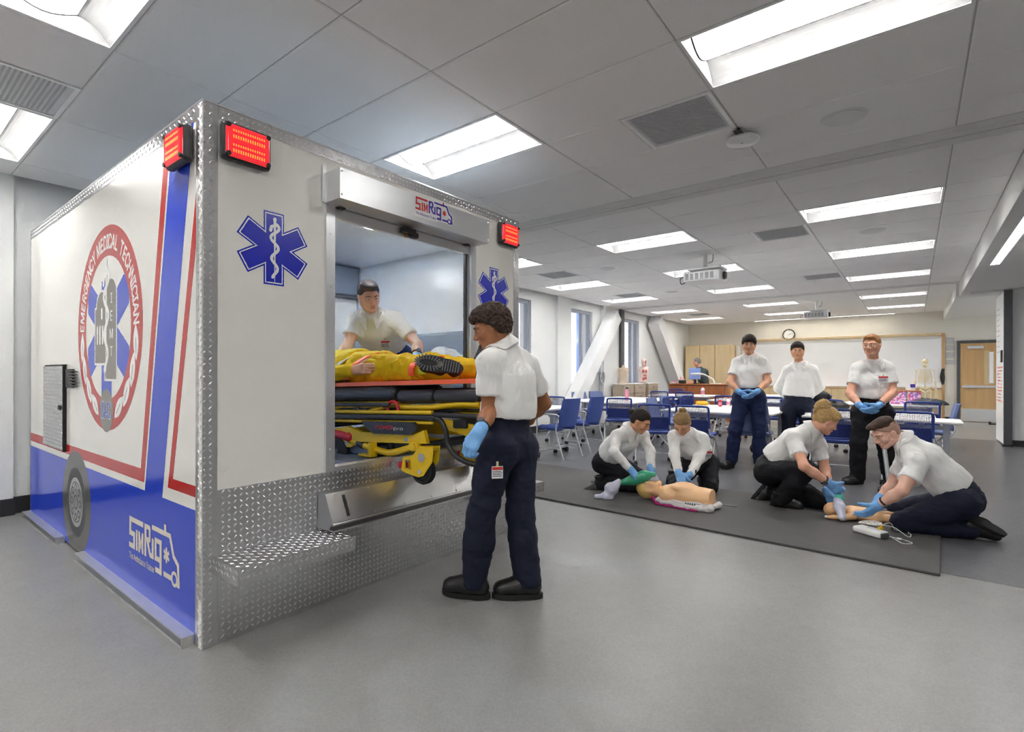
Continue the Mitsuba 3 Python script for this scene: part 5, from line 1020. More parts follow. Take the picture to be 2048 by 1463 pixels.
# wall device by the brace
wd = thing('wall_scale', 'grey wall mounted blood pressure unit with a looped hose', 'medical device')
part(wd, 'unit', rbox(-6.36, -6.24, 12.02, 12.16, 1.30, 1.55, .02), 'm_grille', smooth=40); part(wd, 'hose', tube(bez([(-6.25, 12.08, 1.32), (-6.25, 12.02, 1.15), (-6.25, 12.10, 1.0), (-6.25, 12.22, 1.08), (-6.25, 12.24, 1.25), (-6.25, 12.16, 1.36)], 6), .017, 8), 'm_grille_dark', smooth=True); part(wd, 'pole', cyl((-6.30, 12.06, .02), (-6.30, 12.06, 1.3), .014), 'm_frame_gray')
# coat hook with cables at the right of the whiteboard
cbk = thing('cable_bundle', 'bundle of black cables hanging at the right end of the whiteboard', 'cable'); part(cbk, 'loop', cat(*[tube(bez([(.60 + .02 * q, 18.93, 1.40), (.57 + .02 * q, 18.92, 1.2), (.62, 18.92, 1.0 + .04 * q), (.66 - .01 * q, 18.92, 1.2), (.63, 18.93, 1.40)], 5), .010, 6) for q in range(3)]), 'm_black', smooth=True, kind='stuff'); part(cbk, 'hook', bx(.60, .66, 18.92, 18.95, 1.38, 1.44), 'm_black')
# projectors
for k, (x, y, w_, lab) in enumerate(((-2.40, 7.90, .52, 'white ceiling projector with vents, nearer one'), (-1.83, 14.58, .50, 'white ceiling projector before the back wall, farther one'))):
    t = thing('projector', lab, 'projector'); z = 2.62
    part(t, 'body', rbox(x - w_ / 2, x + w_ / 2, y - .19, y + .19, z, z + .15, .02, 10), 'm_white_paint', smooth=40)
    part(t, 'mount_plate', cat(rbox(x - w_ * .40, x + w_ * .48, y - .15, y + .2, z + .175, z + .205, .006), bx(x - .1, x + .1, y - .1, y + .1, z + .15, z + .176)), 'm_white_paint'); part(t, 'mount_pole', cyl((x, y, z + .2), (x, y, CEIL - .002), .028, 14), 'm_white_paint', smooth=30); part(t, 'ceiling_plate', lathe([(0, 0), (.07, 0), (.07, .012), (0, .012)], 20, (x, y, CEIL - .0125)), 'm_white_paint')
    part(t, 'lens', cat(cyl((x + w_ / 2 - .01, y - .02, z + .075), (x + w_ / 2 + .035, y - .02, z + .075), .055, 20)), 'm_black', smooth=30)
    for q in range(6): part(t, 'vent_slot', bx(x - w_ * .44 + q * w_ * .135, x - w_ * .44 + q * w_ * .135 + .045, y - .194, y - .188, z + .03, z + .12), 'm_grille_dark')
    part(t, 'cable', tube(bez([(x - w_ / 2 + .01, y - .1, z + .10), (x - w_ / 2 - .07, y - .1, z + .08), (x - w_ / 2 - .06, y - .1, z + .0), (x - w_ / 2 + .02, y - .12, z + .01)], 6), .006, 6), 'm_black', smooth=True); part(t, 'plug', tube(bez([(x + .04, y, z + .28), (x + .10, y, z + .30), (x + .11, y, z + .40)], 5), [.004] * 11, 6), 'm_black', smooth=True)
# full size skeleton
sk = thing('skeleton', 'full size cream coloured teaching skeleton hanging on a stand', 'skeleton'); SX, SY = .228, 17.5
S_ = lambda x, z, y=0.0: (SX + x, SY + y, z)
part(sk, 'skull', nets(field([ell(S_(0, 1.60), np.eye(3), (.072, .09, .085)), ell(S_(0, 1.53, -.04), np.eye(3), (.05, .05, .06)), cone(S_(-.03, 1.485, -.03), S_(.03, 1.485, -.05), .022, .022)], .01, .02, .02, None, [ell(S_(-.03, 1.58, -.085), np.eye(3), (.02, .03, .018), .01), ell(S_(.03, 1.58, -.085), np.eye(3), (.02, .03, .018), .01), ell(S_(0, 1.545, -.09), np.eye(3), (.012, .02, .018), .01)])), 'm_bone', smooth=True)
part(sk, 'spine', cat(*[lathe([(0, 0), (.02, .003), (.022, .012), (.02, .022), (0, .025)], 8, S_(0, .95 + .029 * q, .03 * math.sin(q * .3))) for q in range(18)]), 'm_bone', smooth=30, kind='stuff')
for s in (-1, 1):
    for q in range(10):
        z = 1.38 - q * .032; w_ = .085 + .055 * math.sin(min(1, (q + 1.5) / 7) * math.pi / 2); part(sk, 'rib', tube(bez([S_(0, z + .02, .05), S_(s * w_ * .8, z + .02, .06), S_(s * w_, z - .02, -.02), S_(s * w_ * .55, z - .05, -.09), S_(s * .02, z - .04 + .004 * q, -.095)], 4), .0065, 6), 'm_bone', smooth=True)
    part(sk, 'clavicle', tube([S_(s * .02, 1.40, -.07), S_(s * .10, 1.415, -.05), S_(s * .175, 1.40, 0)], .008, 6), 'm_bone', smooth=True); part(sk, 'humerus', nets(field([cone(S_(s * .18, 1.37), S_(s * .185, 1.35), .022, .018), cone(S_(s * .185, 1.35), S_(s * .20, 1.09), .012, .011), cone(S_(s * .185, 1.08), S_(s * .215, 1.08), .017, .017)], .009, .012)), 'm_bone', smooth=True)
    part(sk, 'forearm', cat(tube([S_(s * .195, 1.07), S_(s * .205, .84)], .008, 6), tube([S_(s * .212, 1.07), S_(s * .225, .84)], .008, 6)), 'm_bone', kind='stuff'); part(sk, 'hand', cat(*[tube([S_(s * (.215 + .008 * (q - 2)), .83), S_(s * (.215 + .014 * (q - 2)), .68)], .005, 5) for q in range(5)]), 'm_bone', kind='stuff')
    part(sk, 'femur', nets(field([cone(S_(s * .10, .86), S_(s * .12, .83), .026, .022), cone(S_(s * .115, .83), S_(s * .095, .47), .014, .015), cone(S_(s * .07, .45), S_(s * .115, .45), .026, .026)], .01, .015)), 'm_bone', smooth=True); part(sk, 'shin', cat(tube([S_(s * .09, .43), S_(s * .09, .10)], .013, 6), tube([S_(s * .115, .42), S_(s * .11, .10)], .007, 6)), 'm_bone', kind='stuff'); part(sk, 'foot', rbox(SX + s * .09 - .035, SX + s * .09 + .035, SY - .16, SY + .04, .07, .10, .012), 'm_bone')
part(sk, 'pelvis', nets(field([cone(S_(-.03, .90, .03), S_(-.13, .96, .0), .02, .03), cone(S_(.03, .90, .03), S_(.13, .96, 0), .02, .03), cone(S_(-.10, .88), S_(-.03, .83, -.05), .022, .018), cone(S_(.10, .88), S_(.03, .83, -.05), .022, .018), cone(S_(0, .94, .04), S_(0, .85, .05), .035, .02)], .01, .02)), 'm_bone', smooth=True); part(sk, 'sternum', rbox(SX - .018, SX + .018, SY - .105, SY - .093, 1.22, 1.40, .005), 'm_bone')
part(sk, 'stand', cat(cyl((SX, SY + .12, .05), (SX, SY + .12, 1.85), .012), tube(bez([(SX, SY + .12, 1.84), (SX, SY + .06, 1.88), (SX, SY, 1.80), (SX, SY, 1.68)], 5), .006, 6), *[cyl((SX, SY + .12, .06), (SX + .32 * math.cos(a), SY + .12 + .32 * math.sin(a), .03), .012, 8) for a in np.arange(5) * 2 * math.pi / 5]), 'm_chrome')
# joints of every figure, in metres
JT = {
 'A': dict(pel=[-1.818, 2.362, 0.926], chest=[-1.8, 2.376, 1.221], neck=[-1.829, 2.328, 1.428], head=[-1.858, 2.265, 1.531], hf=[-0.828, -0.46, -0.32], hu=[-0.266, -0.149, 0.952], shL=[-1.81, 2.176, 1.351], elL=[-1.807, 2.191, 1.067], wrL=[-1.736, 2.017, 0.968], hL=([-0.204, -0.552, -0.808], [-0.926, -0.146, 0.347]), shR=[-1.817, 2.568, 1.348], elR=[-1.817, 2.747, 1.087], wrR=[-1.977, 2.773, 0.962], hR=([-0.971, -0.114, -0.209], [-0.298, 0.033, 0.954]), hipL=[-1.808, 2.267, 0.86], knL=[-1.881, 2.209, 0.481], anL=[-1.94, 2.226, 0.107], toL=[-0.925, -0.38, -0.002], hipR=[-1.814, 2.468, 0.843], knR=[-1.766, 2.429, 0.48], anR=[-1.721, 2.427, 0.1], toR=[-0.78, -0.625, -0.002]),
 'M': dict(pel=[-3.653, 3.031, 1.454], chest=[-3.54, 2.802, 1.638], neck=[-3.477, 2.686, 1.758], head=[-3.416, 2.619, 1.893], hf=[0.876, -0.285, -0.388], hu=[0.286, -0.282, 0.916], shR=[-3.617, 2.612, 1.724], elR=[-3.578, 2.54, 1.509], wrR=[-3.541, 2.417, 1.384], hR=([0.169, -0.784, -0.598], [0.933, -0.018, 0.36]), shL=[-3.38, 2.879, 1.731], elL=[-3.183, 2.934, 1.505], wrL=[-3.091, 2.828, 1.394], hL=([0.237, -0.853, -0.466], [-0.535, -0.755, 0.379]), hipR=[-3.709, 2.948, 1.399], knR=[-3.67, 2.89, 1.039], anR=[-3.762, 3.008, 0.647], toR=[0.78, -0.626, 0.0], hipL=[-3.589, 3.121, 1.401], knL=[-3.524, 3.071, 1.045], anL=[-3.608, 3.157, 0.659], toL=[0.84, -0.543, 0.001]),
 'K1': dict(pel=[-2.7, 5.346, 0.313], chest=[-2.442, 5.245, 0.563], neck=[-2.332, 5.179, 0.689], head=[-2.221, 5.165, 0.786], hf=[0.849, 0.126, -0.513], hu=[0.495, 0.004, 0.869], shR=[-2.412, 5.013, 0.645], elR=[-2.364, 4.846, 0.477], wrR=[-2.221, 4.91, 0.322], hR=([0.629, 0.232, -0.741], [0.095, 0.865, 0.493]), shL=[-2.277, 5.428, 0.618], elL=[-2.183, 5.324, 0.449], wrL=[-2.108, 5.18, 0.287], hL=([0.424, -0.047, -0.904], [-0.438, -0.821, 0.365]), hipR=[-2.689, 5.252, 0.281], knR=[-2.313, 5.265, 0.075], anR=[-2.67, 5.133, 0.07], toR=[-0.833, -0.528, -0.165], hipL=[-2.715, 5.488, 0.282], knL=[-2.388, 5.68, 0.075], anL=[-2.783, 5.499, 0.07], toL=[-0.833, -0.528, -0.165]),
 'K2': dict(pel=[-1.831, 5.888, 0.334], chest=[-1.854, 5.69, 0.518], neck=[-1.873, 5.573, 0.635], head=[-1.884, 5.436, 0.766], hf=[-0.005, -0.664, -0.747], hu=[0.116, -0.703, 0.702], shR=[-1.987, 5.43, 0.629], elR=[-1.923, 5.328, 0.447], wrR=[-1.848, 5.234, 0.275], hR=([0.45, -0.31, -0.837], [0.925, 0.303, 0.23]), shL=[-1.772, 5.782, 0.592], elL=[-1.758, 5.588, 0.39], wrL=[-1.782, 5.364, 0.243], hL=([-0.303, -0.768, -0.565], [-0.132, -0.514, 0.848]), hipR=[-1.882, 5.745, 0.304], knR=[-1.964, 5.487, 0.075], anR=[-2.139, 5.88, 0.075], toR=[-0.342, 0.927, -0.156], hipL=[-1.785, 6.002, 0.28], knL=[-1.684, 5.715, 0.075], anL=[-1.859, 6.108, 0.075], toL=[-0.342, 0.927, -0.156]),
 'K3': dict(pel=[-1.124, 5.737, 0.357], chest=[-0.876, 5.706, 0.625], neck=[-0.751, 5.703, 0.754], head=[-0.64, 5.715, 0.845], hf=[0.745, 0.444, -0.498], hu=[0.437, 0.222, 0.871], shR=[-0.859, 5.488, 0.699], elR=[-0.757, 5.288, 0.46], wrR=[-0.571, 5.411, 0.306], hR=([0.65, 0.392, -0.651], [0.633, -0.142, 0.761]), shL=[-0.696, 5.85, 0.621], elL=[-0.657, 5.804, 0.372], wrL=[-0.614, 5.633, 0.181], hL=([0.404, 0.064, -0.913], [0.949, -0.193, 0.249]), hipR=[-1.106, 5.598, 0.32], knR=[-0.752, 5.42, 0.416], anR=[-0.987, 5.522, 0.09], toR=[0.982, 0.188, 0.002], hipL=[-1.106, 5.88, 0.289], knL=[-0.695, 5.715, 0.075], anL=[-1.103, 5.747, 0.1], toL=[-0.558, -0.169, -0.813]),
 'K4': dict(pel=[0.317, 5.534, 0.286], chest=[0.071, 5.491, 0.583], neck=[-0.07, 5.454, 0.73], head=[-0.184, 5.401, 0.792], hf=[-0.694, -0.491, -0.527], hu=[-0.408, -0.327, 0.853], shL=[0.001, 5.204, 0.596], elL=[-0.067, 5.047, 0.388], wrL=[-0.223, 5.1, 0.23], hL=([-0.675, -0.338, -0.656], [-0.144, -0.604, 0.784]), shR=[-0.065, 5.637, 0.606], elR=[-0.14, 5.654, 0.324], wrR=[-0.237, 5.576, 0.198], hR=([-0.556, -0.633, -0.539], [0.329, -0.747, 0.578]), hipL=[0.285, 5.38, 0.279], knL=[-0.067, 5.309, 0.085], anL=[0.341, 5.44, 0.075], toL=[0.767, 0.486, -0.419], hipR=[0.275, 5.654, 0.249], knR=[-0.093, 5.762, 0.085], anR=[0.314, 5.738, 0.075], toR=[0.641, 0.642, -0.419]),
 'S1': dict(pel=[-1.718, 7.555, 0.999], chest=[-1.714, 7.533, 1.313], neck=[-1.714, 7.533, 1.507], head=[-1.705, 7.463, 1.67], hf=[0.221, -0.968, -0.119], hu=[0.08, -0.084, 0.993], shR=[-1.876, 7.505, 1.455], elR=[-1.917, 7.37, 1.166], wrR=[-1.771, 7.282, 1.038], hR=([0.837, -0.18, -0.517], [0.372, -0.676, 0.636]), shL=[-1.55, 7.562, 1.465], elL=[-1.485, 7.511, 1.182], wrL=[-1.565, 7.217, 1.045], hL=([-0.657, -0.511, -0.553], [-0.041, -0.771, 0.636]), hipR=[-1.811, 7.532, 0.938], knR=[-1.865, 7.424, 0.515], anR=[-1.925, 7.466, 0.111], toR=[-0.259, -0.966, 0.0], hipL=[-1.625, 7.578, 0.939], knL=[-1.597, 7.537, 0.502], anL=[-1.603, 7.596, 0.108], toL=[0.561, -0.828, 0.0]),
 'S2': dict(pel=[-1.309, 8.562, 0.857], chest=[-1.292, 8.575, 1.203], neck=[-1.287, 8.579, 1.419], head=[-1.301, 8.504, 1.611], hf=[0.151, -0.986, -0.07], hu=[0.0, 0.0, 1.0], shR=[-1.452, 8.575, 1.355], elR=[-1.569, 8.61, 1.067], wrR=[-1.453, 8.857, 0.884], hR=([0.545, 0.717, -0.435], [-0.375, 0.817, 0.437]), shL=[-1.109, 8.594, 1.368], elL=[-1.056, 8.764, 1.095], wrL=[-1.221, 8.786, 0.902], hL=([-0.817, -0.375, -0.438], [-0.716, 0.545, 0.436]), hipR=[-1.407, 8.547, 0.792], knR=[-1.416, 8.489, 0.415], anR=[-1.443, 8.582, 0.092], toR=[-0.329, -0.944, 0.0], hipL=[-1.205, 8.582, 0.792], knL=[-1.175, 8.554, 0.415], anL=[-1.172, 8.672, 0.093], toL=[0.499, -0.866, 0.0]),
 'S3': dict(pel=[-0.378, 7.411, 0.906], chest=[-0.373, 7.39, 1.178], neck=[-0.368, 7.393, 1.414], head=[-0.378, 7.308, 1.607], hf=[-0.237, -0.969, -0.067], hu=[0.0, 0.0, 1.0], shR=[-0.52, 7.323, 1.368], elR=[-0.571, 7.18, 1.052], wrR=[-0.46, 7.064, 0.918], hR=([0.793, -0.321, -0.517], [0.25, -0.73, 0.636]), shL=[-0.227, 7.43, 1.373], elL=[-0.179, 7.366, 1.074], wrL=[-0.31, 7.031, 0.927], hL=([-0.736, -0.391, -0.553], [-0.173, -0.752, 0.636]), hipR=[-0.463, 7.356, 0.832], knR=[-0.495, 7.279, 0.485], anR=[-0.508, 7.345, 0.09], toR=[-0.622, -0.783, 0.0], hipL=[-0.288, 7.484, 0.829], knL=[-0.258, 7.444, 0.469], anL=[-0.214, 7.543, 0.091], toL=[0.107, -0.994, 0.0]),
 'I': dict(pel=[-4.855, 15.972, 0.93], chest=[-4.894, 15.813, 1.213], neck=[-4.963, 15.757, 1.45], head=[-5.01, 15.72, 1.627], hf=[-0.97, -0.14, -0.2], hu=[-0.078, -0.062, 0.995], shL=[-4.982, 15.588, 1.375], elL=[-4.99, 15.48, 1.141], wrL=[-5.008, 15.273, 1.012], hL=([-0.543, -0.84, -0.002], [0.136, -0.169, 0.976]), shR=[-4.864, 16.093, 1.378], elR=[-4.828, 16.121, 1.138], wrR=[-4.893, 15.813, 1.006], hR=([-0.543, -0.84, -0.002], [0.136, -0.169, 0.976]), hipL=[-4.882, 15.823, 0.844], knL=[-4.892, 15.814, 0.444], anL=[-4.892, 15.814, 0.089], toL=[-0.897, -0.441, -0.002], hipR=[-4.84, 16.112, 0.838], knR=[-4.851, 16.104, 0.434], anR=[-4.85, 16.104, 0.089], toR=[-0.897, -0.441, -0.002]),
}
# ---------------------------------------------------------------- the people
NEAT = dict(t=.009, amp=.003, freq=70)
pA = person(JT['A'], 'curly haired person in white polo and navy trousers pulling the stretcher from the trainer', 'tan', 'curly',
       dict(t=.020, taper=.1, amp=.003, freq=90, strand=(1, 1, 1), curls=800, curl_r=.0085, tufts=[(0, .03, .075, .070, .075, .055), (0, -.045, .05, .078, .075, .08)], lz=[-.065, -.045, .005, .030, .048, .060, .062]),
       h=.009, hh=.0038, gloves='L', curl=(1.15, .5), watch='L', seed=3, s=.96)
pM = person(JT['M'], 'person in white polo with slicked dark hair leaning over the patient inside the trainer', 'fair', 'black',
       dict(t=.010, amp=.003, freq=70, tufts=[(0, .05, .092, .055, .05, .03), (.02, .02, .105, .05, .06, .025)]), h=.010, hh=.0042, curl=(.4, .4), watch='L', eyes='open', trousers='navy_blue', seed=5, build=1.05)
pK1 = person(JT['K1'], 'kneeling person with dark hair bun in long sleeved white shirt squeezing a green bag', 'olive', 'black',
       dict(t=.010, amp=.003, freq=80, free=[(0, -.125, .03, .034, .034, .034)], lz=[-.085, -.075, -.04, .012, .03, .058, .07]), long=True, fem=True, trousers='trouser_black', curl=(.6, .8), h=.010, hh=.0045, seed=7, build=1.03)
pK2 = person(JT['K2'], 'kneeling person with clipped up blond hair pressing on the adult manikin chest', 'medium', 'darkblond',
       dict(t=.010, amp=.003, freq=80, free=[(.0, -.085, .085, .036, .042, .045), (.01, -.06, .125, .016, .02, .04), (-.02, -.075, .12, .012, .018, .035)]), long=True, fem=True, trousers='trouser_black', curl=(.35, .35), h=.010, hh=.0045, seed=9, watch='L')
pK3 = person(JT['K3'], 'crouching person with frizzy blond bun holding a mask over the baby manikin', 'fair', 'blond',
       dict(t=.016, amp=.007, freq=70, tufts=[(0, .05, .075, .06, .05, .035), (.06, .03, .04, .03, .05, .035), (-.06, .03, .04, .03, .05, .035)], free=[(0, -.085, .115, .062, .058, .055), (0, -.125, .08, .04, .03, .045), (.01, -.135, .02, .012, .012, .03)], lz=[-.075, -.065, -.02, .01, .018, .045, .055]),
       trousers='trouser_black', curl=(.6, .9), watch='R', h=.0095, hh=.0042, seed=11, belt=False)
pK4 = person(JT['K4'], 'kneeling person with faded dark haircut in white polo pressing on the baby manikin', 'pale', 'brown',
       dict(t=.004, taper=.55, amp=.003, freq=80, tufts=[(0, .03, .098, .056, .078, .024), (0, .080, .088, .042, .030, .022), (0, -.04, .09, .050, .05, .026)], lz=[.03, .035, .038, .042, .050, .062, .070], fade=[-.075, -.06, -.03, .012, .030, .058, .068]),
       trousers='navy', curl=(.5, .45), watch='L', h=.0095, hh=.004, seed=13, build=1.08, spread=(.3, .3))
pS1 = person(JT['S1'], 'standing person with floppy black hair and folded gloved hands, leftmost of the three standing', 'medium', 'black',
       dict(t=.015, amp=.004, freq=50, tufts=[(0, .06, .075, .07, .05, .05), (.03, .088, .055, .045, .03, .035), (-.055, .05, .03, .03, .045, .05)], lz=[-.08, -.065, -.03, -.01, .0, .032, .032]), trousers='navy_blue', curl=(.4, .5), watch='L', eyes='open', h=.011, hh=.005, seed=15)
pS2 = person(JT['S2'], 'standing person with long white sleeves and hands behind the back, middle of three standing', 'olive', 'black',
       dict(t=.013, amp=.005, freq=50, tufts=[(0, .07, .078, .065, .04, .035), (.05, .04, .06, .03, .05, .04), (-.05, .04, .06, .03, .05, .04)], lz=[-.08, -.065, -.03, .0, .02, .045, .045]), long=True, trousers='navy', gloves='', eyes='open', h=.011, hh=.005, seed=17, build=1.04)
pS3 = person(JT['S3'], 'standing person with short ginger hair and black trousers, rightmost of the three standing', 'fair', 'ginger',
       dict(t=.009, amp=.004, freq=60, tufts=[(0, .055, .088, .055, .045, .03)]), trousers='trouser_black', curl=(.7, .6), watch='L', eyes='open', h=.011, hh=.0045, seed=19)
pI = person(JT['I'], 'person with grey hair in dark green polo standing behind the instructor desk', 'fair', 'gray', NEAT, shirt='polo_dark', trousers='trouser_black', gloves='', h=.014, hh=.009, seed=21, belt=False, collar=False)
# ---------------------------------------------------------------- stretcher and patient
exs = unit([.863, .10, .028]); eys = unit(np.array([-.115, .993, 0])); ezs = np.cross(exs, eys)
O_ = np.array([-2.237, 2.2, 1.053]) + exs * .29 + eys * .29 - ezs * .31
LM = np.eye(4); LM[:3, 0], LM[:3, 1], LM[:3, 2], LM[:3, 3] = exs, eys, ezs, O_
def W_(x, y, z): return O_ + exs * x + eys * y + ezs * z
def loc(m): m = m.copy(); m.apply_transform(LM); return m
mat('cot_yellow', srgb(226, 186, 22), 0.35); mat('cot_black', srgb(30, 30, 34), 0.45); mat('vinyl_black', srgb(36, 37, 42), 0.38, spec=.5); mat('cot_red', srgb(186, 30, 44), 0.35); mat('board_orange', srgb(240, 104, 62), 0.35)
st = thing('stretcher', 'yellow and black wheeled ambulance stretcher half out of the trainer doorway', 'stretcher')
def lt(pts, r, n=5, seg=10): return tube(bez([W_(*p) for p in pts], n), r, seg)
def lb(x0, x1, y0, y1, z0, z1, r=.008): return loc(rbox(x0, x1, y0, y1, z0, z1, r, 8))
part(st, 'mattress', lb(-1.95, -.64, -.27, .27, .362, .462, .035), 'm_vinyl_black', smooth=40, label='black vinyl mattress section')
part(st, 'mattress', lb(-.63, -.33, -.27, .27, .350, .435, .03), 'm_vinyl_black', smooth=40); part(st, 'mattress', lb(-.335, .0, -.27, .27, .350, .432, .03), 'm_vinyl_black', smooth=40)
part(st, 'litter_frame', cat(lb(-1.95, -.64, -.25, .25, .338, .362), lt([(-.62, -.24, .325), (-.35, -.24, .325), (-.15, -.24, .345), (.0, -.24, .34)], .018), lt([(-.62, .24, .325), (-.35, .24, .325), (-.15, .24, .345), (.0, .24, .34)], .018), lt([(0, -.24, .34), (.02, 0, .34), (0, .24, .34)], .018)), 'm_cot_yellow', smooth=40)
sr = part(st, 'side_rail', cat(lt([(-1.7, -.30, .345), (-.74, -.30, .345), (-.70, -.30, .335)], .014), lt([(-1.7, .30, .345), (-.74, .30, .345)], .014)), 'm_cot_black', smooth=True)
for x in (-1.5, -1.2, -.95): part(sr, 'post', lt([(x, -.30, .345), (x + .03, -.295, .29)], .012), 'm_cot_black', smooth=True)
for q in ([(-1.25, -.28, .30), (-1.1, -.28, .335)], [(-.85, -.28, .30), (-.68, -.28, .335)]): part(st, 'strut', lt(q, .012), 'm_cot_yellow', smooth=True)
for y in (-.30, .30):
    part(st, 'rail', cat(lb(-1.95, -.30, y - .018, y + .018, .285, .308), lb(-1.95, -.30, y - .012, y + .012, .225, .245)), 'm_cot_yellow', smooth=30, label='yellow frame rail'); part(st, 'rail', lb(-1.95, -.28, y - .022, y + .022, .247, .282, .012), 'm_cot_black', smooth=40)
cvr = part(st, 'motor_cover', loc(onto(ext(Polygon([(-.86, .235), (-.42, .235), (-.40, .20), (-.45, .165), (-.76, .165), (-.82, .20)]).buffer(.004), .02), (0, -.318, 0), (1, 0, 0), (0, 0, 1))), 'm_cot_black', label='black side cover with red and grey lettering')
m = txtw('POWER', .022, .15, True, .0008); m.apply_translation([-.735, .192, 0]); part(cvr, 'lettering', loc(onto(m, (0, -.339, 0), (1, 0, 0), (0, 0, 1))), 'm_cot_red'); m = txtw('pro', .020, .075, False, .0008); m.apply_translation([-.58, .189, 0]); part(cvr, 'lettering', loc(onto(m, (0, -.339, 0), (1, 0, 0), (0, 0, 1))), 'm_grille')
part(st, 'leg_plate', loc(onto(ext(Polygon([(-1.55, .13), (-1.02, .20), (-.90, .165), (-.45, .16), (-.36, .19), (-.34, .11), (-.60, .105), (-.92, .10), (-1.0, .06), (-1.06, .06), (-1.10, .105), (-1.5, .08)]), .03), (0, -.285, 0), (1, 0, 0), (0, 0, 1))), 'm_cot_yellow', label='yellow leg plate')
part(st, 'leg_plate', loc(onto(ext(Polygon([(-1.55, .13), (-1.02, .20), (-.45, .20), (-.34, .11), (-.92, .10), (-1.5, .08)]), .03), (0, .26, 0), (1, 0, 0), (0, 0, 1))), 'm_cot_yellow')
part(st, 'pivot', cat(*[loc(cyl((x, -.32, z), (x, -.28, z), .014, 14)) for x, z in ((-1.03, .085), (-.50, .13))]), 'm_chrome', kind='stuff')
part(st, 'base_tube', cat(lt([(-1.04, -.30, .105), (-.95, -.30, .09), (-.72, -.30, .045), (-.62, -.30, .045), (-.46, -.30, .085), (-.40, -.30, .095)], .021)), 'm_cot_yellow', smooth=True, label='bent yellow base tube')
part(st, 'base_tube', cat(lt([(-1.32, .30, .085), (-1.05, .30, .075), (-.72, .30, .045), (-.62, .30, .045), (-.46, .30, .085), (-.40, .30, .095)], .021)), 'm_cot_yellow', smooth=True)
part(st, 'sleeve', cat(lt([(-.94, -.30, .088), (-.88, -.30, .076)], .024), loc(cyl((-.72, -.22, .05), (-.72, -.22, .12), .025, 14))), 'm_cot_black', smooth=30)
part(st, 'joint_knuckle', cat(lb(-.47, -.40, -.335, -.27, .06, .125, .015), loc(cyl((-.435, -.345, .092), (-.435, -.26, .092), .024, 16))), 'm_cot_yellow', smooth=40)
part(st, 'brake_cap', cat(lt([(-1.14, -.31, .145), (-1.08, -.31, .14), (-1.03, -.31, .13)], .028), loc(sph((-1.01, -.31, .128), .033))), 'm_cot_red', smooth=True, label='red release cap')
part(st, 'release_ring', loc(onto(mf(manifold3d.Manifold.revolve(manifold3d.CrossSection.circle(.011, 10).translate((.045, 0)), 24)), (-.64, -.28, .318), (1, 0, 0), (0, 0, 1))), 'm_cot_red', smooth=True)
def wheel(c, r, fork, name_='wheel'):
    t = part(st, name_, loc(onto(lathe([(0, -.020), (r * .62, -.020), (r * .70, -.016), (r * .74, -.022), (r * .94, -.022), (r, -.012), (r, .012), (r * .94, .022), (r * .74, .022), (r * .70, .016), (r * .62, .020), (0, .020)], 36), c, (1, 0, 0), (0, 0, 1))), 'm_rubber', smooth=30, label='black caster wheel')
    part(t, 'hub', loc(onto(lathe([(0, -.023), (.016, -.023), (.016, .023), (0, .023)], 20), c, (1, 0, 0), (0, 0, 1))), 'm_chrome', smooth=30)
    if fork:
        poly = Polygon([(c[0] + .10, c[2] + .145), (c[0] - .01, c[2] + .135), (c[0] - .055, c[2] + .085), (c[0] - .13, c[2] + .075), (c[0] - .145, c[2] + .0), (c[0] - .07, c[2] - .02), (c[0] - .015, c[2] - .03), (c[0] + .02, c[2] - .02), (c[0] + .085, c[2] + .06)]).buffer(.006).difference(Polygon([(c[0] - .12, c[2] + .06), (c[0] - .075, c[2] + .065), (c[0] - .07, c[2] + .005), (c[0] - .12, c[2] + .015)]))
        k = part(st, 'caster_fork', cat(*[loc(onto(ext(poly, .006), (0, c[1] + s * .030 + .003, 0), (1, 0, 0), (0, 0, 1))) for s in (-1, 1)], lb(c[0] - .01, c[0] + .10, c[1] - .032, c[1] + .032, c[2] + .125, c[2] + .15)), 'm_cot_yellow', label='yellow caster fork')
        part(k, 'cap', cat(loc(cyl((c[0] + .02, c[1] - .046, c[2] + .085), (c[0] + .02, c[1] - .03, c[2] + .085), .026, 20)), loc(cyl((c[0], c[1] - .042, c[2]), (c[0], c[1] + .04, c[2]), .014, 12))), 'm_chrome', smooth=30); part(k, 'pedal', cat(lb(c[0] - .19, c[0] - .135, c[1] - .025, c[1] + .02, c[2] + .005, c[2] + .045, .01)), 'm_cot_red', smooth=40)
wheel((-.38, -.30, -.055), .082, True); wheel((-.38, .30, -.055), .082, True); wheel((-1.13, -.30, .03), .10, False); wheel((-1.50, .30, .03), .10, False)
part(st, 'drop_handle', cat(lt([(-.29, -.30, .265), (-.24, -.30, .25), (-.205, -.30, .19), (-.19, -.30, .11), (-.14, -.30, .05), (-.06, -.30, .015), (.02, -.30, .005), (.10, -.28, .0), (.11, -.1, .0), (.11, .1, .0), (.10, .28, .0), (.02, .30, .005), (-.14, .30, .05), (-.19, .30, .11), (-.24, .30, .25), (-.29, .30, .265)], .015)), 'm_cot_black', smooth=True, label='black looped pull handle')
part(st, 'foot_handle', lt([(-.29, -.30, .285), (-.1, -.30, .28), (.05, -.29, .275), (.09, -.2, .27), (.09, .2, .27), (.05, .29, .275), (-.29, .30, .285)], .016), 'm_cot_black', smooth=True)
for q in (lb(-.42, -.36, -.29, .29, .06, .11), lb(-.2, -.1, -.24, .24, .20, .25), lb(-1.3, -1.24, -.28, .28, .18, .22), lt([(-.30, -.2, .12), (0, .1, .16)], .012), lt([(-.30, .2, .10), (.0, -.1, .06)], .012)): part(st, 'cross_member', q, 'm_cot_black', smooth=30)
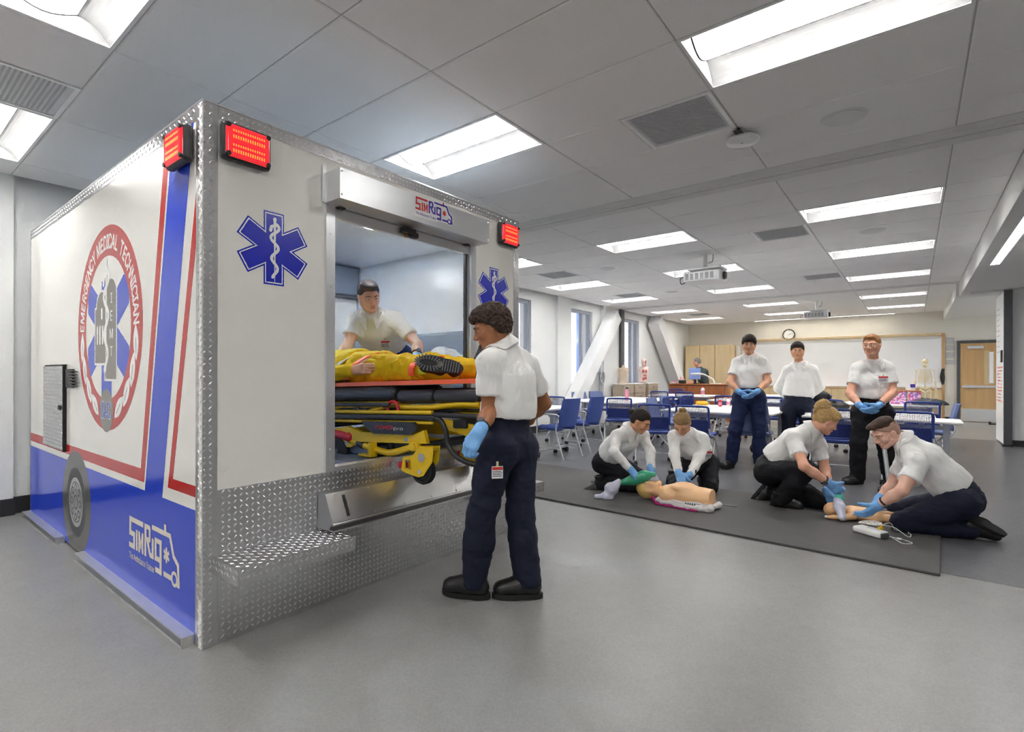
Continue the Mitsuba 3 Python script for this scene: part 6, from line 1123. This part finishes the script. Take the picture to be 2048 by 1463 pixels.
part(st, 'foot_plate', cat(lb(-.25, .0, -.18, .18, .27, .29), loc(onto(ext(Polygon([(-.27, .25), (-.05, .22), (.0, .17), (-.1, .15), (-.3, .2)]), .02), (0, -.20, 0), (1, 0, 0), (0, 0, 1)))), 'm_cot_yellow')
fm = thing('stretcher_mount', 'dark floor mount with a yellow hook on the trainer deck', 'mount')
part(fm, 'beam', rbox(-3.9, -2.72, 2.12, 2.36, .734, .80, .01), 'm_deck', smooth=40); part(fm, 'cover', rbox(-3.8, -2.74, 2.16, 2.32, .80, .83, .01), 'm_cot_black', smooth=40); part(fm, 'hook', cat(rbox(-2.73, -2.70, 2.08, 2.14, .735, .83, .006), rbox(-2.83, -2.70, 2.08, 2.14, .735, .75, .005)), 'm_cot_yellow', smooth=40)
bd = thing('spine_board', 'orange spine board on the stretcher under the patient', 'board')
bm = trimesh.creation.extrude_polygon(Polygon([(-1.95, -.17), (-1.8, -.23), (-.3, -.23), (.02, -.18), (.02, .18), (-.3, .23), (-1.8, .23), (-1.95, .17)]).buffer(.02), .028, engine='earcut')
part(bd, 'board', loc(onto(bm, (0, 0, .465), (1, 0, 0), (0, 1, 0))), 'm_board_orange')
def turn_fn(p, n, uv): return mi.Color3f(srgb(214, 172, 20)) * (.82 + .36 * mikit.fbm(p.x * 14, p.y * 14, p.z * 14, octaves=2))
mat('turnout', mikit.proc(turn_fn), 0.75, spec=.25); mat('reflective', srgb(196, 198, 190), 0.3, metal=.2); mat('strap_orange', srgb(238, 84, 44), 0.5); mat('lime', srgb(206, 220, 40), 0.5)
zb = .50; L3 = lambda v: (exs * v[0] + eys * v[1] + ezs * v[2])
JP = dict(pel=W_(-1.10, 0, zb + .085), chest=W_(-1.46, 0, zb + .10), neck=W_(-1.64, 0, zb + .10), head=W_(-1.79, 0, zb + .11), hf=L3((0, 0, 1)), hu=L3((-1, 0, 0)),
    shR=W_(-1.55, -.18, zb + .09), elR=W_(-1.27, -.275, zb + .05), wrR=W_(-1.02, -.245, zb + .075), hR=(L3((.95, .10, .08)), L3((0, .2, 1))), shL=W_(-1.55, .18, zb + .09), elL=W_(-1.3, .26, zb + .05), wrL=W_(-1.08, .14, zb + .14), hL=(L3((.9, -.3, .0)), L3((.2, 1, .1))),
    hipR=W_(-1.07, -.095, zb + .07), knR=W_(-.67, -.115, zb + .075), anR=W_(-.30, -.12, zb + .055), toR=np.array([-.78, -.60, .16]), hipL=W_(-1.07, .095, zb + .07), knL=W_(-.67, .125, zb + .08), anL=W_(-.27, .13, zb + .06), toL=L3((.0, .30, .95)))
pP, fP = person(JP, 'patient in yellow turnout gear and black boots lying on the stretcher', 'medium', 'brown', NEAT, shirt='turnout', long=True, trousers='turnout', gloves='', curl=(.25, .25), h=.010, hh=.006, seed=31, build=1.10, belt=False, collar=False)
mm = wrinkle(wrinkle(nets(field([cone(JP['pel'] - exs * .05, JP['pel'] + exs * .14, .115, .105, (eys, 1.7), k=.05), cone(JP['hipR'], JP['knR'], .100, .085, k=.04), cone(JP['hipL'], JP['knL'], .100, .085, k=.04), cone(JP['knR'], JP['anR'] - exs * .16, .085, .078, cap=(JP['anR'] - exs * .15, exs), k=.04), cone(JP['knL'], JP['anL'] - exs * .16, .085, .078, cap=(JP['anL'] - exs * .15, exs), k=.04)], .008, .04)), .045, 10, 8), .022, 24, 9)
mm.vertices = mm.vertices + np.outer(np.maximum(0, .497 - (mm.vertices - O_) @ ezs), ezs)
part(pP, 'overtrousers', mm, 'm_turnout', smooth=True, label='baggy yellow turnout trousers')
def band(x, r, wy, y=0.0, m_='m_strap_orange', w_=.022, tilt=0.0, z0=zb + .09, nm='strap', p_=None):
    a = np.linspace(-.25, math.pi + .25, 26); V, F = [], []
    for k_, th in enumerate(a):
        for s in (-1, 1):
            for rr in (0, .004): V.append(W_(x + s * w_ + tilt * math.sin(th), y - wy * (r + rr) * math.cos(th), z0 + (r + rr) * math.sin(th)))
    for k_ in range(len(a) - 1):
        A = 4 * k_; 
        for q, r_ in ((0, 1), (1, 3), (3, 2), (2, 0)): F += [[A + q, A + r_, A + 4 + r_], [A + q, A + 4 + r_, A + 4 + q]]
    mm_ = trimesh.Trimesh(V, F, process=False); mm_.fix_normals(); return mm_
s1 = thing('stretcher_strap', 'orange strap across the wrist and hips of the patient', 'strap'); part(s1, 'webbing', band(-1.06, .150, 1.75, tilt=.10, z0=zb + .05), 'm_strap_orange')
s1 = thing('stretcher_strap', 'orange strap across the lower legs of the patient', 'strap'); part(s1, 'webbing', band(-.52, .105, 2.2, z0=zb + .05), 'm_strap_orange')
part(pP, 'reflective_band', band(-1.24, .150, 1.6, w_=.02, tilt=.06, z0=zb + .05), 'm_reflective', label='silver reflective coat band'); part(pP, 'reflective_band', band(-.44, .093, 1.1, y=-.12, w_=.03, z0=zb + .055), 'm_lime')
part(pP, 'coat_patch', band(-1.44, .150, 1.6, w_=.03, tilt=.02, z0=zb + .05), 'm_reflective')
# tread blocks on the sole that faces the room
fR = unit(JP['toR']); uR = unit(unit(JP['knR'] - JP['anR']) - fR * (unit(JP['knR'] - JP['anR']) @ fR)); rR = np.cross(fR, uR)
tb = []
for k_ in range(22):
    a = k_ / 22 * 2 * math.pi; tb.append(moved(bx(-.016, .016, -.004, .004, 0, .007), (0, 0, 0), a)); tb[-1].apply_translation((.036 * math.cos(a), .125 + .072 * math.sin(a), 0))
for k_ in range(7): tb.append(bx(-.035, .035, -.065 + k_ * .016, -.057 + k_ * .016, 0, .007))
part(pP, 'boot_tread', onto(cat(*tb), JP['anR'] - uR * .1005, -rR, fR), 'm_dark_gray', kind='stuff'); part(pP, 'boot_tread_logo', onto(cyl((0, .048, 0), (0, .048, .003), .013, 20), JP['anR'] - uR * .1005, -rR, fR), 'm_yellow')
pl = thing('pillow', 'crumpled pale blue white sheet bundle on the trainer bench', 'bedding'); mat('sheet', srgb(226, 234, 244), 0.7)
mm = wrinkle(nets(field([ell((-3.15, 3.10, 1.30), np.eye(3), (.30, .18, .13)), ell((-3.0, 3.08, 1.34), np.eye(3), (.18, .16, .14)), ell((-3.42, 3.1, 1.27), np.eye(3), (.22, .16, .08))], .014, .06)), .07, 8, 4); mm.vertices[:, 2] = np.maximum(mm.vertices[:, 2], 1.202); part(pl, 'sheet', mm, 'm_sheet', smooth=True)

# ---------------------------------------------------------------- adult manikin and resuscitation bag
mat('manikin', srgb(234, 186, 138), 0.42); mat('manikin_hair', srgb(226, 190, 112), 0.45); mat('magenta', srgb(150, 24, 96), 0.6); mat('shirt_gray', srgb(206, 202, 200), 0.8); mat('bag_green', srgb(52, 150, 112), 0.25, spec=.6); mat('teal', srgb(90, 190, 170), 0.3)
scene['m_film'] = {'type': 'principledthin', 'base_color': rgb(srgb(226, 226, 240)), 'roughness': .25, 'spec_trans': .35, 'diff_trans': .8}
mat('film_edge', srgb(214, 214, 232), 0.25)
am = thing('cpr_manikin', 'blond adult torso manikin lying face up between the two kneeling women', 'manikin')
hc = np.array([-2.07, 5.03, .135]); hp, hsub, HR = head_prims(hc, np.array([.10, -.15, 1.0]), np.array([-1.0, -.12, .10]), 1.0)
ay = np.array([0, 1.0, 0]); tp = [cone(hc + np.array([.06, .0, -.03]), (-1.86, 5.04, .095), .055, .06, k=.03), cone((-1.86, 4.94, .10), (-1.86, 5.14, .10), .075, .075, k=.04), cone((-1.84, 5.04, .105), (-1.70, 5.05, .115), .085, .098, (ay, 1.55), k=.04), cone((-1.70, 5.05, .112), (-1.46, 5.06, .10), .098, .092, (ay, 1.5), cap=((-1.47, 5.06, .1), np.array([1.0, 0.05, 0])), k=.03), ell((-1.75, 4.98, .19), np.eye(3), (.08, .07, .03), .03), ell((-1.75, 5.11, .19), np.eye(3), (.08, .07, .03), .03)]
F_ = field(hp + tp, .007, .03, .02, [[(hc[i] - .14, hc[i] + .14, .0045) for i in range(3)]], hsub); F_ = clip(F_, (0, 0, .022), np.array([0, 0, -1.0])); part(am, 'body', nets(F_), 'm_manikin', smooth=True)
part(am, 'hair', hair_mesh(hc, HR, 1.0, dict(t=.006, amp=.004, freq=30, strand=(1, .2, .4)), .005), 'm_manikin_hair', smooth=True)
for sg in (-1, 1): part(am, 'eyebrow', tube(bez([hc + HR[0] * sg * .015 + HR[1] * .097 + HR[2] * .019, hc + HR[0] * sg * .034 + HR[1] * .096 + HR[2] * .026, hc + HR[0] * sg * .052 + HR[1] * .08 + HR[2] * .02], 5), .0028, 6), 'm_hair_darkblond', smooth=True)
def rag(pts, th, m_, par, nm, seed, amp=.018, fq=16, k_=.03):
    prs = [cone(a, b, th, th, k=k_) for a, b in pts]; mm_ = wrinkle(nets(field(prs, .008, k_)), amp, fq, seed, (1, 1, 1)); mm_.vertices[:, 2] = np.maximum(mm_.vertices[:, 2], .0195); part(par, nm, mm_, m_, smooth=True)
rag([((-1.92, 4.90, .05), (-1.62, 4.86, .035)), ((-1.62, 4.86, .035), (-1.44, 4.90, .04)), ((-1.90, 4.93, .07), (-1.50, 4.92, .06)), ((-1.46, 4.93, .05), (-1.42, 5.10, .05))], .026, 'm_shirt_gray', am, 'shirt', 41, .022)
rag([((-1.92, 5.16, .07), (-1.50, 5.17, .06)), ((-1.97, 5.08, .12), (-1.90, 5.16, .14))], .03, 'm_shirt_gray', am, 'shirt_flap', 42, .02)
rag([((-1.99, 4.93, .06), (-1.93, 4.88, .03)), ((-1.93, 4.88, .025), (-1.55, 4.835, .022))], .018, 'm_magenta', am, 'undershirt', 43, .01)
part(am, 'print', onto(cat(*[bx(.0 + .02 * q, .012 + .02 * q, -.03 + .01 * (q % 3), .02, 0, .001) for q in range(8)]), (-1.66, 4.872, .062), (1, .06, 0), (0, .6, .8)), 'm_dark_gray', kind='stuff')
solo('manikin_feedback_card', moved(bx(-.09, .09, -.04, .04, .0185, .022), (-1.40, 5.28, 0), .2), 'm_dark_gray', 'small dark card lying at the end of the adult manikin', 'card')
bv = thing('resuscitation_bag', 'green squeeze bag with clear reservoir held over the adult manikin', 'resuscitator')
part(bv, 'bulb', nets(field([cone((-2.21, 4.95, .205), (-2.11, 5.00, .245), .055, .064, k=.03), cone((-2.06, 5.02, .265), (-2.03, 5.03, .27), .032, .028, k=.03), cone((-2.26, 4.92, .19), (-2.30, 4.88, .18), .036, .026, k=.03)], .006)), 'm_bag_green', smooth=True); part(bv, 'valve', cyl((-2.03, 5.02, .285), (-2.03, 5.04, .25), .024, 16), 'm_teal', smooth=30); part(bv, 'face_mask', lathe([(.018, .06), (.028, .05), (.055, .012), (.058, 0), (.05, 0), (.024, .045)], 24, (-2.03, 5.045, .215)), 'm_film', smooth=True)
mm = wrinkle(nets(field([cone((-2.31, 4.85, .19), (-2.38, 4.82, .11), .028, .055, k=.03), cone((-2.38, 4.82, .11), (-2.40, 4.80, .05), .055, .05, k=.03), cone((-2.42, 4.78, .04), (-2.50, 4.74, .03), .035, .02, k=.03)], .007)), .03, 14, 6); mm.vertices[:, 2] = np.maximum(mm.vertices[:, 2], .0195); part(bv, 'reservoir_bag', mm, 'm_film_edge', smooth=True, label='crumpled clear plastic reservoir')

# ---------------------------------------------------------------- baby manikin, mask, defibrillator trainer
bb = thing('baby_manikin', 'small pale baby manikin lying between the crouching and the kneeling person', 'manikin')
bc = np.array([-.555, 5.435, .085]); hp, hsub, HR2 = head_prims(bc, np.array([.25, -.05, 1.0]), np.array([-1.0, -.25, .25]), .60)
V3 = lambda *p: np.array(p)
bl = [cone(V3(-.49, 5.45, .07), V3(-.44, 5.455, .07), .035, .04, k=.02), cone(V3(-.42, 5.46, .075), V3(-.25, 5.49, .07), .058, .055, (unit(V3(-.15, 1, 0)), 1.25), k=.03), cone(V3(-.41, 5.38, .075), V3(-.40, 5.54, .075), .038, .038, k=.02),
      cone(V3(-.405, 5.375, .06), V3(-.47, 5.345, .045), .028, .024), cone(V3(-.47, 5.345, .045), V3(-.545, 5.335, .04), .024, .019), ell(V3(-.57, 5.333, .035), np.eye(3), (.03, .018, .015)), cone(V3(-.40, 5.55, .06), V3(-.36, 5.62, .04), .028, .022), cone(V3(-.36, 5.62, .04), V3(-.42, 5.66, .04), .022, .017),
      cone(V3(-.25, 5.46, .06), V3(-.16, 5.47, .06), .040, .034), cone(V3(-.16, 5.47, .06), V3(-.06, 5.49, .05), .034, .026), cone(V3(-.05, 5.49, .045), V3(-.035, 5.49, .085), .02, .014), cone(V3(-.25, 5.53, .06), V3(-.17, 5.58, .065), .040, .034), cone(V3(-.17, 5.58, .065), V3(-.10, 5.68, .055), .034, .026), cone(V3(-.10, 5.69, .045), V3(-.08, 5.7, .085), .02, .014)]
bl = [(f, a, b, .015 if k_ is None else k_) for f, a, b, k_ in bl]
F_ = field(hp + bl, .0055, .015, .02, None, hsub); F_ = clip(F_, (0, 0, .020), V3(0, 0, -1.0)); part(bb, 'body', nets(F_), 'm_manikin', smooth=True); part(bb, 'hand_tip', blob([ell(V3(-.592, 5.333, .035), np.eye(3), (.018, .014, .012))], .004), 'm_paper', smooth=True)
mk = thing('baby_resuscitator', 'translucent resuscitator mask with teal valve held over the baby manikin', 'resuscitator')
part(mk, 'valve', lathe([(0, 0), (.032, 0), (.036, .02), (.03, .045), (0, .045)], 24, (-.51, 5.44, .175)), 'm_teal', smooth=30); mm = blob([cone(V3(-.52, 5.43, .17), V3(-.50, 5.36, .13), .034, .042, k=.02), cone(V3(-.50, 5.36, .13), V3(-.475, 5.30, .055), .042, .030, k=.02)], .005); part(mk, 'reservoir', mm, 'm_film_edge', smooth=True); part(mk, 'mask', lathe([(.012, .05), (.02, .045), (.036, .01), (.038, 0), (.032, 0), (.016, .04)], 24, (-.50, 5.44, .125)), 'm_film', smooth=True)
ae = thing('defibrillator_trainer', 'white defibrillator training box with yellow plug on the mat edge', 'defibrillator'); az = -.55
A_ = lambda m_: moved(m_, (-.265, 5.015, 0), az)
part(ae, 'case', A_(rbox(-.11, .11, -.055, .055, .0185, .068, .018, 12)), 'm_paper', smooth=40); part(ae, 'end_cap', A_(rbox(.095, .116, -.045, .045, .026, .060, .008)), 'm_dark_gray'); part(ae, 'display', A_(bx(-.03, .06, .0, .04, .068, .0695)), 'm_grille'); part(ae, 'plug', A_(cat(rbox(.03, .055, .03, .07, .06, .085, .006), cyl((.043, .06, .08), (.043, .06, .10), .008))), 'm_yellow')
wr = [A_(tube(bez(p, 8), .0032, 6)) for p in ([(.043, .06, .10), (.06, .14, .11), (.03, .24, .04), (.05, .33, .03), (.02, .37, .03)], [(.043, .06, .10), (.10, .12, .09), (.16, .18, .03), (.12, .28, .025), (.05, .33, .028)], [(.10, .05, .03), (.18, .09, .024), (.26, .07, .022), (.24, .0, .022), (.16, .04, .024), (.11, .06, .03)])]
part(ae, 'lead', cat(*wr), 'm_paper', smooth=True, kind='stuff'); part(ae, 'connector', A_(rbox(.15, .18, .06, .085, .02, .034, .004)), 'm_paper')
pd = thing('electrode_pad', 'white perforated electrode pad beside the baby manikin', 'pad'); part(pd, 'pad', onto(ext(affinity.rotate(affinity.scale(Point(0, 0).buffer(1, 24), .085, .048), 20), .004), (-.285, 5.375, .0215), (1, 0, 0), (0, .96, .28)), 'm_paper'); part(pd, 'dot', onto(cat(*[cyl((-.05 + .02 * q, .012 * (-1) ** q, .004), (-.05 + .02 * q, .012 * (-1) ** q, .005), .005, 8) for q in range(6)]), (-.285, 5.375, .0215), (1, 0, 0), (0, .96, .28)), 'm_dark_gray', kind='stuff')

# badges on the shirts
def chest_badge(p, Jn, rx, ux, off=.13, w=.08, h_=.09):
    J = JT[Jn]; root, f = p; ch = np.array(J['chest']); up = unit(np.array(J['neck']) - ch); fr = f['front']; lat = f['lat']
    p0 = ch - lat * rx + up * ux; q = f['shirt'] - p0; h_q = q @ fr; ok = np.linalg.norm(q - np.outer(h_q, fr), axis=1) < .045; off = h_q[ok].max() - .004
    id_badge(root, p0 + fr * off, -lat if np.cross(-lat, up) @ fr > 0 else lat, up, w, h_)
chest_badge(pM, 'M', .06, -.02, .135); chest_badge(pK1, 'K1', .08, .05, .12, .07, .08); chest_badge(pK2, 'K2', .07, .0, .125, .08, .09); chest_badge(pS3, 'S3', .06, .05, .135, .095, .075)
rA, fA = pA; kn, hp_ = np.array(JT['A']['knL']), np.array(JT['A']['hipL']); c_ = hp_ + .30 * (kn - hp_); nn = unit(-fwd + .2 * rgt); rr_ = unit(rgt + .1 * fwd); rr_ = unit(np.cross([0, 0, 1.0], nn)); id_badge(rA, c_ + nn * .125, rr_, [0, 0, 1.0], .062, .066)
